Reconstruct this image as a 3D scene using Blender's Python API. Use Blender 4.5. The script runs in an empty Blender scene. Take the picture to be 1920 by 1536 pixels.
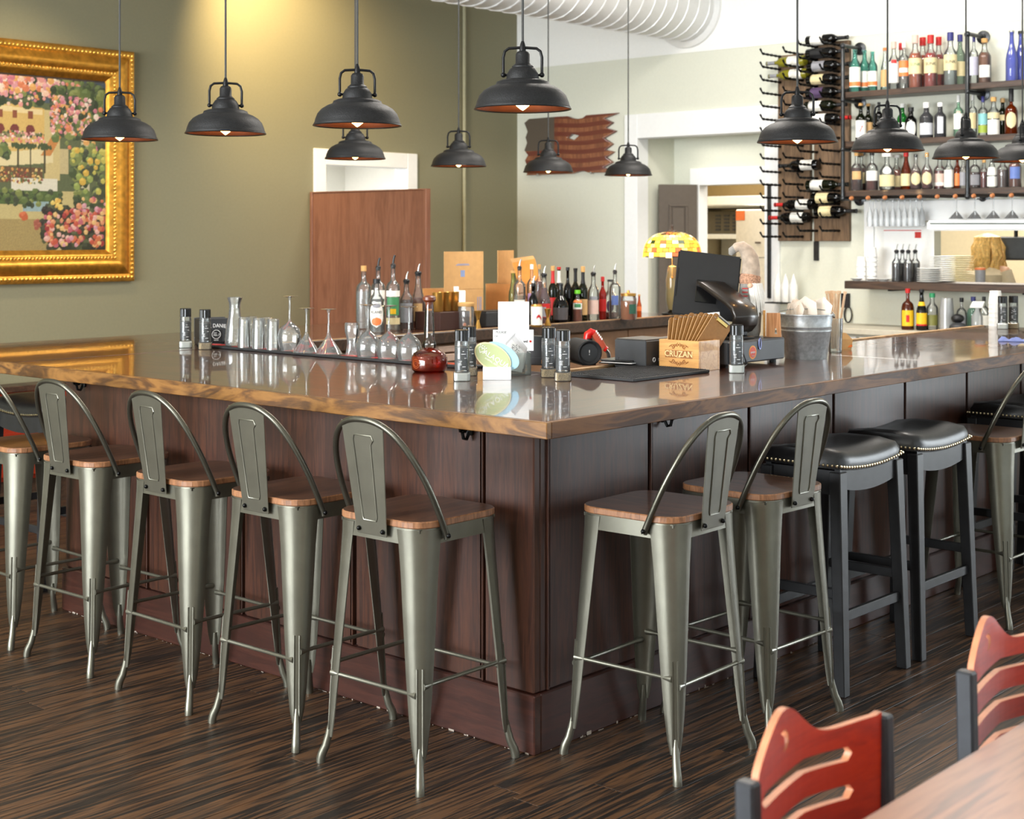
import bpy, bmesh, math, random
from mathutils import Vector, Matrix
R = random.Random(7)
PI = math.pi
S = bpy.context.scene
COL = S.collection

# ---------------------------------------------------------------- camera
# room axes: X runs along the right arm of the bar, Y along its left arm, origin under the bar-top corner
FPX = 2770.0                       # focal length for a 1920 px wide frame
HOR = 440.0                        # horizon row
CAM = Vector((-3.184, -2.711, 1.6))
YAW = math.atan2(0.666, 0.746)
FW = Vector((math.cos(YAW), math.sin(YAW), 0))
RT = Vector((math.sin(YAW), -math.cos(YAW), 0))
cd = bpy.data.cameras.new('camera')
cam = bpy.data.objects.new('camera', cd); COL.objects.link(cam)
cam.location = CAM
cam.rotation_euler = (PI/2, 0, YAW - PI/2)
cd.sensor_width = 36.0; cd.lens = FPX/1920*36
cd.shift_y = -(768-HOR)/1920
cd.clip_start = 0.05; cd.clip_end = 100
cd.dof.use_dof = True; cd.dof.focus_distance = 5.0; cd.dof.aperture_fstop = 5.6
S.camera = cam
vs = S.view_settings
vs.view_transform = 'Standard'; vs.look = 'None'; vs.gamma = 1.0; vs.use_curve_mapping = False
vs.exposure = 0.6

# ---------------------------------------------------------------- world and daylight
w = bpy.data.worlds.new('world'); S.world = w; w.use_nodes = True
bg = w.node_tree.nodes['Background']
bg.inputs['Color'].default_value = (0.80, 0.90, 1.0, 1); bg.inputs['Strength'].default_value = 0.9

def area(name, loc, size, power, col, direction):
    l = bpy.data.lights.new(name, 'AREA'); l.shape = 'RECTANGLE'
    l.size, l.size_y = size; l.energy = power; l.color = col
    o = bpy.data.objects.new(name, l); COL.objects.link(o); o.location = loc
    o.rotation_euler = Vector(direction).to_track_quat('-Z', 'Y').to_euler()
    return o
def spot(name, loc, target, power, col, ang, blend=0.6, rad=0.05):
    l = bpy.data.lights.new(name, 'SPOT'); l.energy = power; l.color = col
    l.spot_size = math.radians(ang); l.spot_blend = blend; l.shadow_soft_size = rad
    o = bpy.data.objects.new(name, l); COL.objects.link(o); o.location = loc
    o.rotation_euler = (Vector(target)-Vector(loc)).to_track_quat('-Z', 'Y').to_euler()
    return o
DAY = (0.93, 0.97, 1.0)
# daylight entering through the shopfront windows (wall behind the camera, wall to the right, glazed end of the back wall)
area('daylight_front', (-6.62, 2.0, 1.85), (5.6, 2.5), 760, DAY, (1, 0, -0.06))
area('daylight_side', (2.2, -5.32, 1.75), (6.4, 2.5), 22, DAY, (0, 1, -0.02))
area('daylight_end', (6.98, -3.2, 1.5), (2.6, 2.4), 200, DAY, (-1, 0, 0))
# unseen ceiling lights; those over the bar added to brighten the back wall
for i, (x, y) in enumerate([(-3.6, -2.2), (-3.6, 2.6), (2.6, 1.9), (4.9, 0.9), (4.9, 2.6)]):
    area('ceiling_fill_%d' % i, (x, y, 3.92), (0.6, 0.6), 44, (1.0, 0.94, 0.86), (0, 0, -1))
spot('wall_spot', (3.5, 5.3, 3.9), (4.1, 6.2, 3.0), 230, (1.0, 0.72, 0.36), 88, 1.0)
spot('picture_spot', (1.35, 4.9, 3.85), (2.0, 6.2, 2.0), 95, (1.0, 0.80, 0.5), 56, 0.9)
area('kitchen_light', (8.6, 2.6, 2.5), (1.6, 1.6), 75, (1.0, 0.95, 0.86), (0, 0, -1))
area('hall_light', (7.15, 4.2, 2.38), (0.25, 0.8), 1.5, (1.0, 0.95, 0.86), (0, 0, -1))
area('kitchen_back_light', (8.3, 5.0, 2.5), (0.9, 0.9), 26, (1.0, 0.93, 0.82), (0, 0, -1))
area('side_room_light', (5.0, 7.4, 2.5), (0.9, 0.9), 45, (1.0, 0.97, 0.92), (0, -0.2, -1))

# ---------------------------------------------------------------- measuring helpers
def depth(p): return (Vector(p)-CAM).dot(FW)
def ray(px, py): return FW + RT*((px-960)/FPX) + Vector((0, 0, (HOR-py)/FPX))
def on_z(px, py, z): d = ray(px, py); return CAM + d*((z-CAM.z)/d.z)
def on_x(px, py, x): d = ray(px, py); return CAM + d*((x-CAM.x)/d.x)
def on_y(px, py, y): d = ray(px, py); return CAM + d*((y-CAM.y)/d.y)
def face(p, off=0.0):              # yaw that turns a thing's front (local -Y) to the dining room
    d = Vector(p)-CAM; return math.atan2(-d.x, d.y) + off

# ---------------------------------------------------------------- scene-graph helpers
def tag(o, label=None, cat=None, group=None, kind=None):
    if label: o['label'] = label
    if cat: o['category'] = cat
    if group: o['group'] = group
    if kind: o['kind'] = kind
    return o
def thing(name, label, cat, loc=(0,0,0), rz=0.0, group=None):
    o = bpy.data.objects.new(name, None); COL.objects.link(o)
    o.empty_display_size = 0.05
    o.location = loc; o.rotation_euler = (0, 0, rz)
    return tag(o, label, cat, group)
def kids(o): return [c for c in bpy.data.objects if c.parent == o]
def dup(root, loc, rz, label=None, group=None, scale=None):
    r = root.copy(); COL.objects.link(r); r.location = loc; r.rotation_euler = (0, 0, rz)
    if label: r['label'] = label
    if group: r['group'] = group
    if scale: r.scale = (scale,)*3
    for ch in kids(root):
        c = ch.copy(); COL.objects.link(c); c.parent = r
        for g in kids(ch):
            d = g.copy(); COL.objects.link(d); d.parent = c
    return r

class MB:
    """collects shapes, then links them as one mesh object"""
    def __init__(s): s.v = []; s.f = []
    def add(s, vs, fs):
        n = len(s.v); s.v += [tuple(v) for v in vs]; s.f += [tuple(i+n for i in f) for f in fs]; return s
    def box(s, x0, x1, y0, y1, z0, z1, M=None):
        vs = [Vector((x, y, z)) for z in (z0, z1) for y in (y0, y1) for x in (x0, x1)]
        if M is not None: vs = [M @ v for v in vs]
        return s.add(vs, [(0,2,3,1),(4,5,7,6),(0,1,5,4),(2,6,7,3),(0,4,6,2),(1,3,7,5)])
    def lathe(s, prof, n=24, c=(0,0,0), M=None, capa=True, capb=True):
        vs = []; fs = []; m = len(prof)
        for r, z in prof:
            for k in range(n):
                a = 2*PI*k/n; vs.append(Vector((c[0]+r*math.cos(a), c[1]+r*math.sin(a), c[2]+z)))
        for i in range(m-1):
            for k in range(n):
                k2 = (k+1) % n
                fs.append((i*n+k, i*n+k2, (i+1)*n+k2, (i+1)*n+k))
        if capa and prof[0][0] > 1e-4: fs.append(tuple(range(n-1, -1, -1)))
        if capb and prof[-1][0] > 1e-4: fs.append(tuple((m-1)*n+k for k in range(n)))
        if M is not None: vs = [M @ v for v in vs]
        return s.add(vs, fs)
    def rings(s, rs, closed=True, caps=True):
        n = len(rs[0]); vs = [v for r in rs for v in r]; fs = []
        for i in range(len(rs)-1):
            for k in range(n if closed else n-1):
                k2 = (k+1) % n
                fs.append((i*n+k, i*n+k2, (i+1)*n+k2, (i+1)*n+k))
        if caps and closed:
            fs.append(tuple(range(n-1, -1, -1))); fs.append(tuple((len(rs)-1)*n+k for k in range(n)))
        return s.add(vs, fs)
    def tube(s, path, r, n=10, closed=False):
        P = [Vector(p) for p in path]; m = len(P); rs = []; nrm = None
        for i in range(m):
            if closed: t = P[(i+1) % m]-P[i-1]
            else: t = P[min(i+1, m-1)]-P[max(i-1, 0)]
            t.normalize()
            if nrm is None:
                nrm = t.orthogonal().normalized()
            else:
                nrm = (nrm - t*nrm.dot(t))
                nrm = nrm.normalized() if nrm.length > 1e-6 else t.orthogonal().normalized()
            b = t.cross(nrm); rr = r[i] if isinstance(r, (list, tuple)) else r
            rs.append([P[i]+nrm*(rr*math.cos(2*PI*k/n))+b*(rr*math.sin(2*PI*k/n)) for k in range(n)])
        if closed: rs.append(rs[0])
        return s.rings(rs, True, not closed)
    def ball(s, c, r, n=12, sz=1.0):
        m = max(4, n//2)
        return s.lathe([(max(r*math.sin(PI*i/m), 0.0), -r*sz*math.cos(PI*i/m)) for i in range(m+1)], n, c, capa=False, capb=False)
    def prism(s, poly, h0, h1, M=None):
        n = len(poly)
        vs = [Vector((x, y, h0)) for x, y in poly]+[Vector((x, y, h1)) for x, y in poly]
        if M is not None: vs = [M @ v for v in vs]
        fs = [tuple(range(n-1, -1, -1)), tuple(range(n, 2*n))]
        fs += [(i, (i+1) % n, n+(i+1) % n, n+i) for i in range(n)]
        return s.add(vs, fs)
    def build(s, name, mat, parent=None, smooth=False, bevel=0.0, seg=1, ang=40, loc=None, rot=None):
        me = bpy.data.meshes.new(name); me.from_pydata(s.v, [], s.f)
        bm = bmesh.new(); bm.from_mesh(me)
        bmesh.ops.remove_doubles(bm, verts=bm.verts, dist=1e-6)
        bmesh.ops.recalc_face_normals(bm, faces=bm.faces)
        if bevel:
            es = [e for e in bm.edges if len(e.link_faces) == 2 and e.calc_face_angle(0) > 0.6]
            bmesh.ops.bevel(bm, geom=es, offset=bevel, segments=seg, affect='EDGES', clamp_overlap=True)
        bm.to_mesh(me); bm.free()
        if smooth:
            me.polygons.foreach_set('use_smooth', [True]*len(me.polygons))
            me.set_sharp_from_angle(angle=math.radians(ang))
        if mat: me.materials.append(mat)
        o = bpy.data.objects.new(name, me); COL.objects.link(o)
        if parent: o.parent = parent
        if loc is not None: o.location = loc
        if rot is not None: o.rotation_euler = rot
        return o
def BOX(name, m, parent, x0, x1, y0, y1, z0, z1, bevel=0.0, **k):
    return MB().box(x0, x1, y0, y1, z0, z1).build(name, m, parent, bevel=bevel, **k)
def again(o, parent, loc=None, rot=None):       # a copy of one part, sharing its mesh
    c = o.copy(); COL.objects.link(c); c.parent = parent
    if loc is not None: c.location = loc
    if rot is not None: c.rotation_euler = rot
    return c
def arcp(cx, cy, r, a0, a1, n):
    return [(cx+r*math.cos(a0+(a1-a0)*i/n), cy+r*math.sin(a0+(a1-a0)*i/n)) for i in range(n+1)]
def rrect(wx, wy, r, n=5):
    x, y = wx/2-r, wy/2-r
    return arcp(x, y, r, 0, PI/2, n)+arcp(-x, y, r, PI/2, PI, n)+arcp(-x, -y, r, PI, 1.5*PI, n)+arcp(x, -y, r, 1.5*PI, 2*PI, n)
def plate(name, mat, parent, outline, holes, thick, loc=(0,0,0), rot=(0,0,0), bevel=0.0, f3=None):
    """flat board with cut-outs: outline and holes in local XY, thickness along Z"""
    cu = bpy.data.curves.new(name, 'CURVE'); cu.dimensions = '2D'; cu.fill_mode = 'BOTH'
    cu.extrude = thick/2; cu.bevel_depth = bevel; cu.bevel_resolution = 1
    for pts in [outline]+list(holes):
        sp = cu.splines.new('POLY'); sp.points.add(len(pts)-1); sp.use_cyclic_u = True
        for p, q in zip(sp.points, pts): p.co = (q[0], q[1], 0, 1)
    t = bpy.data.objects.new('tmp', cu); COL.objects.link(t)
    bpy.context.view_layer.update()
    me = bpy.data.meshes.new_from_object(t.evaluated_get(bpy.context.evaluated_depsgraph_get()))
    bpy.data.objects.remove(t); bpy.data.curves.remove(cu)
    if f3:
        for v in me.vertices: v.co = f3(v.co)
    me.materials.clear(); me.materials.append(mat); me.name = name
    o = bpy.data.objects.new(name, me); COL.objects.link(o); o.parent = parent
    o.location = loc; o.rotation_euler = rot
    return o
def text(s, size, mat, parent, loc=(0,0,0), rot=(PI/2,0,0), bend=0.0, sx=1.0, name='lettering', th=0.0003, shear=0.0, bold=0.0, yfun=None):
    """flat print; faces local -Y with the default rotation; bend wraps it round a radius"""
    cu = bpy.data.curves.new(name, 'FONT'); cu.body = s; cu.size = size; cu.align_x = 'CENTER'; cu.align_y = 'CENTER'
    cu.extrude = th; cu.shear = shear; cu.offset = bold; cu.resolution_u = 2
    t = bpy.data.objects.new('tmp', cu); COL.objects.link(t)
    bpy.context.view_layer.update()
    me = bpy.data.meshes.new_from_object(t.evaluated_get(bpy.context.evaluated_depsgraph_get()))
    bpy.data.objects.remove(t); bpy.data.curves.remove(cu)
    for v in me.vertices:
        v.co.x *= sx
        if yfun: v.co.y += yfun(v.co.x)
        if bend:
            a = v.co.x/bend; v.co = Vector(((bend+v.co.z)*math.sin(a), v.co.y, (bend+v.co.z)*math.cos(a)-bend))
    me.materials.clear(); me.materials.append(mat); me.name = name
    o = bpy.data.objects.new(name, me); COL.objects.link(o); o.parent = parent
    o.location = loc; o.rotation_euler = rot
    return o

# ---------------------------------------------------------------- materials
def lin(c):
    def f(u): u /= 255.0; return u/12.92 if u <= 0.04045 else ((u+0.055)/1.055)**2.4
    return (f(c[0]), f(c[1]), f(c[2]), 1)
_M = {}
def new_mat(name):
    m = bpy.data.materials.new(name); m.use_nodes = True
    return m, m.node_tree, m.node_tree.nodes['Principled BSDF']
def paint(name, rgb, rough=0.5, metal=0.0, var=0.06, scale=30.0, bump=0.0, coat=0.0, spec=0.5, trans=0.0, emit=None, estr=0.0, sheen=0.0):
    """plain material with a little procedural mottling"""
    if name in _M: return _M[name]
    m, nt, b = new_mat(name); c = lin(rgb)
    tc = nt.nodes.new('ShaderNodeTexCoord'); nz = nt.nodes.new('ShaderNodeTexNoise')
    nz.inputs['Scale'].default_value = scale; nz.inputs['Detail'].default_value = 3
    nt.links.new(tc.outputs['Object'], nz.inputs['Vector'])
    rp = nt.nodes.new('ShaderNodeValToRGB')
    rp.color_ramp.elements[0].color = tuple(x*(1-var) for x in c[:3])+(1,)
    rp.color_ramp.elements[1].color = tuple(min(1, x*(1+var)) for x in c[:3])+(1,)
    rp.color_ramp.elements[0].position = 0.3; rp.color_ramp.elements[1].position = 0.7
    nt.links.new(nz.outputs['Fac'], rp.inputs['Fac']); nt.links.new(rp.outputs['Color'], b.inputs['Base Color'])
    b.inputs['Roughness'].default_value = rough; b.inputs['Metallic'].default_value = metal
    b.inputs['Coat Weight'].default_value = coat; b.inputs['Coat Roughness'].default_value = 0.06
    b.inputs['Specular IOR Level'].default_value = spec
    b.inputs['Transmission Weight'].default_value = trans
    b.inputs['Sheen Weight'].default_value = sheen
    if emit: b.inputs['Emission Color'].default_value = lin(emit); b.inputs['Emission Strength'].default_value = estr
    if bump:
        bp = nt.nodes.new('ShaderNodeBump'); bp.inputs['Strength'].default_value = bump; bp.inputs['Distance'].default_value = 0.002
        nt.links.new(nz.outputs['Fac'], bp.inputs['Height']); nt.links.new(bp.outputs['Normal'], b.inputs['Normal'])
    _M[name] = m; return m
def wood(name, dark, mid, light, axis='X', rough=0.45, coat=0.0, scale=1.0, stretch=14.0, fine=0.4, rings=0.5, rnd=True, bump=0.15, coat_r=0.05, p=(0.25, 0.5, 0.78)):
    """grain running along one object axis; ring figure plus fine streaks"""
    if name in _M: return _M[name]
    m, nt, b = new_mat(name); N = nt.nodes.new; L = nt.links.new
    tc = N('ShaderNodeTexCoord'); mp = N('ShaderNodeMapping')
    sc = [scale*stretch]*3; sc['XYZ'.index(axis)] = scale
    mp.inputs['Scale'].default_value = sc
    L(tc.outputs['Object'], mp.inputs['Vector'])
    src = mp.outputs['Vector']
    if rnd:
        oi = N('ShaderNodeObjectInfo'); ml = N('ShaderNodeVectorMath'); ml.operation = 'MULTIPLY'
        cx = N('ShaderNodeCombineXYZ')
        for k in range(3): L(oi.outputs['Random'], cx.inputs[k])
        ml.inputs[1].default_value = (37.0, 61.0, 23.0); L(cx.outputs[0], ml.inputs[0])
        ad = N('ShaderNodeVectorMath'); ad.operation = 'ADD'; L(src, ad.inputs[0]); L(ml.outputs[0], ad.inputs[1]); src = ad.outputs[0]
    n1 = N('ShaderNodeTexNoise'); n1.inputs['Scale'].default_value = 0.9; n1.inputs['Detail'].default_value = 5; n1.inputs['Distortion'].default_value = 1.2
    L(src, n1.inputs['Vector'])
    mr = N('ShaderNodeMath'); mr.operation = 'MULTIPLY'; mr.inputs[1].default_value = 26.0; L(n1.outputs['Fac'], mr.inputs[0])
    sn = N('ShaderNodeMath'); sn.operation = 'SINE'; L(mr.outputs[0], sn.inputs[0])
    r2 = N('ShaderNodeMapRange'); r2.inputs[1].default_value = -1; r2.inputs[2].default_value = 1; L(sn.outputs[0], r2.inputs[0])
    n2 = N('ShaderNodeTexNoise'); n2.inputs['Scale'].default_value = 6.0; n2.inputs['Detail'].default_value = 6; n2.inputs['Roughness'].default_value = 0.7
    L(src, n2.inputs['Vector'])
    mx = N('ShaderNodeMix'); mx.inputs['Factor'].default_value = rings; L(n2.outputs['Fac'], mx.inputs['A']); L(r2.outputs[0], mx.inputs['B'])
    m2 = N('ShaderNodeMix'); m2.inputs['Factor'].default_value = fine; L(mx.outputs['Result'], m2.inputs['A']); L(n1.outputs['Fac'], m2.inputs['B'])
    rp = N('ShaderNodeValToRGB'); e = rp.color_ramp.elements
    e[0].position = p[0]; e[0].color = lin(dark); e[1].position = p[2]; e[1].color = lin(light)
    k = e.new(p[1]); k.color = lin(mid)
    L(m2.outputs['Result'], rp.inputs['Fac'])
    L(rp.outputs['Color'], b.inputs['Base Color'])
    b.inputs['Roughness'].default_value = rough; b.inputs['Coat Weight'].default_value = coat; b.inputs['Coat Roughness'].default_value = coat_r
    if bump:
        bp = N('ShaderNodeBump'); bp.inputs['Strength'].default_value = bump; bp.inputs['Distance'].default_value = 0.002
        L(m2.outputs['Result'], bp.inputs['Height']); L(bp.outputs['Normal'], b.inputs['Normal'])
    _M[name] = m; return m
def glass(name, rgb=(255,255,255), haze=0.0, gloss=1.0, rough=0.02):
    """thin-walled glass: tinted see-through shell with fresnel reflections"""
    if name in _M: return _M[name]
    m, nt, b = new_mat(name); N = nt.nodes.new; L = nt.links.new
    out = nt.nodes['Material Output']; nt.nodes.remove(b)
    tr = N('ShaderNodeBsdfTransparent'); tr.inputs['Color'].default_value = lin(rgb)
    gl = N('ShaderNodeBsdfGlossy'); gl.inputs['Roughness'].default_value = rough
    fr = N('ShaderNodeFresnel'); fr.inputs['IOR'].default_value = 1.5
    ml = N('ShaderNodeMath'); ml.operation = 'MULTIPLY'; ml.inputs[1].default_value = gloss; ml.use_clamp = True
    L(fr.outputs[0], ml.inputs[0])
    base = tr.outputs[0]
    if haze:
        df = N('ShaderNodeBsdfDiffuse'); df.inputs['Color'].default_value = lin(rgb)
        mh = N('ShaderNodeMixShader'); mh.inputs[0].default_value = haze; L(tr.outputs[0], mh.inputs[1]); L(df.outputs[0], mh.inputs[2]); base = mh.outputs[0]
    mx = N('ShaderNodeMixShader'); L(ml.outputs[0], mx.inputs[0]); L(base, mx.inputs[1]); L(gl.outputs[0], mx.inputs[2])
    L(mx.outputs[0], out.inputs['Surface'])
    _M[name] = m; return m
def glow(name, rgb, strength):
    if name in _M: return _M[name]
    m, nt, b = new_mat(name)
    b.inputs['Base Color'].default_value = lin(rgb); b.inputs['Emission Color'].default_value = lin(rgb); b.inputs['Emission Strength'].default_value = strength
    _M[name] = m; return m

M_GREEN = paint('sage_green_wall_paint', (134, 130, 104), 0.75, var=0.03, scale=60, bump=0.05)
M_CREAM = paint('pale_sage_wall_paint', (216, 217, 202), 0.75, var=0.02, scale=60, bump=0.05)
M_WHITE = paint('white_wall_paint', (240, 240, 236), 0.7, var=0.015, scale=50)
M_TRIM = paint('white_gloss_trim', (240, 241, 240), 0.4, var=0.015)
M_CEIL = paint('ceiling_paint', (238, 237, 232), 0.8, var=0.02)
M_PLANK = wood('dark_stained_floorboard', (20, 13, 8), (50, 33, 20), (90, 60, 35), 'X', 0.48, 0.06, 1.5, 24, 0.35, 0.75, True, 0.3, 0.2)
M_SUB = paint('dark_subfloor', (26, 19, 13), 0.7)
M_TOP = wood('polished_bar_top', (36, 16, 8), (64, 31, 16), (92, 48, 25), 'Y', 0.3, 0.8, 1.6, 9, 0.4, 0.4, False, 0.02, 0.03)
M_TOPX = wood('polished_bar_top_x', (36, 16, 8), (64, 31, 16), (92, 48, 25), 'X', 0.3, 0.8, 1.6, 9, 0.4, 0.4, False, 0.02, 0.03)
M_EDGE = wood('amber_pine_edging', (66, 40, 16), (104, 68, 28), (130, 90, 42), 'Y', 0.42, 0.15, 3.0, 4.5, 0.3, 0.55, False, 0.05)
M_EDGEX = wood('shaded_amber_pine_edging_x', (58, 33, 14), (92, 56, 25), (116, 76, 36), 'X', 0.62, 0.0, 3.0, 4.5, 0.3, 0.55, False, 0.05)  # left arm's pine, with the right edge's shade put into the colour
M_BASE = wood('mahogany_bar_panel', (36, 18, 11), (58, 30, 18), (84, 46, 27), 'Z', 0.45, 0.12, 2.0, 16, 0.35, 0.25, True, 0.08, 0.25)
M_TOE = wood('mahogany_toe_board', (40, 20, 16), (56, 29, 22), (74, 40, 30), 'Y', 0.36, 0.2, 2.0, 12, 0.4, 0.2, True, 0.08, 0.25)
M_TOEX = wood('mahogany_toe_board_x', (40, 20, 16), (56, 29, 22), (74, 40, 30), 'X', 0.36, 0.2, 2.0, 12, 0.4, 0.2, True, 0.08, 0.25)
M_GUN = paint('gunmetal_stool_steel', (110, 108, 96), 0.34, 0.75, 0.08, 14, coat=0.25)
M_GUND = paint('dark_gunmetal_tube', (92, 90, 80), 0.3, 0.85, 0.08, 14)
M_RIVET = paint('black_rivet', (24, 24, 24), 0.3, 0.8)
M_SEAT = wood('walnut_stool_seat', (44, 26, 17), (74, 46, 30), (98, 64, 44), 'X', 0.4, 0.25, 2.2, 12, 0.4, 0.35, True, 0.05)
M_SEATE = wood('striped_seat_edge', (70, 42, 24), (130, 88, 58), (160, 112, 76), 'Z', 0.45, 0.1, 6.0, 6, 0.3, 0.2, True, 0.02)
M_BLACKW = paint('worn_black_wood', (24, 24, 26), 0.45, 0.0, 0.35, 22, coat=0.05)
M_LEATH = paint('black_leather', (18, 18, 19), 0.42, 0.0, 0.2, 40, bump=0.25, coat=0.05)
M_NAIL = paint('brass_nailhead', (190, 178, 150), 0.25, 1.0)
M_SHADE = paint('textured_black_shade', (24, 24, 25), 0.55, 0.3, 0.5, 220, bump=0.5)
M_IRON = paint('black_iron', (26, 26, 27), 0.38, 0.6, 0.15, 40)
M_COPPER = paint('copper_shade_lining', (84, 44, 24), 0.5, 0.6, 0.1, 30)
M_CORD = paint('grey_cloth_cord', (58, 58, 56), 0.7)
M_BULB = glow('lit_filament_bulb', (255, 196, 110), 14.0)
M_DUCT = paint('white_painted_duct', (226, 226, 224), 0.42, 0.2, 0.02)
M_GOLD = paint('antique_gilt', (206, 148, 58), 0.32, 0.85, 0.25, 26, bump=0.15)
M_GOLDL = paint('bright_gilt', (232, 186, 92), 0.24, 0.9, 0.15, 26)
M_REDW = wood('cherry_red_chair_ply', (140, 26, 8), (180, 42, 13), (204, 58, 20), 'X', 0.4, 0.12, 2.0, 12, 0.4, 0.15, True, 0.02)
M_PLY = paint('pale_plywood_edge', (196, 128, 92), 0.45, var=0.15)
M_FRAME = paint('black_chair_frame', (48, 50, 54), 0.4, 0.3, 0.15)
M_TABLE = wood('reddish_table_top', (84, 46, 30), (126, 74, 48), (156, 100, 66), 'X', 0.3, 0.25, 1.6, 8, 0.4, 0.5, False, 0.02)
M_STEEL = paint('brushed_steel', (176, 176, 172), 0.3, 0.9, 0.06)
M_GALV = paint('galvanised_steel', (176, 180, 182), 0.45, 0.55, 0.2, 60)
M_BLK = paint('matt_black_plastic', (24, 24, 26), 0.45, var=0.1)
M_BLKG = paint('gloss_black_plastic', (16, 16, 17), 0.18, var=0.1)
M_CHAR = paint('charcoal_plastic', (52, 54, 57), 0.5, var=0.08)
M_RUB = paint('black_rubber', (30, 30, 31), 0.6, var=0.2, scale=300, bump=0.6)
M_PAPER = paint('white_paper', (246, 246, 244), 0.7, var=0.01)
M_PRINT = paint('grey_print', (96, 96, 100), 0.7)
M_WPRINT = paint('white_print', (240, 240, 238), 0.6)
M_RED = paint('red_print', (200, 40, 28), 0.5)
M_REDG = paint('red_gloss', (196, 26, 22), 0.25)
M_CARD = paint('cardboard', (206, 160, 104), 0.8, var=0.05)
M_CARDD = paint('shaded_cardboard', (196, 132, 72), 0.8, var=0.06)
M_BLUEP = paint('blue_grey_print', (138, 156, 196), 0.8)
M_PINE = wood('light_bamboo', (172, 116, 56), (206, 150, 80), (224, 174, 106), 'Y', 0.45, 0.2, 2.5, 12, 0.4, 0.15, True, 0.02)
M_BURN = paint('burnt_brand_brown', (150, 92, 38), 0.6)
M_DOORW = wood('cherry_wood_screen', (102, 62, 44), (128, 82, 60), (150, 102, 78), 'Z', 0.4, 0.2, 1.2, 9, 0.4, 0.15, True, 0.03)
M_SHELF = wood('dark_brown_shelf_wood', (38, 27, 20), (64, 46, 34), (92, 68, 50), 'Y', 0.45, 0.1, 2.0, 12, 0.4, 0.3, True, 0.1)
M_BARN = wood('weathered_rack_board', (72, 54, 38), (106, 82, 58), (134, 106, 78), 'Z', 0.6, 0.0, 2.0, 9, 0.4, 0.3, True, 0.1)
M_PIPE = paint('black_iron_pipe', (64, 66, 68), 0.32, 0.85, 0.2, 40)
M_TWIST = paint('twisted_black_iron', (30, 31, 33), 0.35, 0.8)
G_CLEAR = glass('clear_glass', (248, 250, 249), 0.06, 1.6)
G_SPARK = glass('highlight_haze_glass', (246, 248, 247), 0.10, 2.0)  # white haze put into the glass in place of bright window highlights
G_TEAL = glass('pale_teal_glass', (150, 214, 204), 0.10)
G_AMB = glass('amber_glass', (176, 84, 22), 0.10)
G_DKG = glass('dark_green_glass', (36, 44, 22), 0.25)
G_OLIVE = glass('yellow_green_glass', (196, 190, 60), 0.35)
G_GREEN = glass('bright_green_glass', (30, 140, 50), 0.35)
G_BLUE = glass('frosted_blue_glass', (120, 130, 210), 0.4)
G_BLK = glass('near_black_glass', (14, 14, 14), 0.5)
G_ACR = glass('clear_acrylic', (240, 244, 244), 0.06)
G_PANE = glass('window_pane', (252, 254, 255), 0.0)
# ================================================================ the setting
def st(o, label=None): return tag(o, label, kind='structure')
XW, YW, ZC = 6.87, 6.20, 4.0
X0, Y0 = -6.6, -5.3
floor = st(BOX('floor', M_SUB, None, X0-0.1, 10.6, Y0-0.1, YW+2.2, -0.12, -0.012), 'dark stained wooden plank floor')
PW, GAP = 0.106, 0.0025
plank_meshes = {}
def plank(x, y, ln):
    if ln not in plank_meshes:
        o = MB().box(0, ln-GAP, 0, PW-GAP, -0.014, 0.0).build('plank', M_PLANK, floor, bevel=0.0007)
        plank_meshes[ln] = o; o.location = (x, y, 0); return o
    return again(plank_meshes[ln], floor, (x, y, 0.0))
rest = MB()
rows = int((YW+0.1-Y0)/PW)+1
lens = [2.2, 2.6, 3.0, 2.4]
cand = []
for r in range(rows):
    y = Y0-0.02+r*PW; x = X0 - R.random()*2.0; 
    while x < XW:
        ln = R.choice(lens)
        m = Vector((x+ln/2, y, 0)); d = depth(m)
        s_ = (m-CAM).dot(RT)/d if d > 0.5 else 9
        vis = d > 1.8 and abs(s_) < 0.34+1.2/d and d < 11
        inbar = (0.4 < m.x < 4.9 and 0.4 < y < 3.6)
        hid = (m.x > 1.2 and y > 0.35)
        cand.append((d if vis and not hid else 99+abs(d), x, y, ln)); x += ln
cand.sort(key=lambda t: t[0])
for i, (d, x, y, ln) in enumerate(cand):
    if i < 295 and d < 99: plank(x, y, ln)
    else: rest.box(x, x+ln-GAP, y, y+PW-GAP, -0.014, 0.0)
tag(rest.build('plank_field', M_PLANK, floor), kind='stuff')

st(BOX('ceiling', M_CEIL, None, X0-0.1, XW+0.1, Y0-0.1, YW+0.1, ZC, ZC+0.1), 'white ceiling')
# wall with the painting; white-cased doorway at X 4.45..5.56
wl = MB()
DX0, DX1, DZ = 4.56, 5.47, 2.16
wl.box(X0, DX0, YW, YW+0.12, 0, ZC); wl.box(DX1, XW+0.12, YW, YW+0.12, 0, ZC); wl.box(DX0, DX1, YW, YW+0.12, DZ, ZC)
st(wl.build('wall_left', M_GREEN, None), 'sage green wall behind the gilt-framed painting')
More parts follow.
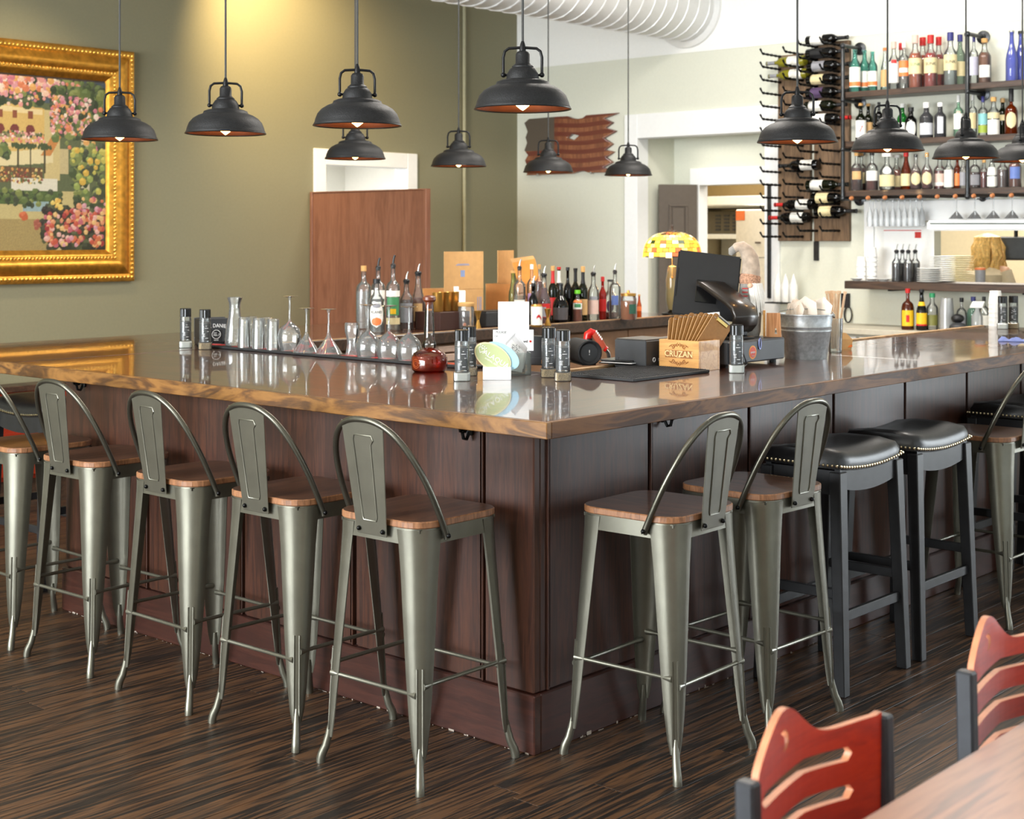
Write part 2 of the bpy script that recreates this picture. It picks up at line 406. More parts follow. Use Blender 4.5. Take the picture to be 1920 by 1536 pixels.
# back wall: cream below the paint line, white above; doorway and kitchen hatch cut out
PL = 3.10
HY0, HY1, HZ = 3.567, 4.83, 2.42
KY0, KY1, KZ0, KZ1 = -0.3, 2.157, 1.24, 1.80
WY0, WY1, WZ0, WZ1 = -4.6, -1.8, 0.25, 2.75
wb = MB()
def col(y0, y1, z0, z1): wb.box(XW, XW+0.12, y0, y1, z0, z1)
col(HY1, YW, 0, PL); col(HY0, HY1, HZ, PL); col(KY1, HY0, 0, PL)
col(KY0, KY1, 0, KZ0); col(KY0, KY1, KZ1, PL); col(WY1, KY0, 0, PL)
col(WY0, WY1, 0, WZ0); col(WY0, WY1, WZ1, PL); col(Y0, WY0, 0, PL)
st(wb.build('wall_back', M_CREAM, None), 'pale sage back wall behind the bar')
st(BOX('wall_back_upper', M_WHITE, None, XW-0.004, XW+0.12, Y0, YW, PL, ZC), 'white upper band of the back wall')
# the two window walls behind and beside the camera
wf = MB()
wf.box(X0-0.12, X0, Y0, -0.9, 0, ZC); wf.box(X0-0.12, X0, 4.9, YW+0.12, 0, ZC); wf.box(X0-0.12, X0, -0.9, 4.9, 0, 0.55); wf.box(X0-0.12, X0, -0.9, 4.9, 3.15, ZC)
st(wf.build('wall_front', M_CREAM, None), 'pale wall with the shopfront windows')
ws = MB()
ws.box(X0-0.12, -1.1, Y0-0.12, Y0, 0, ZC); ws.box(5.5, XW+0.12, Y0-0.12, Y0, 0, ZC); ws.box(-1.1, 5.5, Y0-0.12, Y0, 0, 0.45); ws.box(-1.1, 5.5, Y0-0.12, Y0, 3.05, ZC)
st(ws.build('wall_right', M_CREAM, None), 'pale wall with side windows')
def window(name, label, axis, pos, a0, a1, z0, z1, n):
    w_ = thing(name, label, None); st(w_)
    def bx(nm, m, u0, u1, c0, c1, t0, t1):
        if axis == 'x': return BOX(nm, m, w_, pos+t0, pos+t1, u0, u1, c0, c1)
        return BOX(nm, m, w_, u0, u1, pos+t0, pos+t1, c0, c1)
    bx('window_frame', M_TRIM, a0, a1, z0, z0+0.07, -0.02, 0.1); bx('window_frame', M_TRIM, a0, a1, z1-0.07, z1, -0.02, 0.1)
    for i in range(n+1):
        c = a0+(a1-a0)*i/n; c = min(max(c, a0+0.035), a1-0.035); bx('mullion', M_TRIM, c-0.035, c+0.035, z0+0.07, z1-0.07, -0.02, 0.1)
    for i in range(n):
        bx('pane', G_PANE, a0+(a1-a0)*i/n+0.035, a0+(a1-a0)*(i+1)/n-0.035, z0+0.07, z1-0.07, 0.04, 0.046)
window('window_1', 'shopfront window with four tall panes', 'x', X0-0.1, -0.9, 4.9, 0.55, 3.15, 4)
window('window_2', 'side window with four tall panes', 'y', Y0-0.1, -1.1, 5.5, 0.45, 3.05, 4)
window('window_3', 'glazed end of the back wall', 'x', XW+0.01, WY0, WY1, WZ0, WZ1, 2)
# white casing of the left doorway and the bright lobby beyond it
t1 = thing('trim_1', 'white casing round the doorway in the green wall', None); st(t1)
BOX('casing', M_TRIM, t1, DX0-0.11, DX0+0.006, YW-0.02, YW+0.135, 0, DZ+0.12, 0.004)
BOX('casing', M_TRIM, t1, DX1-0.006, DX1+0.11, YW-0.02, YW+0.135, 0, DZ+0.12, 0.004)
BOX('casing', M_TRIM, t1, DX0+0.006, DX1-0.006, YW-0.019, YW+0.135, DZ-0.006, DZ+0.12, 0.004)
lob = MB(); lob.box(DX0-0.8, DX1+1.1, YW+2.0, YW+2.1, 0, 2.7); lob.box(DX0-0.9, DX0-0.8, YW+0.12, YW+2.1, 0, 2.7); lob.box(DX1+1.1, DX1+1.2, YW+0.12, YW+2.1, 0, 2.7); lob.box(DX0-0.9, DX1+1.2, YW+0.12, YW+2.1, 2.7, 2.8)
st(lob.build('wall_lobby', M_WHITE, None), 'white walls of the lobby through the left doorway')
# white casing of the hall doorway
t2 = thing('trim_2', 'wide white casing round the hall doorway in the back wall', None); st(t2)
BOX('casing', M_TRIM, t2, XW-0.025, XW+0.135, HY1-0.006, HY1+0.13, 0, HZ+0.2, 0.004)
BOX('casing', M_TRIM, t2, XW-0.025, XW+0.135, HY0-0.13, HY0+0.006, 0, HZ+0.2, 0.004)
BOX('casing', M_TRIM, t2, XW-0.024, XW+0.135, HY0+0.006, HY1-0.006, HZ-0.006, HZ+0.2, 0.004)
XH = 7.39                              # the short hall and its kitchen door
hl = MB(); hl.box(XW+0.12, XH+0.1, HY1, HY1+0.1, 0, 2.5); hl.box(XW+0.12, XH+0.1, 2.75, 2.85, 0, 2.5); hl.box(XW+0.12, XH+0.1, 2.75, HY1+0.1, 2.44, 2.54)
EY1, EY0, EZ = 4.56, 3.56, 2.03
hl.box(XH, XH+0.1, EY1, HY1, 0, 2.5); hl.box(XH, XH+0.1, EY0, EY1, EZ, 2.5); hl.box(XH, XH+0.1, 2.85, EY0, 0, 2.5)
st(hl.build('wall_hall', M_CREAM, None), 'pale sage walls of the short hall')
t3 = thing('trim_3', 'white casing round the kitchen door beyond the hall', None); st(t3)
BOX('casing', M_TRIM, t3, XH-0.02, XH+0.11, EY1-0.006, EY1+0.09, 0, EZ+0.14, 0.003)
BOX('casing', M_TRIM, t3, XH-0.02, XH+0.11, EY0-0.11, EY0+0.006, 0, EZ+0.14, 0.003)
BOX('casing', M_TRIM, t3, XH-0.019, XH+0.11, EY0+0.006, EY1-0.006, EZ-0.006, EZ+0.14, 0.003)
# kitchen shell
M_KIT = paint('kitchen_wall_beige', (206, 192, 160), 0.6, var=0.03)
kt = MB(); kt.box(10.2, 10.3, -0.9, 5.9, 0, 2.7); kt.box(XW+0.12, 10.3, -1.0, -0.9, 0, 2.7); kt.box(XH+0.1, 10.3, 5.8, 5.9, 0, 2.7); kt.box(XH+0.1, 10.3, -0.9, 5.9, 2.6, 2.7); kt.box(XW+0.12, XH+0.1, -0.9, 2.75, 2.6, 2.7)
st(kt.build('wall_kitchen', M_KIT, None), 'beige kitchen walls seen through the hatch')
# kitchen door, standing open at the left of its frame
M_DDOOR = paint('grey_brown_door', (92, 82, 72), 0.5, var=0.05)
dr = thing('door_1', 'dark grey-brown panelled door standing open', None, (XH-0.035, EY1+0.01, 0), 0); st(dr)
dr.rotation_euler = (0, 0, math.radians(141))
BOX('leaf', M_DDOOR, dr, 0, 0.335, -0.02, 0.02, 0.01, 2.03, 0.003)
for z0, z1 in ((0.2, 0.95), (1.10, 1.86)):
    for sd in (-1, 1):
        for a in ((0.085, 0.25, z0, z0+0.02), (0.085, 0.25, z1-0.02, z1), (0.085, 0.105, z0+0.021, z1-0.021), (0.23, 0.25, z0+0.021, z1-0.021)): BOX('moulding', M_DDOOR, dr, a[0], a[1], min(sd*0.0205, sd*0.032), max(sd*0.0205, sd*0.032), a[2], a[3], 0.003)
        BOX('panel', M_DDOOR, dr, 0.115, 0.22, min(sd*0.0205, sd*0.028), max(sd*0.0205, sd*0.028), z0+0.03, z1-0.03, 0.004)
# painted conduit on the green wall
cp = st(MB().tube([(6.15, YW-0.02, 1.0), (6.15, YW-0.02, ZC)], 0.016, 10).build('trim_4', paint('conduit_paint', (158, 154, 124), 0.5), None, smooth=True), 'painted conduit running up the green wall')
# spiral duct entering the back wall
du = thing('spiral_duct', 'large white spiral air duct running to the back wall', 'duct', (XW, 4.32, 3.47))
dm = MB(); dm.lathe([(0.28, -7.5), (0.28, 0.0)], 40, M=Matrix.Rotation(PI/2, 4, 'Y')); dm.build('duct_tube', M_DUCT, du, smooth=True)
hp = []
pitch = 0.145; turns = int(7.4/pitch)
for i in range(turns*20):
    a = 2*PI*i/20; hp.append((-i*pitch/20-0.02, 0.283*math.cos(a), 0.283*math.sin(a)))
MB().tube(hp, 0.008, 5).build('spiral_seam', M_DUCT, du, smooth=True)
MB().lathe([(0.275, -0.035), (0.33, -0.03), (0.335, -0.005), (0.28, 0.0)], 40, M=Matrix.Rotation(PI/2, 4, 'Y'), capa=False, capb=False).build('wall_flange', M_DUCT, du, smooth=True)

# ================================================================ the bar
BZ, BT = 1.067, 0.048                 # height and thickness of the top
bt = thing('countertop', 'long polished dark wooden bar top with amber pine edging', 'bar top')
e_ = 0.022
def slab(x0, x1, y0, y1, m): return BOX('slab', m, bt, x0, x1, y0, y1, BZ-BT, BZ, 0.0015)
slab(e_, 2.64-0.0006, e_, 0.994-e_, M_TOPX); slab(2.64+0.0006, 5.1, e_, 0.994-e_, M_TOPX)
slab(e_, 1.17-e_, 0.994-e_+0.0012, 2.93, M_TOP); slab(e_, 4.97, 2.93+e_, 4.0, M_TOPX)
BOX('edging', M_EDGE, bt, 0, e_-0.0005, 0, 4.0, BZ-BT, BZ, 0.002)
BOX('edging', M_EDGEX, bt, e_, 5.1, 0, e_-0.0005, BZ-BT, BZ, 0.002)
BOX('edging', M_SHELF, bt, 1.17, 4.97, 2.93, 2.93+e_-0.0005, BZ-0.06, BZ+0.002, 0.004)
BOX('edging', M_SHELF, bt, 1.17-e_+0.0005, 1.17, 0.994, 2.93, BZ-BT, BZ, 0.002)
BOX('edging', M_SHELF, bt, 1.17, 5.1, 0.994-e_+0.0005, 0.994, BZ-BT, BZ, 0.002)
M_LIP = paint('worn_pale_lip', (196, 160, 118), 0.5, var=0.35, scale=18)
BOX('worn_lip', M_LIP, bt, 1.175, 4.97, 2.952, 2.966, BZ+0.0005, BZ+0.004); BOX('worn_lip', M_LIP, bt, 1.175, 5.05, 0.958, 0.985, BZ+0.0005, BZ+0.006)

bb = thing('bar_cabinet', 'mahogany panelled front of the bar with toe boards', 'bar front')
A_, B_ = 0.25, 0.265
core = MB(); core.box(A_+0.02, 1.05, B_+0.02, 2.92, 0, BZ-BT-0.001); core.box(1.05, 4.95, B_+0.02, 0.93, 0, BZ-BT-0.001)
core.build('carcass', paint('dark_carcass', (40, 22, 16), 0.6), bb)
BOX('corner_post', M_BASE, bb, A_, A_+0.03, B_, B_+0.205, 0.185, BZ-BT-0.001, 0.004)
BOX('corner_post', M_BASE, bb, A_+0.03, A_+0.06, B_, B_+0.03, 0.185, BZ-BT-0.001, 0.003)
for y in (0.475, 1.088, 1.698, 2.308):
    BOX('panel', M_BASE, bb, A_, A_+0.03, y+0.010, y+0.602-0.0, 0.185, BZ-BT-0.001, 0.006, seg=2)
    BOX('batten', M_BASE, bb, A_-0.004, A_+0.02, y+0.0005, y+0.0075, 0.185, BZ-BT-0.001, 0.002)
xs = [0.235+0.075, 0.847, 1.461, 2.08, 2.69, 3.30, 3.91, 4.52, 4.95]
for a, b2 in zip(xs, xs[1:]):
    BOX('panel', M_BASE, bb, a+0.012, b2-0.004, B_, B_+0.03, 0.185, BZ-BT-0.001, 0.006, seg=2)
    BOX('batten', M_BASE, bb, a+0.0005, a+0.009, B_-0.006, B_+0.02, 0.185, BZ-BT-0.001, 0.002)
BOX('toe_board', M_TOE, bb, A_-0.012, A_+0.02, B_-0.012, 2.92, 0.0, 0.183, 0.004)
BOX('toe_board', M_TOEX, bb, A_+0.0205, 4.95, B_-0.012, B_+0.02, 0.0, 0.183, 0.004)
M_DUST = paint('paint_chips', (150, 138, 126), 0.8)
ch = MB()
for i in range(60):
    y = B_+R.random()*2.6; s = 0.002+0.012*R.random()**3; ch.box(A_-0.0128, A_-0.0118, y, y+s*2, 0.0, 0.0015+0.005*R.random()**3)
for i in range(34):
    x = A_+R.random()*1.8; s = 0.002+0.014*R.random()**3; ch.box(x, x+s*2, B_-0.0128, B_-0.0118, 0.0, 0.002+0.01*R.random()**3)
tag(ch.build('paint_chip', M_DUST, bb), kind='stuff')
# the far arm of the bar and its staff side
fa = thing('bar_far_arm', 'brown cabinet under the far arm of the bar', 'cabinet')
M_INNER = paint('inner_bar_tan_panel', (150, 112, 82), 0.55, var=0.08)
BOX('carcass', M_INNER, fa, 1.2, 4.9, 2.99, 3.72, 0.0, BZ-0.0485)
for i in range(6):
    BOX('panel', M_INNER, fa, 1.22+i*0.615, 1.22+i*0.615+0.605, 2.972, 2.9895, 0.1, BZ-0.07, 0.004)
M_DRW = paint('pale_pink_drawer', (206, 178, 160), 0.5)
xa, xb = on_y(822, 650, 2.95).x, on_y(905, 650, 2.95).x
for z0, z1, k in ((0.955, 0.99, 0.0), (0.905, 0.945, -0.03), (0.86, 0.895, -0.05)): BOX('drawer_front', M_DRW, fa, xa, xb+k, 2.945, 2.9715, z0, z1, 0.003)
# coat hooks under the overhang
hk = thing('coat_hook', 'black double coat hook under the bar edge nearest the corner, left side', 'hook', (A_, 0.53, 0.995), 0, 'hooks under the bar')
BOX('plate', M_IRON, hk, -0.012, 0, -0.013, 0.013, -0.035, 0.02, 0.003)
for dz, ln in ((0.0, 0.05), (-0.025, 0.035)):
    MB().tube([(-0.008, 0, dz), (-ln*0.6, 0, dz-0.022), (-ln, 0, dz-0.018), (-ln-0.006, 0, dz+0.004)], 0.0055, 8).build('prong', M_IRON, hk, smooth=True)
    MB().ball((-ln-0.006, 0, dz+0.006), 0.008, 10).build('knob', M_IRON, hk, smooth=True)
dup(hk, (0.92, B_, 0.995), PI/2, 'black double coat hook under the right-hand bar edge')
dup(hk, (A_, 2.76, 0.995), 0, 'black double coat hook under the far left bar edge')
# rubber rail mat on the inner edge of the left arm
mt = thing('bar_rail_mat', 'long black rubber rail mat with red print under the upturned glasses', 'bar mat', (0, 0, BZ+0.0006))
BOX('mat', M_RUB, mt, 1.05, 1.15, 1.3, 3.08, 0.0, 0.012, 0.003)
for i in range(9):
    BOX('red_mark', M_REDG, mt, 1.075, 1.125, 1.40+i*0.19, 1.51+i*0.19, 0.0121, 0.0128)
# wooden screen in front of the left doorway
sc = thing('wooden_screen', 'tall plain cherry wood privacy screen beside the white doorway', 'screen', (4.41, 0, 0))
BOX('board', M_DOORW, sc, 0, 0.035, 4.93, 6.16, 0.05, 1.925, 0.004)
BOX('edge_post', M_DOORW, sc, -0.008, 0.043, 4.9, 4.93, 0.0, 1.935, 0.004); BOX('edge_post', M_DOORW, sc, -0.008, 0.043, 6.16, 6.19, 0.0, 1.935, 0.004)
BOX('top_rail', M_DOORW, sc, -0.006, 0.041, 4.93, 6.16, 1.925, 1.935, 0.003); BOX('foot_rail', M_DOORW, sc, -0.006, 0.041, 4.93, 6.16, 0.0, 0.05, 0.003)

# ================================================================ stools
LEG = ((0.742, 0.150, 0.066, 0.036), (0.70, 0.153, 0.061, 0.033), (0.62, 0.159, 0.055, 0.030), (0.48, 0.169, 0.048, 0.027), (0.33, 0.180, 0.040, 0.023), (0.2, 0.189, 0.031, 0.018), (0.12, 0.195, 0.023, 0.014), (0.08, 0.199, 0.015, 0.010))
def leg_at(z):
    for a, b in zip(LEG, LEG[1:]):
        if a[0] >= z >= b[0]:
            f = (a[0]-z)/(a[0]-b[0]); return [a[k]+(b[k]-a[k])*f for k in (1, 2, 3)]
    return list(LEG[-1][1:])
def leg_pt(sx, sy, z, u, off=0.0):
    c, hw, bl = leg_at(z); r2 = math.sqrt(0.5)
    d = c/r2 - 0.006 + bl*(1-abs(u)**2.4) + off; t = u*hw
    return Vector((sx*(d-0.012)*r2 - sx*t*r2, sy*(d-0.012)*r2 + sy*t*r2, z))
def leg_rings(sx, sy):
    rs = []
    for z, *_ in LEG:
        n = 11; us = [-1+2*i/(n-1) for i in range(n)]
        rs.append([leg_pt(sx, sy, z, u) for u in us]+[leg_pt(sx, sy, z, u*0.97, -0.004) for u in us[::-1]])
    return rs
st0 = thing('metal_bar_stool', '', 'stool', (0,0,0), 0, 'gunmetal bar stools with wooden seats')
sp_ = [(x, y) for x, y in rrect(0.372, 0.372, 0.075, 6)]
so = MB().prism(sp_, 0.747, 0.768).build('seat', M_SEATE, st0, bevel=0.003)
so.data.materials.append(M_SEAT)
for p_ in so.data.polygons:
    if p_.normal.z > 0.9: p_.material_index = 1
sk = rrect(0.362, 0.362, 0.07, 6); si = rrect(0.35, 0.35, 0.068, 6)
skm = MB(); skm.rings([[Vector((x*1.0, y*1.0, 0.7465)) for x, y in sk], [Vector((x*1.01, y*1.01, 0.70)) for x, y in sk], [Vector((x*1.0, y*1.0, 0.70)) for x, y in si], [Vector((x*1.0, y*1.0, 0.744)) for x, y in si]], True, False)
skm.build('seat_pan', M_GUN, st0, smooth=True, ang=50)
BOX('pan_rim', M_GUND, st0, -0.165, 0.165, -0.165, 0.165, 0.735, 0.745)
for sx in (-1, 1):
    for sy in (-1, 1):
        l_ = MB().rings(leg_rings(sx, sy)).build('leg', M_GUN, st0, smooth=True, ang=55)
        MB().tube([(sx*0.1885, sy*0.1885, 0.125), (sx*0.192, sy*0.192, 0.085), (sx*0.198, sy*0.198, 0.052), (sx*0.206, sy*0.206, 0.028), (sx*0.209, sy*0.209, 0.012), (sx*0.2095, sy*0.2095, 0.0)], [0.006, 0.0115, 0.0125, 0.0135, 0.0138, 0.0138], 12).build('foot', M_GUN, l_, smooth=True)
        # pressed rib on the outer corner
        def rp(z, w_):
            c, hw, bl = leg_at(z); return leg_pt(sx, sy, z, w_/hw, 0.0005)
        hw = 0.0085
        pa = [rp(0.35, hw)]+[rp(z, hw) for z in (0.3, 0.22, 0.14, 0.105)]+[rp(0.092, 0.0)]+[rp(z, -hw) for z in (0.105, 0.14, 0.22, 0.3)]+[rp(0.35, -hw)]
        MB().tube(pa, 0.0032, 6).build('pressed_rib', M_GUN, l_, smooth=True)
for k, z in ((0, 0.30), (1, 0.275)):
    for s in (-1, 1):
        c = 0.19
        if k == 0: p_ = [(-c, s*c, z), (c, s*c, z)]
        else: p_ = [(s*c, -c, z), (s*c, c, z)]
        a, b2 = Vector(p_[0]), Vector(p_[1]); d = (b2-a)
        MB().tube([a+d*0.03, a+d*0.09, a+d*0.12, b2-d*0.12, b2-d*0.09, b2-d*0.03], [0.011, 0.009, 0.0065, 0.0065, 0.009, 0.011], 10).build('stretcher', M_GUN, st0, smooth=True)
hoop = []
for i in range(41):
    a = PI*i/40; c = math.cos(a); h = math.sin(a)**0.78
    y = 0.196*math.copysign(abs(c)**0.82, c)
    hoop.append((-0.085-0.155*h, y, 0.725+0.335*h))
hoop = [(-0.083, 0.197, 0.712)]+hoop+[(-0.083, -0.197, 0.712)]
MB().tube(hoop, 0.0095, 12).build('back_hoop', M_GUND, st0, smooth=True)
def bk(y, f, o=0.0):
    return Vector((-0.197-0.042*f-o, y, 0.715+0.338*f))
sm = MB(); rs = []
for f in (0, 0.04, 0.5, 1.0):
    hw = 0.062+0.026*f
    rs.append([bk(-hw, f), bk(hw, f), bk(hw, f, -0.0035), bk(-hw, f, -0.0035)])
sm.rings(rs); spl = sm.build('back_splat', M_GUN, st0, bevel=0.001)
pr = [bk(-0.03, 0.80, 0.001), bk(-0.03, 0.16, 0.001), bk(-0.026, 0.13, 0.001), bk(0.026, 0.13, 0.001), bk(0.03, 0.16, 0.001), bk(0.042, 0.84, 0.001), bk(0.036, 0.88, 0.001), bk(-0.036, 0.88, 0.001), bk(-0.042, 0.84, 0.001)]
MB().tube(pr, 0.0022, 6, closed=True).build('pressed_outline', M_GUN, spl, smooth=True)
rv = MB().ball((0, 0, 0), 0.0075, 10).build('rivet', M_RIVET, st0, smooth=True); rv.location = bk(-0.05, 0.045, 0.003)
again(rv, st0, bk(0.05, 0.045, 0.003)); again(rv, st0, (-0.085, 0.205, 0.722)); again(rv, st0, (-0.085, -0.205, 0.722))
SL = [((-0.015, 0.50), 0.02, 'gunmetal bar stool with wooden seat at the left arm, nearest the bar corner'),
      ((-0.015, 1.04), 0.01, 'gunmetal bar stool with wooden seat, second from the corner on the left arm'),
      ((-0.02, 1.575), -0.01, 'gunmetal bar stool with wooden seat, third from the corner on the left arm'),
      ((-0.015, 2.19), 0.02, 'gunmetal bar stool with wooden seat, fourth from the corner on the left arm'),
      ((-0.01, 2.72), -0.03, 'gunmetal bar stool with wooden seat at the left picture edge, fifth from the corner')]
SR = [((0.535, 0.0), PI/2+0.03, 'gunmetal bar stool with wooden seat on the right arm, nearest the bar corner'),
      ((1.05, -0.01), PI/2-0.03, 'gunmetal bar stool with wooden seat beside the black leather stools'),
      ((2.83, -0.02), PI/2, 'gunmetal bar stool with wooden seat at the right picture edge')]
for i, ((x, y), rz, lb) in enumerate(SL+SR):
    if i == 0: st0.location = (x, y, 0); st0.rotation_euler = (0, 0, rz); st0['label'] = lb
    else: dup(st0, (x, y, 0), rz, lb)

# black leather saddle stools: long axis is local X
bs = thing('leather_saddle_stool', '', 'stool', (0,0,0), 0, 'black leather saddle stools')
def sz(x): return 0.012*(abs(x)/0.235)**2*1.6
seat = MB(); rs = []
for i in range(13):
    x = -0.235+0.47*i/12; h = sz(x); e = 0.012 if i in (0, 12) else 0.0
    rs.append([Vector((x, -0.155+e, 0.765+h)), Vector((x, -0.163+e*1.5, 0.795+h)), Vector((x, -0.145+e*1.5, 0.826+h-e)), Vector((x, -0.06, 0.838+h-e)), Vector((x, 0.06, 0.838+h-e)), Vector((x, 0.145-e*1.5, 0.826+h-e)), Vector((x, 0.163-e*1.5, 0.795+h)), Vector((x, 0.155-e, 0.765+h))])
seat.rings(rs); seat.build('cushion', M_LEATH, bs, smooth=True, ang=70)
nl = MB()
for i in range(26):
    x = -0.228+0.456*i/25
    for s in (-1, 1): nl.ball((x, s*0.160, 0.776+sz(x)), 0.0062, 6)
for i in range(18):
    y = -0.148+0.296*i/17
    for s in (-1, 1): nl.ball((s*0.236, y, 0.776+sz(0.235)), 0.0062, 6)
tag(nl.build('nailhead_trim', M_NAIL, bs, smooth=True), kind='stuff')
ap = MB(); rs = []
for s in (-1, 1):
    rs = []
    for i in range(13):
        x = -0.215+0.43*i/12; h = sz(x)
        rs.append([Vector((x, s*0.150, 0.69+h*1.6)), Vector((x, s*0.150, 0.768+h)), Vector((x, s*0.128, 0.768+h)), Vector((x, s*0.128, 0.69+h*1.6))])
    MB().rings(rs).build('apron', M_BLACKW, bs)
    BOX('apron', M_BLACKW, bs, s*0.205-0.011, s*0.205+0.011, -0.128, 0.128, 0.69, 0.775)
for sx in (-1, 1):
    for sy in (-1, 1):
        MB().rings([[Vector((sx*(0.208)+dx*0.026, sy*0.138+dy*0.022, 0.772)) for dx, dy in ((-1,-1),(1,-1),(1,1),(-1,1))], [Vector((sx*0.228+dx*0.02, sy*0.165+dy*0.02, 0.0)) for dx, dy in ((-1,-1),(1,-1),(1,1),(-1,1))]]).build('leg', M_BLACKW, bs, bevel=0.003)
for s in (-1, 1):
    BOX('stretcher', M_BLACKW, bs, -0.205, 0.205, s*0.153-0.009, s*0.153+0.009, 0.25, 0.285, 0.002)
    BOX('stretcher', M_BLACKW, bs, s*0.218-0.009, s*0.218+0.009, -0.14, 0.14, 0.33, 0.365, 0.002)
BL = [((1.625, 0.01), 0, 'black leather saddle stool with nailhead trim, nearest the bar corner'),
      ((2.205, 0.01), 0, 'black leather saddle stool with nailhead trim, second from the bar corner'),
      ((3.42, 0.05), 0, 'black leather saddle stool behind the gunmetal stool at the right edge'),
      ((4.05, 0.06), 0, 'black leather saddle stool farthest along the right arm'),
      ((0.52, 3.5), PI/2, 'black leather saddle stool under the far left end of the bar top')]
for i, ((x, y), rz, lb) in enumerate(BL):
    if i == 0: bs.location = (x, y, 0); bs['label'] = lb
    else: dup(bs, (x, y, 0), rz, lb)

# ================================================================ pendants
pd = thing('pendant_lamp', '', 'lamp', (0,0,0), 0, 'black barn pendant lamps over the bar')
prof = [(0.160, 0.0), (0.161, 0.004), (0.156, 0.012), (0.153, 0.024), (0.145, 0.044), (0.130, 0.061), (0.109, 0.074), (0.092, 0.080), (0.089, 0.084), (0.087, 0.090), (0.072, 0.096), (0.055, 0.099), (0.054, 0.106), (0.051, 0.120), (0.043, 0.133), (0.036, 0.138), (0.036, 0.142), (0.030, 0.147), (0.024, 0.152), (0.0235, 0.182), (0.019, 0.190), (0.010, 0.194)]
sh = MB().lathe(prof, 40, capa=False, capb=True).build('shade', M_SHADE, pd, smooth=True, ang=50)
MB().lathe([(r-0.003, z-0.0005) for r, z in prof[1:13]], 40, capa=False, capb=False).build('lining', M_COPPER, sh, smooth=True, ang=50)
MB().tube([(0.1605*math.cos(2*PI*i/40), 0.1605*math.sin(2*PI*i/40), 0.001) for i in range(40)], 0.0022, 6, closed=True).build('rim', M_IRON, sh, smooth=True)
MB().lathe([(0.0, -0.004), (0.006, -0.001), (0.02, 0.010), (0.030, 0.024), (0.028, 0.042), (0.016, 0.062), (0.013, 0.085)], 20).build('bulb', M_BULB, pd, smooth=True)
yk = [(-0.064, 0, 0.116), (-0.064, 0, 0.13), (-0.064, 0, 0.172), (-0.059, 0, 0.192), (-0.046, 0, 0.202), (0, 0, 0.205), (0.046, 0, 0.202), (0.059, 0, 0.192), (0.064, 0, 0.172), (0.064, 0, 0.13), (0.064, 0, 0.116)]
MB().tube(yk, 0.005, 10).build('yoke', M_IRON, pd, smooth=True)
for s in (-1, 1):
    kb = MB().ball((s*0.064, 0, 0.114), 0.009, 10); kb.tube([(s*0.05, 0, 0.114), (s*0.064, 0, 0.114)], 0.0045, 8); kb.build('yoke_knob', M_IRON, pd, smooth=True)
MB().lathe([(0.011, 0.19), (0.011, 0.204), (0.008, 0.217), (0.005, 0.226)], 14).build('cord_grip', M_IRON, pd, smooth=True)
MB().tube([(0, 0, 0.22), (0, 0, 2.35)], 0.0042, 8).build('cord', M_CORD, pd, smooth=True)
PN = [(980, 205, 4.90, 'black barn pendant lamp over the bar corner, largest in view', 0.0),
      (670, 236, 5.40, 'black barn pendant lamp second from the corner over the left arm', 0.1),
      (423, 251, 5.95, 'black barn pendant lamp third from the corner over the left arm', 0.0),
      (224.5, 262, 6.38, 'black barn pendant lamp in front of the gilt picture frame', -0.1),
      (666, 298, 7.87, 'black barn pendant lamp hanging just below a larger one, before the white doorway', 0.1),
      (860, 312, 8.55, 'black barn pendant lamp beside the conduit on the green wall', 0.0),
      (1028, 323, 9.47, 'small black barn pendant lamp in front of the wooden flag', 0.0),
      (1178, 329, 10.0, 'small black barn pendant lamp in front of the hall door casing', -0.05),
      (1495, 267, 5.99, 'black barn pendant lamp in front of the wine rack', 0.05),
      (1664, 283, 6.62, 'black barn pendant lamp before the left half of the bottle shelves', 0.5),
      (1811, 297, 7.30, 'black barn pendant lamp before the right half of the bottle shelves', 1.25),
      (1917, 303, 7.95, 'black barn pendant lamp cut by the right picture edge', 1.4)]
for i, (px, py, D, lb, yw) in enumerate(PN):
    p_ = CAM+ray(px, py)*D
    rz = face(p_, yw)
    if i == 0: pd.location = p_; pd.rotation_euler = (0, 0, rz); pd['label'] = lb
    else: dup(pd, p_, rz, lb)
    l_ = bpy.data.lights.new('pendant_glow', 'POINT'); l_.energy = 1.3; l_.color = (1.0, 0.62, 0.28); l_.shadow_soft_size = 0.02
    lo = bpy.data.objects.new('pendant_glow', l_); COL.objects.link(lo); lo.location = p_+Vector((0, 0, -0.012))
# ================================================================ bottles and glassware
def liquid(rgb, haze=0.45): return glass('liquid_%d_%d_%d' % rgb, rgb, haze, 0.8)
STY = {
 'wine':   [(0, .93), (.015, 1), (.56, 1), (.62, .95), (.67, .78), (.71, .52), (.75, .38), (.80, .34), (.95, .33), (.955, .38), (.985, .38), (1, .33)],
 'tall':   [(0, .94), (.015, 1), (.64, 1), (.69, .95), (.73, .78), (.76, .5), (.79, .35), (.84, .31), (.97, .31), (.975, .36), (1, .36)],
 'spirit': [(0, .94), (.015, 1), (.60, 1), (.65, .96), (.70, .78), (.75, .52), (.80, .40), (.95, .37), (.955, .42), (1, .40)],
 'squat':  [(0, .9), (.03, 1), (.48, 1), (.58, .97), (.66, .82), (.71, .55), (.74, .32), (.78, .27), (.96, .26), (.965, .32), (1, .32)],
 'taper':  [(0, .95), (.015, 1), (.44, 1), (.55, .86), (.65, .62), (.76, .42), (.88, .36), (.95, .35), (.955, .4), (1, .38)],
 'round':  [(0, .80), (.04, .97), (.2, 1.0), (.42, 1.0), (.54, .9), (.63, .66), (.70, .40), (.75, .30), (.97, .28), (.975, .34), (1, .34)],
 'beer':   [(0, .94), (.015, 1), (.52, 1), (.60, .9), (.70, .62), (.82, .45), (.94, .40), (.945, .46), (1, .44)],
}
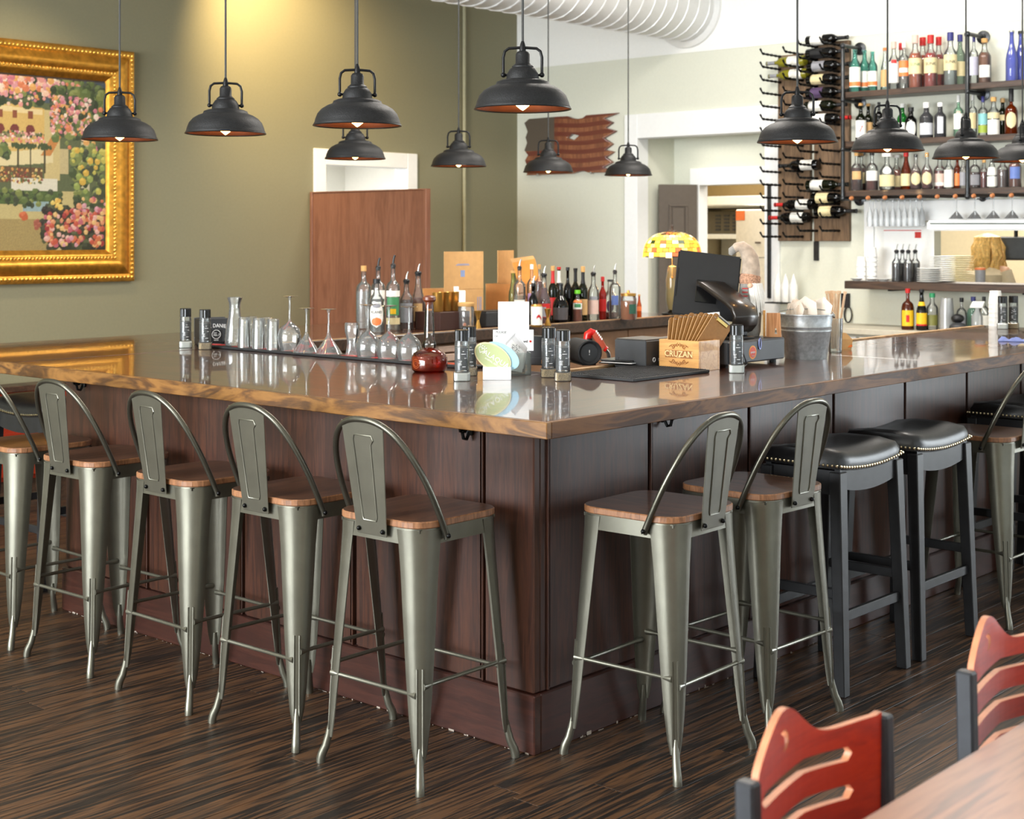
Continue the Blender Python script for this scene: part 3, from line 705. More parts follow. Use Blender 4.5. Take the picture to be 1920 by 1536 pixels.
def prof_r(style, f):
    P = STY[style]
    for (a, ra), (b, rb) in zip(P, P[1:]):
        if a <= f <= b: return ra+(rb-ra)*(f-a)/max(b-a, 1e-6)
    return P[-1][1]
def band(mb, style, h, r, f0, f1, half, off=0.0008, n=12, ctr=0.0, oval=False):
    rs = []
    m = 8 if oval else 4
    for j in range(m+1):
        f = f0+(f1-f0)*j/m; rr = r*prof_r(style, f)+off
        hh = half*(math.sqrt(max(0.0, 1-(2*j/m-1)**2)) if oval else 1.0)+1e-4
        rs.append([Vector((rr*math.sin(ctr+hh*(2*i/n-1)), -rr*math.cos(ctr+hh*(2*i/n-1)), f*h)) for i in range(n+1)])
    mb.rings(rs, closed=False, caps=False)
def bottle(name, label, p, h, r, style, gm, liq=None, lvl=0.55, labs=(), cap=None, pour=None, rz=None, group=None, txt=None, cat='bottle', lie=None):
    t = thing(name, label, cat, p, face(p) if rz is None else rz, group)
    P = STY[style]
    MB().lathe([(q*r, f*h) for f, q in P], 20, capb=False).build('glass_body', gm, t, smooth=True, ang=60)
    if liq:
        pr = [(q*r*0.93, max(f*h, 0.004)) for f, q in P if f < lvl]+[(prof_r(style, lvl)*r*0.93, lvl*h)]
        MB().lathe(pr, 18).build('liquid', liq, t, smooth=True, ang=50)
    for lb in labs:
        f0, f1, m = lb[:3]; half = lb[3] if len(lb) > 3 else 1.15; off = lb[4] if len(lb) > 4 else 0.0008
        mb = MB(); band(mb, style, h, r, f0, f1, half, off, oval=(len(lb) > 5 and lb[5]))
        mb.build('paper_label', m, t, smooth=True)
    if cap:
        m, ch = cap[:2]; cr = r*prof_r(style, 0.97)*(cap[2] if len(cap) > 2 else 1.18)
        MB().lathe([(cr, h-ch*0.55), (cr, h+ch*0.42), (cr*0.92, h+ch*0.45)], 16).build('cap', m, t, smooth=True, ang=40)
    if pour:
        cr = r*prof_r(style, 0.97)
        MB().lathe([(cr*0.8, h-0.015), (cr*1.2, h), (cr*1.2, h+0.006), (cr*0.7, h+0.014)], 12).build('pourer_collar', M_BLK, t, smooth=True)
        m, ln = (M_STEEL, 0.055) if pour == 'silver' else (M_BLK, 0.06)
        MB().tube([(0, 0, h+0.01), (0.001, 0, h+0.02), (0.004, 0, h+ln*0.7), (0.010, 0, h+ln)], [0.0055, 0.0052, 0.0045, 0.0035] if pour == 'silver' else [0.006, 0.0062, 0.0062, 0.0062], 8).build('pour_spout', m, t, smooth=True)
    if txt:
        s, f, sz_, m = txt[:4]
        rr = r*prof_r(style, f)+0.0016
        text(s, sz_, m, t, (0, -rr, f*h), (PI/2, 0, 0), bend=rr)
    return t
def at_bar(px, base, top, wpx):
    p = on_z(px, base, BZ); D = depth(p); r = wpx/2*D/FPX
    if p.y < 2.985+r:                       # keep the whole foot on the slab
        q = on_y(px, HOR, 2.985+r); p = Vector((q.x, q.y, BZ)); D = depth(p)
    return p, (base-top)*D/FPX, wpx/2*D/FPX

L_WHITE = paint('white_label', (240, 238, 230), 0.6); L_CREAM = paint('cream_label', (224, 208, 160), 0.6)
L_BLACK = paint('black_label', (26, 26, 28), 0.5); L_RED = paint('red_label', (196, 32, 30), 0.5)
L_GREEN = paint('green_label', (70, 140, 90), 0.5); L_BLUE = paint('blue_label', (96, 118, 180), 0.5)
L_YEL = paint('yellow_label', (240, 190, 30), 0.5); L_ORG = paint('orange_label', (238, 130, 70), 0.5)
L_TAN = paint('tan_label', (206, 166, 112), 0.6); L_PUR = paint('purple_label', (82, 62, 96), 0.5)
L_PINK = paint('pinkish_label', (222, 190, 176), 0.6); L_GREY = paint('grey_label', (150, 150, 156), 0.5)
M_CORK = paint('cork', (206, 160, 98), 0.8); M_WCAP = paint('white_cap', (236, 236, 232), 0.4); M_NAVY = paint('navy_cap', (52, 54, 120), 0.4)
M_LGRN = paint('lime_green_cap', (110, 200, 40), 0.4)
M_GOLDC = paint('gold_tin', (214, 164, 84), 0.3, 0.8)

# ---- spice grinders
M_SALT = paint('white_salt', (232, 230, 224), 0.8); M_PEP = paint('peppercorns', (168, 140, 96), 0.8, var=0.5, scale=260)
def grinder(tname, label, p, fill):
    t = thing('spice_grinder', label, 'grinder', p, face(p), 'spice grinders on the bar')
    ft = MB().prism(rrect(0.056, 0.056, 0.012, 4), 0.0, 0.030).build('acrylic_foot', fill, t, bevel=0.003)
    MB().prism(rrect(0.062, 0.062, 0.014, 4), -0.0, 0.033).build('foot_shell', G_ACR, t, bevel=0.003)
    MB().lathe([(0.026, 0.033), (0.0265, 0.04), (0.0265, 0.135), (0.025, 0.146)], 24).build('jar', G_ACR, t, smooth=True)
    MB().lathe([(0.0258, 0.040), (0.0258, 0.124)], 24).build('black_sleeve', L_BLACK, t, smooth=True)
    rg = MB()
    for z in (0.128, 0.122): rg.lathe([(0.0266, z), (0.0269, z+0.0012)], 24, capa=False, capb=False)
    tag(rg.build('silver_band', M_STEEL, t, smooth=True), kind='stuff')
    pr = MB()
    for z, a, hw in ((0.108, 0.2, 0.10), (0.098, 0.25, 0.32), (0.090, -0.35, 0.10), (0.083, 0.5, 0.16), (0.072, -0.2, 0.2), (0.066, -0.2, 0.14), (0.060, -0.2, 0.18), (0.052, 0.3, 0.24)):
        rs = [[Vector((0.0272*math.sin(a+hw*(2*i/6-1)), -0.0272*math.cos(a+hw*(2*i/6-1)), z+dz)) for i in range(7)] for dz in (0, 0.0015)]
        pr.rings(rs, closed=False, caps=False)
    tag(pr.build('sleeve_print', M_WPRINT, t), kind='stuff')
    cp_ = MB(); rs = []
    for z, q in ((0.146, 1.0), (0.182, 1.0), (0.186, 0.93)):
        rs.append([Vector(((0.0262 if k % 2 else 0.0245)*q*math.cos(2*PI*k/36), (0.0262 if k % 2 else 0.0245)*q*math.sin(2*PI*k/36), z)) for k in range(36)])
    cp_.rings(rs); cp_.build('ribbed_cap', M_BLKG, t)
    return t
grinder('g', 'black-capped spice grinder at the far left end of the bar', on_z(348, 652, BZ), M_SALT)
grinder('g', 'black-capped spice grinder in front of the black napkin caddy', on_z(384.5, 655, BZ), M_PEP)
grinder('g', 'black-capped salt grinder beside the amber decanter, front one of the pair', on_z(866, 714, BZ), M_SALT)
grinder('g', 'black-capped pepper grinder half hidden behind the salt grinder by the decanter', on_z(880, 704, BZ), M_PEP)
grinder('g', 'black-capped pepper grinder right of the white table sign, left of its pair', on_z(1029, 707, BZ), M_PEP)
grinder('g', 'black-capped pepper grinder right of the white table sign, front one of the pair', on_z(1055.5, 714, BZ), M_PEP)
grinder('g', 'black-capped salt grinder standing before the cash drawer', on_z(1381, 699, BZ), M_SALT)
grinder('g', 'black-capped spice grinder at the far right end of the bar, left of its pair', on_z(1880, 617, BZ), M_SALT)
grinder('g', 'black-capped spice grinder at the far right end of the bar, right of its pair', on_z(1900, 616, BZ), M_PEP)

# ---- napkin caddy
p = on_z(399, 645, BZ)
t = thing('napkin_caddy', 'black napkin caddy with white lettering at the far left of the bar', 'caddy', p, face(p, 0.28))
BOX('front_panel', M_CHAR, t, -0.078, 0.078, -0.058, -0.05, 0.012, 0.128, 0.003); BOX('back_panel', M_CHAR, t, -0.078, 0.078, 0.05, 0.058, 0.012, 0.128, 0.003)
BOX('tray', M_BLK, t, -0.078, 0.078, -0.0495, 0.0495, 0.0, 0.03, 0.003); BOX('side_panel', M_BLK, t, 0.07, 0.078, -0.0495, 0.0495, 0.031, 0.124); BOX('side_panel', M_BLK, t, -0.078, -0.07, -0.0495, 0.0495, 0.031, 0.124)
BOX('dark_emblem_panel', M_BLK, t, -0.03, 0.03, -0.0592, -0.0582, 0.014, 0.072)
text("JACK DANIEL'S", 0.026, M_WPRINT, t, (0.0, -0.0586, 0.092), yfun=lambda x: -x*x*2.2, sx=0.86)
MB().tube([(0.021*math.cos(2*PI*i/24), -0.0596, 0.05+0.021*math.sin(2*PI*i/24)) for i in range(24)], 0.0012, 5, closed=True).build('emblem_ring', M_WPRINT, t)
text("Old", 0.010, M_WPRINT, t, (-0.006, -0.0596, 0.057)); text("No.7", 0.015, M_WPRINT, t, (0, -0.0596, 0.047), shear=0.2); text("BRAND", 0.007, M_WPRINT, t, (0, -0.0596, 0.022))

# ---- glasses on the rail mat
MZ = BZ+0.0125
def gl(name, label, cat, px, prof, group=None, m=G_SPARK, x=1.10, n=28):
    q = on_x(px, 600, x); q.z = MZ
    return tag(MB().lathe(prof, n, capa=False, capb=False).build(name, m, None, smooth=True, ang=50, loc=q), label, cat, group)
carafe = [(0.0, 0.004), (0.042, 0.004), (0.046, 0.012), (0.046, 0.03), (0.040, 0.09), (0.030, 0.14), (0.026, 0.175), (0.027, 0.20), (0.036, 0.226), (0.034, 0.228), (0.024, 0.2), (0.023, 0.175)]
gl('carafe', 'clear glass carafe with flared lip beside the black caddy', 'carafe', 440, carafe)
tum = [(0.0, 0.141), (0.024, 0.141), (0.0275, 0.137), (0.029, 0.06), (0.031, 0.0), (0.0295, 0.0), (0.0275, 0.06), (0.025, 0.128), (0.0, 0.130)]
for i, px in enumerate((458, 471.5, 485, 498.5, 512)):
    gl('tumbler', ['upturned clear tumbler nearest the carafe', 'upturned clear tumbler, second from the carafe', 'upturned clear tumbler, middle of the row of five', 'upturned clear tumbler, second from the balloon glass', 'upturned clear tumbler nearest the balloon glass'][i], 'glass', px, tum, 'row of upturned tumblers', x=1.10+(0.026 if i % 2 else -0.024))
def stem(bowl, hb, h, foot): return bowl+[(0.006, hb+0.008), (0.0042, hb+0.03), (0.0042, h-0.02), (0.008, h-0.006), (foot*0.6, h-0.002), (foot, h), (foot*0.9, h+0.0012), (0.0, h+0.002)]
wine = stem([(0.040, 0.0), (0.047, 0.02), (0.053, 0.05), (0.052, 0.075), (0.043, 0.10), (0.025, 0.118), (0.012, 0.126)], 0.128, 0.245, 0.037)
gob = stem([(0.046, 0.0), (0.053, 0.03), (0.054, 0.05), (0.047, 0.075), (0.03, 0.096), (0.012, 0.108)], 0.11, 0.222, 0.037)
mart = stem([(0.060, 0.0), (0.045, 0.024), (0.018, 0.062), (0.009, 0.078)], 0.082, 0.195, 0.036)
gl('balloon_wine_glass', 'upturned balloon wine glass next to the tumblers', 'glass', 543, wine, x=1.095)
gl('martini_glass', 'upturned martini glass nearer the balloon glass', 'glass', 574.5, mart, 'upturned martini glasses', x=1.09)
gl('martini_glass', 'upturned martini glass before the wooden screen edge', 'glass', 616, mart, 'upturned martini glasses', x=1.10)
pil = [(0.030, 0.0), (0.026, 0.02), (0.021, 0.05), (0.024, 0.075), (0.031, 0.10), (0.032, 0.135), (0.028, 0.142), (0.0, 0.142)]
gl('waisted_glass', 'upturned waisted cocktail glass between martini and wine glasses', 'glass', 660, pil, x=1.11)
for i, px in enumerate((690, 729, 767)):
    gl('wine_goblet', ['upturned wine goblet, left one of three', 'upturned wine goblet, middle one of three', 'upturned wine goblet, right one of three beside the decanter'][i], 'glass', px, gob, 'upturned wine goblets on the mat', x=1.10)

# ---- whiskey decanter bottle
p = on_z(805, 697, BZ)
t = thing('whiskey_decanter', 'squat amber whiskey bottle with long neck and wooden stopper', 'bottle', p, face(p))
dp = [(0.058, 0.0), (0.068, 0.008), (0.0715, 0.03), (0.070, 0.055), (0.060, 0.074), (0.036, 0.086), (0.023, 0.092), (0.027, 0.102), (0.027, 0.112), (0.021, 0.122), (0.021, 0.15), (0.0175, 0.22), (0.0165, 0.262)]
MB().lathe(dp, 32, capb=False).build('glass_body', glass('decanter_glass', (252, 250, 246), 0.0, 1.2), t, smooth=True, ang=60)
MB().lathe([(0.056, 0.003), (0.066, 0.01), (0.0693, 0.03), (0.068, 0.055), (0.064, 0.063)], 32).build('whiskey', glass('whiskey_liquid', (212, 76, 22), 0.22, 0.6), t, smooth=True)
M_STOP = paint('red_brown_stopper', (104, 48, 22), 0.35)
MB().lathe([(0.014, 0.245), (0.015, 0.27), (0.021, 0.272), (0.026, 0.279), (0.025, 0.29), (0.016, 0.296), (0.0, 0.297)], 24).build('stopper', M_STOP, t, smooth=True)
MB().lathe([(0.0135, 0.25), (0.0135, 0.272)], 16).build('cork', M_CORK, t, smooth=True)
mb = MB()
for rr in (0.017, 0.011): mb.tube([(0.0715*math.sin(-0.8+rr/0.07*math.cos(2*PI*i/20)), -0.0725*math.cos(-0.8+rr/0.07*math.cos(2*PI*i/20)), 0.035+rr*math.sin(2*PI*i/20)) for i in range(20)], 0.0012, 5, closed=True)
tag(mb.build('embossed_seal', paint('seal_brown', (150, 70, 20), 0.4), t), kind='stuff')

# ---- card stand, papers and signs at the corner
p = on_z(932, 712, BZ)
t = thing('card_stand', 'white card stand holding a tilted pale green oval card', 'card stand', p, face(p, 0.0))
BOX('front_lip', M_PAPER, t, -0.052, 0.052, -0.018, -0.012, 0.0, 0.048, 0.002); BOX('back_plate', M_PAPER, t, -0.052, 0.052, 0.012, 0.018, 0.0, 0.06, 0.002); BOX('bottom_plate', M_PAPER, t, -0.052, 0.052, -0.0115, 0.0115, 0.0, 0.004)
M_SAGE = paint('sage_card', (184, 194, 142), 0.6, var=0.03); M_OFFW = paint('card_border_cream', (236, 224, 176), 0.6); M_SKY = paint('sky_blue_card', (164, 206, 226), 0.6)
def oval(a, b, n=40): return [(a*math.cos(2*PI*i/n), b*math.sin(2*PI*i/n)) for i in range(n)]
tl = math.radians(-32)
RX = Matrix.Rotation(PI/2, 4, 'X')
def oc(name, m, a, b, y, x, z, dz=0.0): return MB().prism([(u*math.cos(tl)-v*math.sin(tl), u*math.sin(tl)+v*math.cos(tl)) for u, v in oval(a, b)], -0.0007, 0.0007, Matrix.Translation((x, y, z)) @ RX).build(name, m, t)
blue = oc('blue_oval_card', M_SKY, 0.072, 0.042, -0.002, 0.016, 0.088)
ovc = oc('oval_card_border', M_OFFW, 0.074, 0.046, -0.006, -0.016, 0.083)
oc('oval_card', M_SAGE, 0.069, 0.041, -0.0076, -0.016, 0.083)
def trot(x, z): return (-0.016+x*math.cos(tl)-z*math.sin(tl), -0.0088, 0.083+x*math.sin(tl)+z*math.cos(tl))
text('ALAQUA', 0.027, M_WPRINT, t, trot(0.014, 0.0), (PI/2, -tl, 0)); text('ANIMAL REFUGE', 0.0095, M_WPRINT, t, trot(0.012, -0.017), (PI/2, -tl, 0))
hp = []
for i in range(28):
    a = 2*PI*i/28; hx = 16*math.sin(a)**3; hy = 13*math.cos(a)-5*math.cos(2*a)-2*math.cos(3*a)-math.cos(4*a)
    hp.append(trot(-0.049+hx*0.00072, 0.002+hy*0.00072))
MB().tube(hp, 0.0013, 5, closed=True).build('heart_emblem', M_WPRINT, t)
mb = MB()
for dx in (-0.012, -0.004, 0.004, 0.012): mb.ball(trot(-0.049+dx, 0.018-abs(dx)*0.2), 0.0026, 8)
tag(mb.build('paw_toes', M_WPRINT, t), kind='stuff')
p = on_z(967, 702, BZ)
t = thing('acrylic_leaflet_box', 'clear acrylic box stuffed with folded white leaflets beside the oval card', 'holder', p, face(p, 0.15))
for a in ((-0.045, 0.052, -0.045, -0.042, 0.0, 0.085), (-0.045, 0.052, 0.042, 0.045, 0.0, 0.085), (0.049, 0.052, -0.042, 0.042, 0.0, 0.085), (-0.045, -0.042, -0.042, 0.042, 0.0, 0.085), (-0.042, 0.049, -0.042, 0.042, 0.0, 0.003)):
    BOX('acrylic_wall', G_ACR, t, *a)
def sheet(name, m, pts, parent, th=0.0008):
    v = [Vector(q) for q in pts]; nrm = (v[1]-v[0]).cross(v[2]-v[0]).normalized()*th
    return MB().rings([[q+nrm for q in v], [q-nrm for q in v]]).build(name, m, parent)
sheet('leaflet', M_PAPER, [(-0.075, -0.02, 0.075), (-0.02, -0.03, 0.135), (0.03, -0.022, 0.085), (0.02, -0.03, 0.01), (-0.04, -0.028, 0.02)], t)
sheet('leaflet', paint('grey_leaflet', (206, 206, 208), 0.6), [(-0.04, 0.0, 0.12), (0.0, 0.01, 0.158), (0.045, 0.0, 0.10), (0.03, 0.0, 0.02), (-0.02, 0.0, 0.03)], t)
mb = MB()
for i in range(40):
    x = -0.02+0.03*R.random(); z = 0.085+0.03*R.random(); mb.box(x, x+0.002, -0.0335, -0.0325, z, z+0.002)
tag(mb.build('speckled_print', M_BLK, t), kind='stuff')
BOX('brown_coaster', M_SHELF, t, -0.03, 0.04, 0.022, 0.030, 0.004, 0.05)
p = on_z(963, 690, BZ)
t = thing('table_sign', 'blank white square sign standing behind the leaflets', 'sign', p, face(p, 0.05))
BOX('sign_board', M_PAPER, t, -0.062, 0.062, -0.004, 0.0, 0.10, 0.265, 0.001); BOX('stand', G_ACR, t, -0.05, 0.05, 0.0005, 0.006, 0.0, 0.25); BOX('stand_foot', G_ACR, t, -0.05, 0.05, -0.03, 0.04, 0.0, 0.003)
p = on_z(963, 693, BZ)
t = thing('notice_card', 'white notice card with small grey print below the blank sign', 'sign', p+Vector((0, 0, 0)), face(p, 0.05))
BOX('card', M_PAPER, t, -0.082, 0.078, -0.016, -0.0145, 0.075, 0.158, 0.0); BOX('prop', G_ACR, t, -0.02, 0.02, -0.014, -0.011, 0.0, 0.10)
text('PLEASE', 0.014, M_PRINT, t, (-0.05, -0.0166, 0.148)); text('OF', 0.012, M_PRINT, t, (-0.07, -0.0166, 0.132)); text('wd', 0.014, M_PRINT, t, (0.046, -0.0166, 0.112), bold=0.0005)
MB().prism(oval(0.0045, 0.0045, 16), 0, 0.0005, Matrix.Translation((0.066, -0.0164, 0.112)) @ RX).build('red_dot', M_RED, t)
p = on_z(1012, 684, BZ)
t = thing('menu_box', 'black upright menu box behind the grinders', 'box', p, face(p, -0.35))
BOX('box_body', M_BLK, t, -0.055, 0.045, -0.03, 0.03, 0.0, 0.118, 0.003); BOX('drawer_line', M_CHAR, t, -0.05, 0.035, -0.0312, -0.0302, 0.03, 0.032); BOX('latch', M_PINE, t, 0.02, 0.056, -0.035, -0.0303, 0.008, 0.024)

# ---- speaker
p = on_z(1092, 682, BZ)
t = thing('portable_speaker', 'black cylindrical portable speaker lying behind the grinders', 'speaker', p+Vector((0, 0, 0.052)), face(p, 0.32))
Mx = Matrix.Rotation(PI/2, 4, 'X')
MB().lathe([(0.043, -0.10), (0.050, -0.095), (0.050, 0.075), (0.0515, 0.08), (0.0515, 0.098), (0.047, 0.101), (0.040, 0.092), (0.036, 0.088)], 32, M=Mx).build('barrel', paint('speaker_cloth', (34, 35, 38), 0.8, var=0.3, scale=300), t, smooth=True)
MB().lathe([(0.0, 0.090), (0.036, 0.090), (0.038, 0.088)], 28, M=Mx).build('bass_cone', M_CHAR, t, smooth=True)
text('!', 0.03, M_WPRINT, t, (0, -0.0912, 0), (PI/2, 0, 0))
BOX('base_strip', M_BLK, t, -0.03, 0.03, -0.09, 0.09, -0.052, -0.046, 0.002)
# ---- soda gun
p = on_z(1103, 662, BZ)
t = thing('soda_gun', 'red and clear soda gun resting in its holder', 'soda gun', p, face(p))
MB().lathe([(0.028, 0.0), (0.026, 0.02), (0.018, 0.05), (0.020, 0.066)], 18).build('holster', M_BLK, t, smooth=True)
MB().tube([(-0.004, 0, 0.06), (0.0, 0, 0.082), (0.014, 0, 0.094), (0.03, 0, 0.088)], [0.019, 0.021, 0.019, 0.015], 14).build('nozzle_head', M_REDG, t, smooth=True)
MB().tube([(0.026, 0, 0.088), (0.05, 0, 0.056), (0.072, 0, 0.026)], [0.016, 0.0165, 0.012], 14).build('grip', glass('pinkish_plastic', (226, 110, 84), 0.6), t, smooth=True)
mb = MB()
for i in range(5):
    f = i/5; mb.box(0.034+0.03*f, 0.040+0.03*f, -0.016, 0.016, 0.094-0.042*f, 0.101-0.042*f)
tag(mb.build('button_row', M_PAPER, t), kind='stuff')
MB().lathe([(0.013, 0.0), (0.013, 0.012)], 14, (0, 0, 0), Matrix.Translation((0.073, 0, 0.022)) @ Matrix.Rotation(math.radians(125), 4, 'Y')).build('red_collar', M_REDG, t, smooth=True)
MB().tube([(0.078, 0, 0.016), (0.09, 0.01, 0.0), (0.10, 0.03, -0.06), (0.10, 0.10, -0.14)], 0.009, 10).build('steel_hose', M_STEEL, t, smooth=True)

# ---- service mat and bill folder
t = thing('service_mat', 'black rubber service mat by the bamboo box', 'bar mat', (0, 0, BZ))
BOX('mat', M_RUB, t, 1.09, 1.575, 0.515, 0.85, 0.0005, 0.012, 0.002)
nub = MB()
for i in range(46):
    for j in range(30): nub.box(1.10+i*0.0102, 1.105+i*0.0102, 0.525+j*0.0105, 0.530+j*0.0105, 0.012, 0.0145)
tag(nub.build('mat_nubs', M_RUB, t), kind='stuff')
p = on_z(1176, 687, BZ); p.z = BZ+0.0152
t = thing('bill_folder', 'glossy black bill folder with a pen on the service mat', 'folder', p, 0.12)
BOX('back_cover', M_BLKG, t, -0.10, 0.10, -0.075, 0.075, 0.0, 0.005, 0.002); BOX('front_cover', M_BLKG, t, -0.10, 0.10, -0.072, 0.075, 0.012, 0.017, 0.002); BOX('receipts', M_PAPER, t, -0.104, 0.085, -0.082, 0.06, 0.0055, 0.0075)
MB().tube([(-0.06, 0.0, 0.022), (0.07, 0.03, 0.024)], 0.005, 8).build('pen', M_BLKG, t, smooth=True)
BOX('tablet', M_CHAR, t, -0.09, 0.08, -0.04, 0.07, 0.0075, 0.0115, 0.002)

# ---- black printer box, bamboo box with clipboards
t = thing('receipt_printer', 'black cube-shaped receipt printer left of the bamboo box', 'printer', (1.60, 0.845, BZ))
BOX('housing', M_CHAR, t, -0.075, 0.105, -0.062, 0.095, 0.0, 0.112, 0.003); BOX('lid', paint('printer_lid', (70, 66, 62), 0.4), t, -0.07, 0.10, -0.057, 0.09, 0.1125, 0.117, 0.001)
text('toast', 0.024, M_WPRINT, t, (0.03, -0.0626, 0.035)); MB().tube([(-0.022+0.008*math.cos(2*PI*i/16), -0.0628, 0.035+0.008*math.sin(2*PI*i/16)) for i in range(16)], 0.0018, 5, closed=True).build('logo_ring', M_WPRINT, t)
t = thing('bamboo_box', 'light bamboo box with a burnt brand, full of clipboards', 'box', (1.582, 0.571, BZ))
W_, L_, H_ = 0.145, 0.19, 0.118
BOX('front_panel', M_PINE, t, 0, 0.010, 0, L_, 0, H_, 0.001); BOX('back_panel', M_PINE, t, W_-0.01, W_, 0, L_, 0, H_, 0.001)
BOX('side_panel', M_PINE, t, 0.0102, W_-0.0102, 0, 0.01, 0, H_, 0.001); BOX('side_panel', M_PINE, t, 0.0102, W_-0.0102, L_-0.01, L_, 0, H_, 0.001); BOX('bottom_panel', M_PINE, t, 0.0102, W_-0.0102, 0.0102, L_-0.0102, 0, 0.008)
rf = (PI/2, 0, -PI/2)                       # lettering that faces -X
BOX('brand_bar', M_BURN, t, -0.0006, -0.0001, 0.03, 0.16, 0.048, 0.078)
text('CRUZAN', 0.033, paint('pale_brand', (236, 200, 140), 0.6), t, (-0.0012, L_/2, 0.063), rf, bold=0.0004, sx=1.0)
text('RUM', 0.009, paint('pale_brand', (236, 200, 140), 0.6), t, (-0.0012, L_/2, 0.0505), rf)
for zc, sg in ((0.088, 1), (0.038, -1)):
    cr = MB()
    for s in (-1, 1):
        cr.tube([(-0.0006, L_/2+s*(0.006+0.04*i/14), zc+sg*(0.012*math.sin(i*0.7)*(1-i/18)+0.004)) for i in range(15)], 0.0016, 5)
        cr.tube([(-0.0006, L_/2+s*(0.004+0.024*i/10), zc+sg*(0.014+0.006*math.cos(i*0.9))*(1-i/20)) for i in range(11)], 0.0014, 5)
        cr.tube([(-0.0006, L_/2+s*(0.03+0.009*math.cos(i*0.6)), zc+sg*(0.004+0.008*math.sin(i*0.6))) for i in range(9)], 0.0012, 5)
    cr.ball((-0.0004, L_/2, zc+sg*0.012), 0.004, 8)
    tag(cr.build('burnt_scrollwork', M_BURN, t), kind='stuff')
M_HARD = paint('brown_hardboard', (148, 102, 48), 0.4, var=0.1, scale=80); M_BRASS = paint('brass_clip', (206, 176, 108), 0.25, 1.0)
cb0 = None
for i in range(10):
    lean = math.radians(4+i*3.6)
    q = Vector((1.655, 0.666, 0))+RT*(-0.046+0.0092*i)-FW*(-0.026+0.0058*i)
    loc = (q.x, q.y, BZ+0.0085+0.006*math.sin(i*1.9)**2+0.05*math.sin(lean)); lb = 'brown hardboard clipboard in the bamboo box, ' + ['leftmost', 'second from left', 'third from left', 'fourth from left', 'fifth from left', 'fifth from right', 'fourth from right', 'third from right', 'second from right', 'rightmost'][i]
    if cb0 is None:
        cb0 = thing('clipboard', lb, 'clipboard', loc, 0, 'clipboards in the bamboo box')
        MB().prism([(u, v+0.095) for u, v in rrect(0.10, 0.19, 0.012, 4)], -0.0015, 0.0015, Matrix.Rotation(PI/2, 4, 'X')).build('board', M_HARD, cb0)
        BOX('clip', M_BRASS, cb0, -0.03, 0.03, -0.0065, -0.0017, 0.165, 0.184, 0.002); MB().tube([(-0.03, -0.006, 0.184), (0.03, -0.006, 0.184)], 0.005, 10).build('clip_spring', M_STEEL, cb0, smooth=True)
        BOX('edge_strip', paint('pale_board_edge', (206, 164, 116), 0.6), cb0, -0.0510, -0.0502, -0.0014, 0.0014, 0.012, 0.178)
        c_ = cb0
    else: c_ = dup(cb0, loc, 0, lb)
    c_.rotation_euler = (Matrix.Rotation(face(q)+0.55, 4, 'Z') @ Matrix.Rotation(lean, 4, 'Y')).to_euler()

# ---- cash drawer, till screen and its stand
t = thing('cash_drawer', 'black steel cash drawer under the till screen', 'cash drawer', (0, 0, BZ))
BOX('case', M_CHAR, t, 1.765, 2.19, 0.56, 0.95, 0.014, 0.105, 0.003)
BOX('drawer_front', paint('charcoal_drawer', (44, 45, 48), 0.5), t, 1.77, 2.185, 0.554, 0.5598, 0.018, 0.10, 0.002)
for x in (1.80, 2.15):
    for y in (0.59, 0.92): MB().lathe([(0.014, 0.0), (0.014, 0.014)], 12, (x, y, 0)).build('rubber_foot', M_BLK, t)
def disc(name, m, r, y, x=1.94, z=0.055): MB().prism(oval(r, r, 28), 0, 0.0005, Matrix.Translation((x, y, z)) @ RX).build(name, m, t)
disc('sticker_rim', paint('orange_yellow', (246, 160, 50), 0.5), 0.0275, 0.5538); disc('sticker', paint('hot_orange_red', (214, 62, 20), 0.5), 0.0225, 0.5531)
text('presto', 0.0125, M_WPRINT, t, (1.94, 0.5522, 0.056), bold=0.0002); text('TO GO', 0.0065, M_WPRINT, t, (1.94, 0.5522, 0.040))
MB().tube([(1.99+0.0085*math.cos(a), 0.551, 0.088+0.022*math.sin(a)) for a in [2*PI*i/24 for i in range(24)]], 0.0022, 8, closed=True).build('blue_carabiner', paint('pale_blue_metal', (146, 154, 206), 0.3, 0.7), t, smooth=True)
MB().tube([(1.87, 0.60, 0.106), (1.862, 0.548, 0.10), (1.856, 0.545, 0.06), (1.875, 0.54, 0.012), (1.84, 0.53, 0.006), (1.80, 0.535, 0.006)], 0.003, 8).build('cable', M_BLK, t, smooth=True)
DT = BZ+0.1052
p = CAM+ray(1325, 536)*6.22
rzm = face(p, 0.10)
t = thing('till_screen', 'black till touchscreen seen from behind, tilted on its stand', 'screen', (p.x, p.y, DT), rzm)
zc = p.z-DT
Mt = Matrix.Translation((0, 0, zc)) @ Matrix.Rotation(math.radians(7), 4, 'Y') @ Matrix.Rotation(math.radians(-10), 4, 'X')
MB().box(-0.133, 0.133, -0.012, 0.010, -0.138, 0.138, Mt).build('display_shell', M_BLK, t, bevel=0.006, seg=2)
MB().box(-0.124, 0.124, 0.0102, 0.012, -0.128, 0.128, Mt).build('display_glass', M_BLKG, t)
MB().box(-0.127, -0.124, -0.0135, -0.0121, -0.06, 0.06, Mt).build('edge_slot', M_BLKG, t)
MB().box(-0.045, 0.045, -0.016, -0.0121, -0.075, 0.02, Mt).build('mount_plate', M_BLKG, t, bevel=0.002)
MB().box(-0.035, -0.02, -0.0128, -0.0121, -0.015, -0.011, Mt).build('badge', M_STEEL, t)
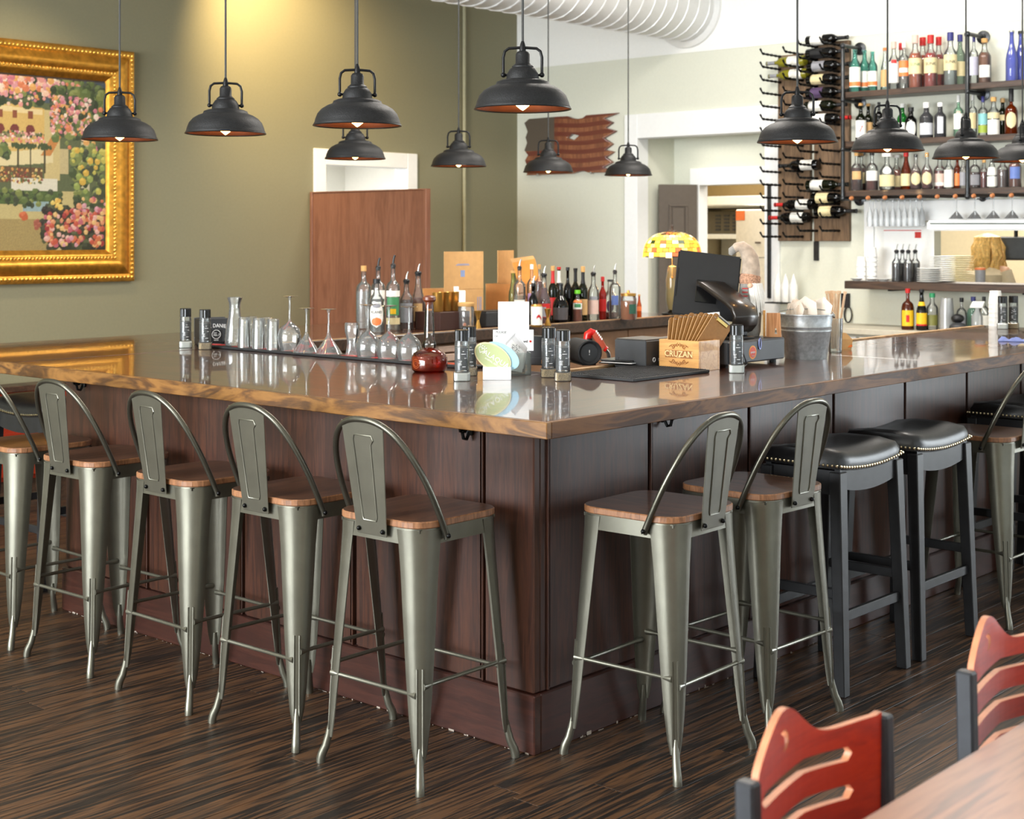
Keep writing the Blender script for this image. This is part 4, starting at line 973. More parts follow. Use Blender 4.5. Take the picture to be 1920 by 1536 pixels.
# stand: wide curved band, extruded across its width
M_STAND = paint('bronze_black_stand', (46, 40, 36), 0.3, 0.5, coat=0.3)
pr = [(0.0, zc+0.012), (0.03, zc+0.006), (0.17, zc-0.062), (0.205, zc-0.085), (0.222, zc-0.118), (0.215, zc-0.15), (0.19, zc-0.172), (0.15, zc-0.185)]
Ms = Matrix.Translation((0.01, -0.016, 0)) @ Matrix.Rotation(math.radians(-52), 4, 'Z')
outer = [Ms @ Vector((a, -0.055, z)) for a, z in pr]; rs = []
for k, (a, z) in enumerate(pr):
    b0 = pr[max(k-1, 0)]; b1 = pr[min(k+1, len(pr)-1)]; d = Vector((b1[0]-b0[0], b1[1]-b0[1])).normalized(); nx, nz = -d.y, d.x
    th = 0.011
    rs.append([Ms @ Vector((a+nx*s*th, y, z+nz*s*th)) for s, y in ((1, -0.075), (1, 0.055), (-1, 0.055), (-1, -0.075))])
MB().rings(rs).build('stand_arm', M_STAND, t, smooth=True, bevel=0.003, ang=50)
pl = [Ms @ Vector((a, y, 0.0)) for a, y in ((0.05, -0.075), (0.21, -0.075), (0.21, 0.055), (0.05, 0.055))]
MB().rings([pl, [v+Vector((0, 0, 0.012)) for v in pl]]).build('stand_foot', M_STAND, t, bevel=0.003)
MB().rings([[Ms @ Vector((a, y, z)) for a, y in ((0.09, -0.05), (0.19, -0.05), (0.19, 0.035), (0.09, 0.035))] for z in (0.0125, zc-0.165)]).build('stand_neck', M_BLK, t, bevel=0.004)
sheet('receipt_paper', M_PAPER, [Ms @ Vector(q) for q in ((0.06, -0.085, zc-0.11), (0.15, -0.088, zc-0.10), (0.155, -0.088, zc-0.15), (0.07, -0.085, zc-0.165))], t)

# ---- gnome
p = Vector((2.13, 0.69, DT))
t = thing('gnome_doll', 'plush gnome with drooping hat, white beard and grey felt body', 'doll', p, face(p, 0.05))
M_FELT = paint('grey_felt', (142, 138, 132), 0.95, var=0.12, scale=120, bump=0.4, sheen=0.3); M_HAT = paint('grey_tan_hat', (176, 158, 140), 0.95, var=0.2, scale=40, bump=0.3, sheen=0.3)
M_KNIT = paint('brown_knit', (176, 134, 108), 0.95, var=0.5, scale=160, bump=0.8); M_BEARD = paint('white_beard', (238, 236, 230), 0.9, var=0.06, scale=90, bump=0.4); M_STRIPE = paint('scarf_red', (186, 46, 48), 0.9)
MB().lathe([(0.040, 0.0), (0.046, 0.02), (0.050, 0.10), (0.047, 0.18), (0.040, 0.23), (0.035, 0.25)], 24).build('body', M_FELT, t, smooth=True)
MB().lathe([(0.036, 0.215), (0.045, 0.225), (0.047, 0.245), (0.040, 0.262), (0.032, 0.266)], 24).build('knitted_brim', M_KNIT, t, smooth=True)
MB().tube([(0.004, 0, 0.25), (0.006, 0, 0.29), (0.004, 0, 0.325), (-0.012, 0, 0.358), (-0.034, -0.002, 0.377), (-0.056, -0.004, 0.374), (-0.068, -0.006, 0.360), (-0.072, -0.006, 0.352)], [0.040, 0.038, 0.035, 0.031, 0.025, 0.020, 0.015, 0.006], 20).build('hat', M_HAT, t, smooth=True)
MB().tube([(-0.056, -0.004, 0.374), (-0.074, -0.006, 0.358), (-0.080, -0.008, 0.342)], [0.016, 0.018, 0.008], 12).build('hat_tip', M_FELT, t, smooth=True)
bd = MB()
for i in range(34):
    a = 0.05+1.5*R.random(); r0 = 0.043; x = r0*math.sin(a); y = -r0*math.cos(a)
    e = (0.012+x*1.1+0.01*(R.random()-0.5), y*1.25-0.006, 0.085+0.05*R.random())
    bd.tube([(x, y, 0.222), (x*1.25, y*1.25, 0.18), e], [0.010, 0.009, 0.0015], 6)
tag(bd.build('beard', M_BEARD, t, smooth=True), kind='stuff')
for i in range(6):
    mb = MB(); rs = [[Vector((0.0485*math.sin(a), -0.0485*math.cos(a), z)) for a in [-0.75+0.55*k/6 for k in range(7)]] for z in (0.168+i*0.008, 0.1725+i*0.008)]
    mb.rings(rs, closed=False, caps=False).build('scarf_stripe', M_STRIPE if i % 2 == 0 else M_FELT, t)
MB().ball((0.0, -0.05, 0.214), 0.012, 12).build('nose', paint('doll_nose', (222, 176, 146), 0.8), t, smooth=True)
# ---- wooden peg board beside the gnome
p = Vector((2.155, 0.588, DT))
t = thing('wooden_block', 'small light wooden stand with a slot beside the gnome', 'stand', p, face(p))
plate('stand_board', wood('orange_pine', (176, 116, 70), (200, 138, 88), (216, 160, 110), 'Y', 0.5, 0.0, 3, 10), t, [(-0.032, 0), (0.032, 0), (0.027, 0.10), (-0.030, 0.10)], [[(0.004, 0.012), (0.014, 0.012), (0.011, 0.036), (0.006, 0.036)]], 0.012, (0, 0, 0), (PI/2, 0, 0))
BOX('side_strip', M_PINE, t, -0.044, -0.034, -0.006, 0.03, 0.0, 0.11, 0.001)

# ---- galvanised bucket with napkins
p = on_z(1511, 672, BZ)
t = thing('galvanised_bucket', 'galvanised metal bucket with wire handle on the right arm of the bar', 'bucket', p, face(p))
RTp, RB, HB = 0.116, 0.088, 0.19
bp_ = [(0.0, 0.004), (RB-0.004, 0.003), (RB, 0.0), (RB+0.002, 0.006), (RB+0.017, 0.115), (RB+0.021, 0.119), (RB+0.021, 0.124), (RB+0.018, 0.127), (RB+0.0205, 0.134), (RB+0.0225, 0.138), (RB+0.020, 0.142), (RTp-0.001, HB-0.004), (RTp+0.003, HB-0.002), (RTp+0.003, HB+0.003), (RTp-0.002, HB+0.003), (RTp-0.004, HB-0.01), (RB-0.002, 0.008)]
MB().lathe(bp_, 40, capa=False, capb=False).build('pail', M_GALV, t, smooth=True, ang=50)
MB().tube([(RTp*math.cos(a), -0.012-0.03*math.sin(a), HB+0.004+0.022*math.sin(a)) for a in [PI*i/20 for i in range(21)]], 0.002, 8).build('wire_handle', M_STEEL, t, smooth=True)
for s in (-1, 1): MB().lathe([(0.009, -0.003), (0.009, 0.006)], 12, M=Matrix.Translation((s*(RTp+0.001), -0.012, HB-0.006)) @ Matrix.Rotation(PI/2, 4, 'Y')).build('handle_ear', M_STEEL, t)
M_NAP = paint('white_napkin', (240, 228, 214), 0.85, var=0.05)
for i in range(9):
    a = 2*PI*i/9+0.3*R.random(); rr = 0.06*R.random()+0.015; x, y = rr*math.cos(a), rr*math.sin(a)*0.9
    q = Vector((p.x, p.y, p.z))+Matrix.Rotation(face(p), 3, 'Z') @ Vector((x, y, 0.145))
    n_ = thing('paper_napkin', 'folded white paper napkin in the galvanised bucket', 'napkin', q, face(p, R.uniform(-1.2, 1.2)), 'napkins in the bucket')
    h = 0.095+0.04*R.random(); w2 = 0.035+0.015*R.random()
    rs = []
    for s in (-1, 0, 1):
        rs.append([Vector((s*w2, -0.012*abs(s), 0)), Vector((s*w2*1.1, -0.018*abs(s), h*(0.75 if s else 1.0))), Vector((s*w2*1.1, 0.004-0.018*abs(s), h*(0.75 if s else 1.0))), Vector((s*w2, 0.006-0.012*abs(s), 0))])
    MB().rings(rs).build('fold', M_NAP, n_); n_.rotation_euler = (R.uniform(-0.3, 0.25), R.uniform(-0.35, 0.35), face(p, R.uniform(-0.8, 0.8)))
# ---- glass of wrapped straws
p = on_z(1566, 661, BZ)
t = thing('straw_glass', 'tall glass behind the bucket holding paper-wrapped straws', 'glass', p, face(p))
MB().lathe([(0.0, 0.012), (0.026, 0.012), (0.027, 0.0), (0.030, 0.002), (0.035, 0.155), (0.033, 0.155), (0.0285, 0.016), (0.0, 0.016)], 24, capa=False, capb=False).build('tumbler', G_SPARK, t, smooth=True)
M_STRAW = paint('straw_wrapper', (232, 200, 164), 0.7, var=0.08)
S0 = None
for i in range(9):
    a = i*2.4; x = 0.012*math.cos(a)-0.006; y = 0.012*math.sin(a)
    lx = -0.16+0.36*((i*37) % 9)/8.0; ly = 0.12*math.sin(a)
    q = p+Matrix.Rotation(face(p), 3, 'Z') @ Vector((x, y, 0.018)); ln = 0.245+0.03*((i*5) % 4)/3
    lb = 'paper-wrapped straw standing in the tall glass'
    if S0 is None:
        S0 = thing('wrapped_straw', lb, 'straw', q, 0, 'wrapped straws in the glass')
        MB().tube([(0, 0, 0), (0, 0, 0.25)], 0.0055, 8).build('wrapper', M_STRAW, S0, smooth=True); BOX('flat_end', M_STRAW, S0, -0.008, 0.008, -0.0008, 0.0008, 0.2502, 0.262); s_ = S0
    else: s_ = dup(S0, q, 0, lb)
    s_.rotation_euler = (Matrix.Rotation(face(p), 3, 'Z') @ Matrix.Rotation(lx*0.75, 3, 'Y') @ Matrix.Rotation(ly, 3, 'X')).to_euler()
p = on_z(1582, 655, BZ)
t = thing('snack_bag', 'small crumpled kraft bag with an orange corner behind the straws', 'bag', p, face(p, 0.3))
MB().rings([[Vector((-0.03, -0.02, 0)), Vector((0.03, -0.02, 0)), Vector((0.03, 0.02, 0)), Vector((-0.03, 0.02, 0))], [Vector((-0.035, -0.014, 0.05)), Vector((0.038, -0.016, 0.045)), Vector((0.034, 0.016, 0.05)), Vector((-0.03, 0.016, 0.055))], [Vector((-0.02, -0.003, 0.08)), Vector((0.012, -0.003, 0.075)), Vector((0.012, 0.003, 0.075)), Vector((-0.02, 0.003, 0.08))]]).build('pouch', M_CARD, t)
MB().rings([[Vector((0.012, -0.024, 0.01)), Vector((0.034, -0.022, 0.012)), Vector((0.036, -0.012, 0.035))], [Vector((0.012, -0.022, 0.01)), Vector((0.034, -0.02, 0.012)), Vector((0.036, -0.01, 0.035))]]).build('orange_corner', paint('orange_print', (226, 116, 40), 0.6), t)
# ---- far right end of the bar
p = on_z(1903, 640, BZ)
t = thing('blue_cloth', 'crumpled blue bar cloth at the right end of the bar', 'cloth', p, face(p))
rs = []
for j in range(9):
    rs.append([Vector((-0.08+0.2*i/12, -0.05+0.1*j/8, 0.003+0.02*(0.5+0.5*math.sin(i*1.3+j))*(0.5+0.5*math.cos(j*1.1-i*0.4))*(1 if 0 < j < 8 and 0 < i < 12 else 0))) for i in range(13)])
rs2 = [[v-Vector((0, 0, 0.003)) for v in r_] for r_ in rs]
mb = MB(); mb.rings(rs, closed=False, caps=False); mb.rings(rs2, closed=False, caps=False); mb.build('folds', paint('blue_towel', (108, 122, 176), 0.9, var=0.1, bump=0.3), t, smooth=True, ang=180)
p = on_z(1885, 612, BZ)
t = thing('paper_cup_stack', 'stack of white paper cups at the right end of the bar', 'cups', p+Vector((0, 0.06, 0)), 0)
for i in range(6):
    MB().lathe([(0.040, i*0.026), (0.032, i*0.026+0.075)], 20).build('cup', M_WCAP, t, smooth=True)

# ================================================================ bottles on the far arm
CL = G_CLEAR
FARB = [
 # px, base, top(glass), width, style, glass, liquid, level, labels, cap, pourer, name words, text
 (682, 617, 503, 29, 'tall', CL, liquid((236, 240, 240), 0.15), .62, [], (M_CORK, .03), None, 'tall clear bottle with a cork, leftmost on the far arm', None),
 (709, 611, 503, 27, 'tall', CL, None, .3, [(.35, .62, L_WHITE), (.42, .47, L_BLACK, 1.0, .0014)], None, 'black', 'clear bottle with tall black pourer behind the oval-labelled one', None),
 (706, 624, 527, 27, 'spirit', CL, liquid((230, 236, 236), 0.15), .5, [(.10, .60, L_WHITE, 1.1, .0008, True), (.14, .30, L_ORG, .7, .0014, True), (.48, .57, L_GREY, .6, .0014, True)], (L_BLACK, .024), None, 'clear bottle with white oval label and black cap', ('RLAND', .40, .020, L_BLACK)),
 (737, 620, 499, 27, 'tall', CL, liquid((232, 238, 232), 0.12), .5, [(.10, .20, L_CREAM), (.24, .52, L_GREEN, .9), (.53, .62, L_WHITE), (.26, .34, L_YEL, .4, .0016)], None, 'black', 'clear bottle with green leafy label and tall black pourer', None),
 (762, 618, 528, 25, 'spirit', CL, liquid((120, 50, 36), 0.4), .62, [(.15, .55, L_GREY, 1.0)], None, 'silver', 'bottle of red-brown liquor with grey label and silver pourer', None),
 (784, 616, 513, 28, 'taper', CL, liquid((176, 62, 16), 0.35), .56, [(.14, .46, L_TAN, .6)], None, 'silver', 'amber bottle with tan label and silver pourer before the screen edge', None),
 (962, 602, 510, 17, 'beer', glass('pale_green_glass', (206, 224, 160), 0.12), None, .3, [(.12, .26, L_GREEN)], (M_CORK, .014), None, 'slim pale green bottle, leftmost of the right-hand bottles', None),
 (974, 605, 503, 23, 'tall', CL, liquid((232, 236, 232), 0.12), .5, [(.12, .42, L_WHITE, 1.0)], None, 'silver', 'clear bottle with white label and silver pourer beside the slim green one', ('CAN', .54, .022, L_BLACK)),
 (997, 600, 500, 18, 'tall', CL, None, .3, [(.3, .5, paint('lilac_label', (176, 140, 190), 0.5), .9)], (M_WCAP, .03), None, 'clear bottle with lilac label and white cap', None),
 (1011, 598, 500, 17, 'tall', CL, liquid((140, 20, 30), 0.5), .72, [], (M_CORK, .03), None, 'bottle of dark red liqueur with a cork', None),
 (1000, 609, 535, 18, 'spirit', G_BLK, None, .3, [(.25, .5, L_BLACK)], None, 'silver', 'short black bottle with silver pourer', None),
 (1020, 608, 517, 25, 'taper', CL, liquid((150, 60, 80), 0.45), .74, [(.14, .42, L_RED, 1.1), (.15, .35, L_GREY, .3, .0014)], None, 'silver', 'bottle of pink wine with red label and silver pourer', None),
 (1036.5, 603, 503, 17, 'wine', G_DKG, liquid((60, 40, 10), 0.5), .55, [(.72, .97, L_RED, 3.14), (.12, .45, L_RED, .9)], (M_CORK, .03), None, 'dark wine bottle with red foil neck and cork', None),
 (1048, 601, 503, 17, 'wine', G_DKG, None, .3, [(.72, .95, L_WHITE, 3.14)], (L_RED, .016), None, 'dark bottle with white neck and red cap', None),
 (1064.5, 603, 504, 16, 'wine', G_BLK, None, .3, [], (L_BLACK, .02), None, 'plain near-black wine bottle', None),
 (1079, 602, 505, 18, 'wine', G_DKG, None, .3, [(.76, .98, L_BLACK, 3.14)], (L_BLACK, .012), None, 'dark green wine bottle with black foil neck', None),
 (1051, 611, 540, 30, 'round', G_BLK, None, .3, [(.08, .40, paint('smoky_label', (86, 82, 84), 0.4), 1.1)], (M_CHAR, .016), None, 'squat black liqueur bottle in front of the wine bottles', None),
 (1093, 606, 508, 18, 'wine', G_DKG, liquid((150, 130, 40), 0.4), .5, [(.12, .42, L_TAN), (.72, .97, L_BLACK, 3.14)], (M_CORK, .035), None, 'green wine bottle with tan label and pale cork', None),
 (1083, 608, 552, 18, 'spirit', CL, liquid((222, 104, 50), 0.5), .6, [(.42, .62, L_WHITE, 1.1), (.48, .60, L_GREEN, .7, .0014), (.64, .72, L_ORG, 1.2)], (M_LGRN, .022, 1.5), None, 'orange drink bottle with lime green cap and green and white label', None),
 (1112.5, 604, 517, 21, 'spirit', CL, None, .3, [(.14, .44, L_PINK, 1.1), (.45, .52, L_GREY, .8)], None, 'silver', 'clear bottle with pinkish label and silver pourer', None),
 (1130, 599, 523, 14, 'spirit', glass('red_glass', (190, 50, 40), 0.4), None, .3, [(.2, .5, L_RED)], (L_RED, .03), None, 'red bottle with red cap behind the oval-labelled bourbon', None),
 (1153, 600, 512, 22, 'tall', CL, None, .3, [(.3, .5, L_BLUE, .6)], None, 'silver', 'clear bottle with blue label and silver pourer', None),
 (1144, 606, 535, 33, 'round', CL, liquid((176, 82, 26), 0.35), .16, [(.16, .50, L_PUR, .42, .001, True)], (L_BLACK, .014), None, 'round flask with dark purple oval label and a little bourbon', None),
]
def relax(ps, lo=-9, hi=99, it=60):
    """slide bottles along their line of sight until none overlap; items are [p, h, r]"""
    for _ in range(it):
        for i in range(len(ps)):
            for j in range(i):
                a, b = ps[i], ps[j]; d = a[0]-b[0]; d.z = 0; need = a[2]+b[2]+0.004
                if d.length < need:
                    q = a if depth(a[0]) >= depth(b[0]) else b
                    v = q[0]-CAM; v.z = 0; v.normalize(); n = q[0]+v*((need-d.length)*0.6+0.002)
                    if lo <= n.x <= hi: q[0] = n
    return ps
PS = relax([list(at_bar(f[0], f[1], f[2], f[3])) for f in FARB])
for i, (px, b0, tp, wd, sty, gm, lq, lv, labs, cap, pour, words, tx) in enumerate(FARB):
    p, h, r = PS[i]; p.z = BZ+0.0006
    bottle('liquor_bottle', words, p, h, r, sty, gm, lq, lv, labs, cap, pour, None, 'liquor bottles on the far arm of the bar', tx)
def bar_lathe(name, label, cat, px, base, prof, m, group=None):
    p = on_z(px, base, BZ); t = thing(name, label, cat, p, face(p), group)
    return t, MB().lathe(prof, 24, capa=False, capb=False)
# jars, tins and boxes on the far arm
t, mb = bar_lathe('preserve_jar', 'amber preserve jar with gold lid and green label near the lamp', 'jar', 1178, 600, [(0.0, 0.002), (0.048, 0.002), (0.052, 0.01), (0.052, 0.13), (0.045, 0.15)], None)
mb.build('jar_glass', G_CLEAR, t, smooth=True); MB().lathe([(0.048, 0.15), (0.049, 0.166), (0.01, 0.170), (0.008, 0.185), (0.0, 0.186)], 24).build('lid', M_GOLDC, t, smooth=True); MB().lathe([(0.047, 0.004), (0.049, 0.12)], 20).build('preserves', liquid((214, 140, 80), 0.45), t, smooth=True)
mb = MB(); rs = [[Vector((0.053*math.sin(a), -0.053*math.cos(a), z)) for a in [0.1+1.0*k/8 for k in range(9)]] for z in (0.04, 0.10)]; mb.rings(rs, closed=False, caps=False).build('green_label', paint('deep_green_label', (44, 88, 70), 0.5), t)
p, h, r = at_bar(1198.5, 598, 556, 9)
bottle('bitters_bottle', 'tiny orange bitters bottle at the end of the bottle row', p, h, r, 'beer', glass('orange_glass', (226, 110, 40), 0.4), None, .3, [(.3, .5, L_ORG)], (M_CORK, .01), None)
t, mb = bar_lathe('drink_can', 'white drink can with gold rim before the pink wine', 'can', 1006, 613, [(0.0, 0.0), (0.029, 0.0), (0.033, 0.006), (0.033, 0.012)], None)
mb.build('can_base', M_GOLDC, t, smooth=True); MB().lathe([(0.0332, 0.012), (0.0332, 0.118)], 24).build('can_wrap', L_WHITE, t, smooth=True); MB().lathe([(0.033, 0.1185), (0.03, 0.127), (0.03, 0.13), (0.0, 0.128)], 24).build('can_top', M_GOLDC, t, smooth=True)
mb = MB(); rs = [[Vector((0.0338*math.sin(a), -0.0338*math.cos(a), z+0.012*math.sin(a*4))) for a in [0.0+1.0*k/8 for k in range(9)]] for z in (0.045, 0.06)]; mb.rings(rs, closed=False, caps=False).build('can_print', L_RED, t)
jg = [(0.0, 0.0), (0.019, 0.0), (0.0195, 0.002), (0.008, 0.042), (0.008, 0.05), (0.021, 0.10), (0.020, 0.10), (0.007, 0.052)]
t, mb = bar_lathe('jigger', 'gold cocktail jigger beside the white drink can', 'jigger', 1027, 611, jg, None); mb.build('cups', M_GOLDC, t, smooth=True, ang=50); MB().tube([(0.0085*math.cos(2*PI*i/16), 0.0085*math.sin(2*PI*i/16), 0.046) for i in range(16)], 0.0015, 6, closed=True).build('waist_ring', M_GOLDC, t)
t, mb = bar_lathe('jigger', 'gold cocktail jigger beside the jar with the cork lid', 'jigger', 896, 616, jg, None); mb.build('cups', M_GOLDC, t, smooth=True, ang=50); MB().tube([(0.0085*math.cos(2*PI*i/16), 0.0085*math.sin(2*PI*i/16), 0.046) for i in range(16)], 0.0015, 6, closed=True).build('waist_ring', M_GOLDC, t)
t, mb = bar_lathe('cork_jar', 'clear glass jar with a cork lid before the cardboard box', 'jar', 874, 617, [(0.0, 0.003), (0.042, 0.003), (0.046, 0.01), (0.046, 0.12), (0.042, 0.128)], None)
mb.build('jar_glass', G_SPARK, t, smooth=True); MB().lathe([(0.045, 0.129), (0.047, 0.134), (0.047, 0.147), (0.044, 0.15)], 24).build('cork_lid', M_CORK, t, smooth=True)
for i in range(6): MB().ball((0.02*math.cos(i*2.1), 0.02*math.sin(i*2.1), 0.014+0.006*(i % 3)), 0.011, 8).build('wrapped_sweet', L_ORG if i % 2 else L_PINK, t, smooth=True)
t = thing('dark_crate', 'dark brown open crate under the gold tins', 'crate', (2.78, 3.15, BZ))
M_CRATE = paint('dark_brown_crate', (62, 34, 26), 0.5)
for a in ((-0.11, 0.13, -0.10, -0.085, 0, 0.10), (-0.11, 0.13, 0.085, 0.10, 0, 0.10), (-0.11, -0.095, -0.0848, 0.0848, 0, 0.10), (0.115, 0.13, -0.0848, 0.0848, 0, 0.10), (-0.0948, 0.1148, -0.0848, 0.0848, 0.085, 0.10)): BOX('crate_board', M_CRATE, t, *a, bevel=0.002)
for i, (dx, dy, lb) in enumerate(((-0.055, -0.03, 'gold cocktail tin on the dark crate, left of three'), (0.012, -0.025, 'gold cocktail tin on the dark crate, middle of three'), (0.078, -0.02, 'gold cocktail tin on the dark crate, right of three'))):
    q = thing('cocktail_tin', lb, 'tin', (2.78+dx, 3.15+dy, BZ+0.1005), 0, 'gold tins on the crate')
    MB().lathe([(0.026, 0.0), (0.030, 0.004), (0.033, 0.105), (0.034, 0.108), (0.0325, 0.108), (0.03, 0.01)], 24).build('cup', M_GOLDC, q, smooth=True, ang=50)
    MB().lathe([(0.0335, 0.09), (0.034, 0.094)], 24, capa=False, capb=False).build('rim_band', M_GOLDC, q, smooth=True)
t = thing('black_caddy', 'low black box behind the white sign', 'box', (3.17, 3.13, BZ))
BOX('tray', M_CHAR, t, -0.10, 0.10, -0.06, 0.06, 0, 0.085, 0.004); BOX('lid', M_BLK, t, -0.098, 0.098, -0.058, 0.058, 0.0852, 0.09, 0.001)
# cardboard boxes on the far arm
t = thing('cardboard_box', 'open tan cardboard carton with a raised flap and blue print', 'box', (3.40, 3.64, BZ), math.radians(-12))
BOX('front_wall', M_CARD, t, -0.16, 0.13, -0.12, -0.115, 0, 0.20); BOX('back_wall', M_CARD, t, -0.16, 0.13, 0.115, 0.12, 0, 0.20); BOX('side_wall', M_CARDD, t, 0.125, 0.13, -0.115, 0.115, 0, 0.20); BOX('side_wall', M_CARDD, t, -0.16, -0.155, -0.115, 0.115, 0, 0.20)
BOX('raised_flap', M_CARD, t, -0.16, 0.13, -0.121, -0.1165, 0.2005, 0.43)
BOX('printed_line', M_BLUEP, t, -0.075, 0.025, -0.1222, -0.1212, 0.345, 0.349); BOX('printed_line', M_BLUEP, t, -0.065, 0.02, -0.1222, -0.1212, 0.352, 0.355); BOX('printed_mark', M_BLUEP, t, -0.04, -0.01, -0.1222, -0.1212, 0.275, 0.315)
for x in (0.085, 0.10, 0.11): BOX('printed_line', M_BLUEP, t, x, x+0.004, -0.1212, -0.1202, 0.05, 0.15)
t = thing('cardboard_box', 'deep orange-lit cardboard carton behind the right-hand bottles', 'box', (3.96, 3.62, BZ), math.radians(14))
BOX('front_wall', M_CARDD, t, -0.21, 0.17, -0.12, -0.115, 0, 0.22); BOX('back_wall', M_CARD, t, -0.21, 0.17, 0.115, 0.12, 0, 0.22); BOX('side_wall', M_CARDD, t, 0.165, 0.17, -0.115, 0.115, 0, 0.22); BOX('side_wall', M_CARDD, t, -0.21, -0.205, -0.115, 0.115, 0, 0.22)
BOX('raised_flap', M_CARD, t, -0.05, 0.17, 0.1155, 0.121, 0.2205, 0.43)
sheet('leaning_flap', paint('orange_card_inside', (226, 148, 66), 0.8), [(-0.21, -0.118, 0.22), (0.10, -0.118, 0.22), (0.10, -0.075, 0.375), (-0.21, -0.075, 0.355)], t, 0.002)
sheet('flap_edge', M_CARD, [(-0.21, -0.075, 0.355), (0.10, -0.075, 0.375), (0.10, -0.06, 0.395), (-0.21, -0.06, 0.38)], t, 0.002)
MB().tube([(-0.12+0.03*math.cos(a), -0.1215, 0.11+0.04*math.sin(a)) for a in (0, PI/2, PI, 1.5*PI)], 0.003, 5, closed=True).build('printed_diamond', paint('brown_print', (140, 86, 50), 0.8), t)
p = on_z(866, 604, BZ)
t = thing('white_carton', 'small white carton standing before the cardboard box', 'carton', (3.17, 3.38, BZ), face(p))
BOX('carton_body', M_PAPER, t, -0.035, 0.035, -0.02, 0.02, 0, 0.20, 0.002); BOX('carton_flap', M_PAPER, t, -0.035, -0.005, -0.0205, -0.018, 0.2005, 0.225)
# ---- stained-glass lamp
p = Vector((4.83, 3.02, BZ))
t = thing('stained_glass_lamp', 'lit stained-glass table lamp at the end of the far arm', 'lamp', p, face(p))
GC = [(255, 186, 50), (255, 222, 110), (240, 140, 40), (255, 236, 180), (206, 170, 50), (222, 104, 56), (255, 200, 70)]
GM = [glow('lit_art_glass_%d' % i, c, 0.85 if i != 5 else 0.5) for i, c in enumerate(GC)]+[paint('dark_leaf_glass', (52, 70, 24), 0.3)]
def lamp_r(f): return 0.195*math.sin(min(1.0, 0.10+0.9*f)*PI/2)**0.9
rowsN = 9
base_z = 0.385; LH = 0.165
meshes = {}
for j in range(rowsN):
    f0 = j/rowsN; f1 = (j+1)/rowsN; n = [8, 12, 16, 20, 24, 26, 28, 28, 28][j]
    def zf(f): return base_z+LH*(1-f**1.9)
    for k in range(n):
        a0 = 2*PI*(k+0.5*(j % 2)+0.04)/n; a1 = 2*PI*(k+0.5*(j % 2)+0.96)/n; df = 0.006
        zz = 0.006*math.sin(k*2.3) if j == rowsN-1 else 0
        q = []
        for f, off in ((f0+df, 0), (f1-df, -zz)):
            q.append((lamp_r(f), zf(f)+off))
        v = []
        for th in (0, -0.003):
            v.append([Vector(((r_+th)*math.cos(a), (r_+th)*math.sin(a), z_)) for (r_, z_), a in ((q[0], a0), (q[0], a1), (q[1], a1), (q[1], a0))])
        m = GM[7] if (j in (2, 5) and k % 5 == 0) else GM[(k*7+j*5+int(3*math.sin(k*1.7+j))) % 7]
        MB().rings(v).build('glass_piece', m, t)
mb = MB(); mb.lathe([(lamp_r(f/12)-0.0016, base_z+LH*(1-(f/12)**1.9)) for f in range(13)], 40, capa=False, capb=False)
mb.build('lead_came', paint('lead_came', (60, 44, 26), 0.5, 0.5), t, smooth=True)
MB().lathe([(0.035, base_z+LH-0.002), (0.03, base_z+LH+0.008), (0.008, base_z+LH+0.014), (0.006, base_z+LH+0.03), (0.009, base_z+LH+0.036), (0.004, base_z+LH+0.05)], 16).build('finial', M_SHELF, t, smooth=True)
MB().lathe([(0.07, 0.0), (0.07, 0.012), (0.03, 0.022), (0.014, 0.035)], 24).build('foot', M_IRON, t, smooth=True)
MB().lathe([(0.03, 0.035), (0.042, 0.10), (0.042, 0.24), (0.028, 0.32), (0.01, 0.33)], 20).build('glass_column', glass('smoky_column_glass', (206, 196, 150), 0.3), t, smooth=True)
MB().tube([(0, 0, 0.33), (0, 0, base_z+LH)], 0.007, 10).build('stem', M_IRON, t, smooth=True)
MB().tube([(0.0, -0.06, base_z-0.0), (0.0, -0.06, base_z-0.13)], 0.0025, 8).build('pull_chain', M_GOLDC, t, smooth=True); MB().ball((0, -0.06, base_z-0.135), 0.007, 10).build('pull_bead', M_GOLDC, t, smooth=True)
l_ = bpy.data.lights.new('lamp_glow', 'POINT'); l_.energy = 4; l_.color = (1, 0.7, 0.32); l_.shadow_soft_size = 0.04
lo = bpy.data.objects.new('lamp_glow', l_); COL.objects.link(lo); lo.location = p+Vector((0, 0, base_z+0.02))
# ================================================================ framed painting on the green wall
FX1, FZ0, FZ1 = 2.78, 1.275, 2.88
CX1, CZ0, CZ1 = 2.56, 1.47, 2.645
FX0, CX0 = 0.62, 0.84
t = thing('framed_painting', 'large gilt-framed painting of a flowered terrace on the green wall', 'painting', (0, YW, 0))
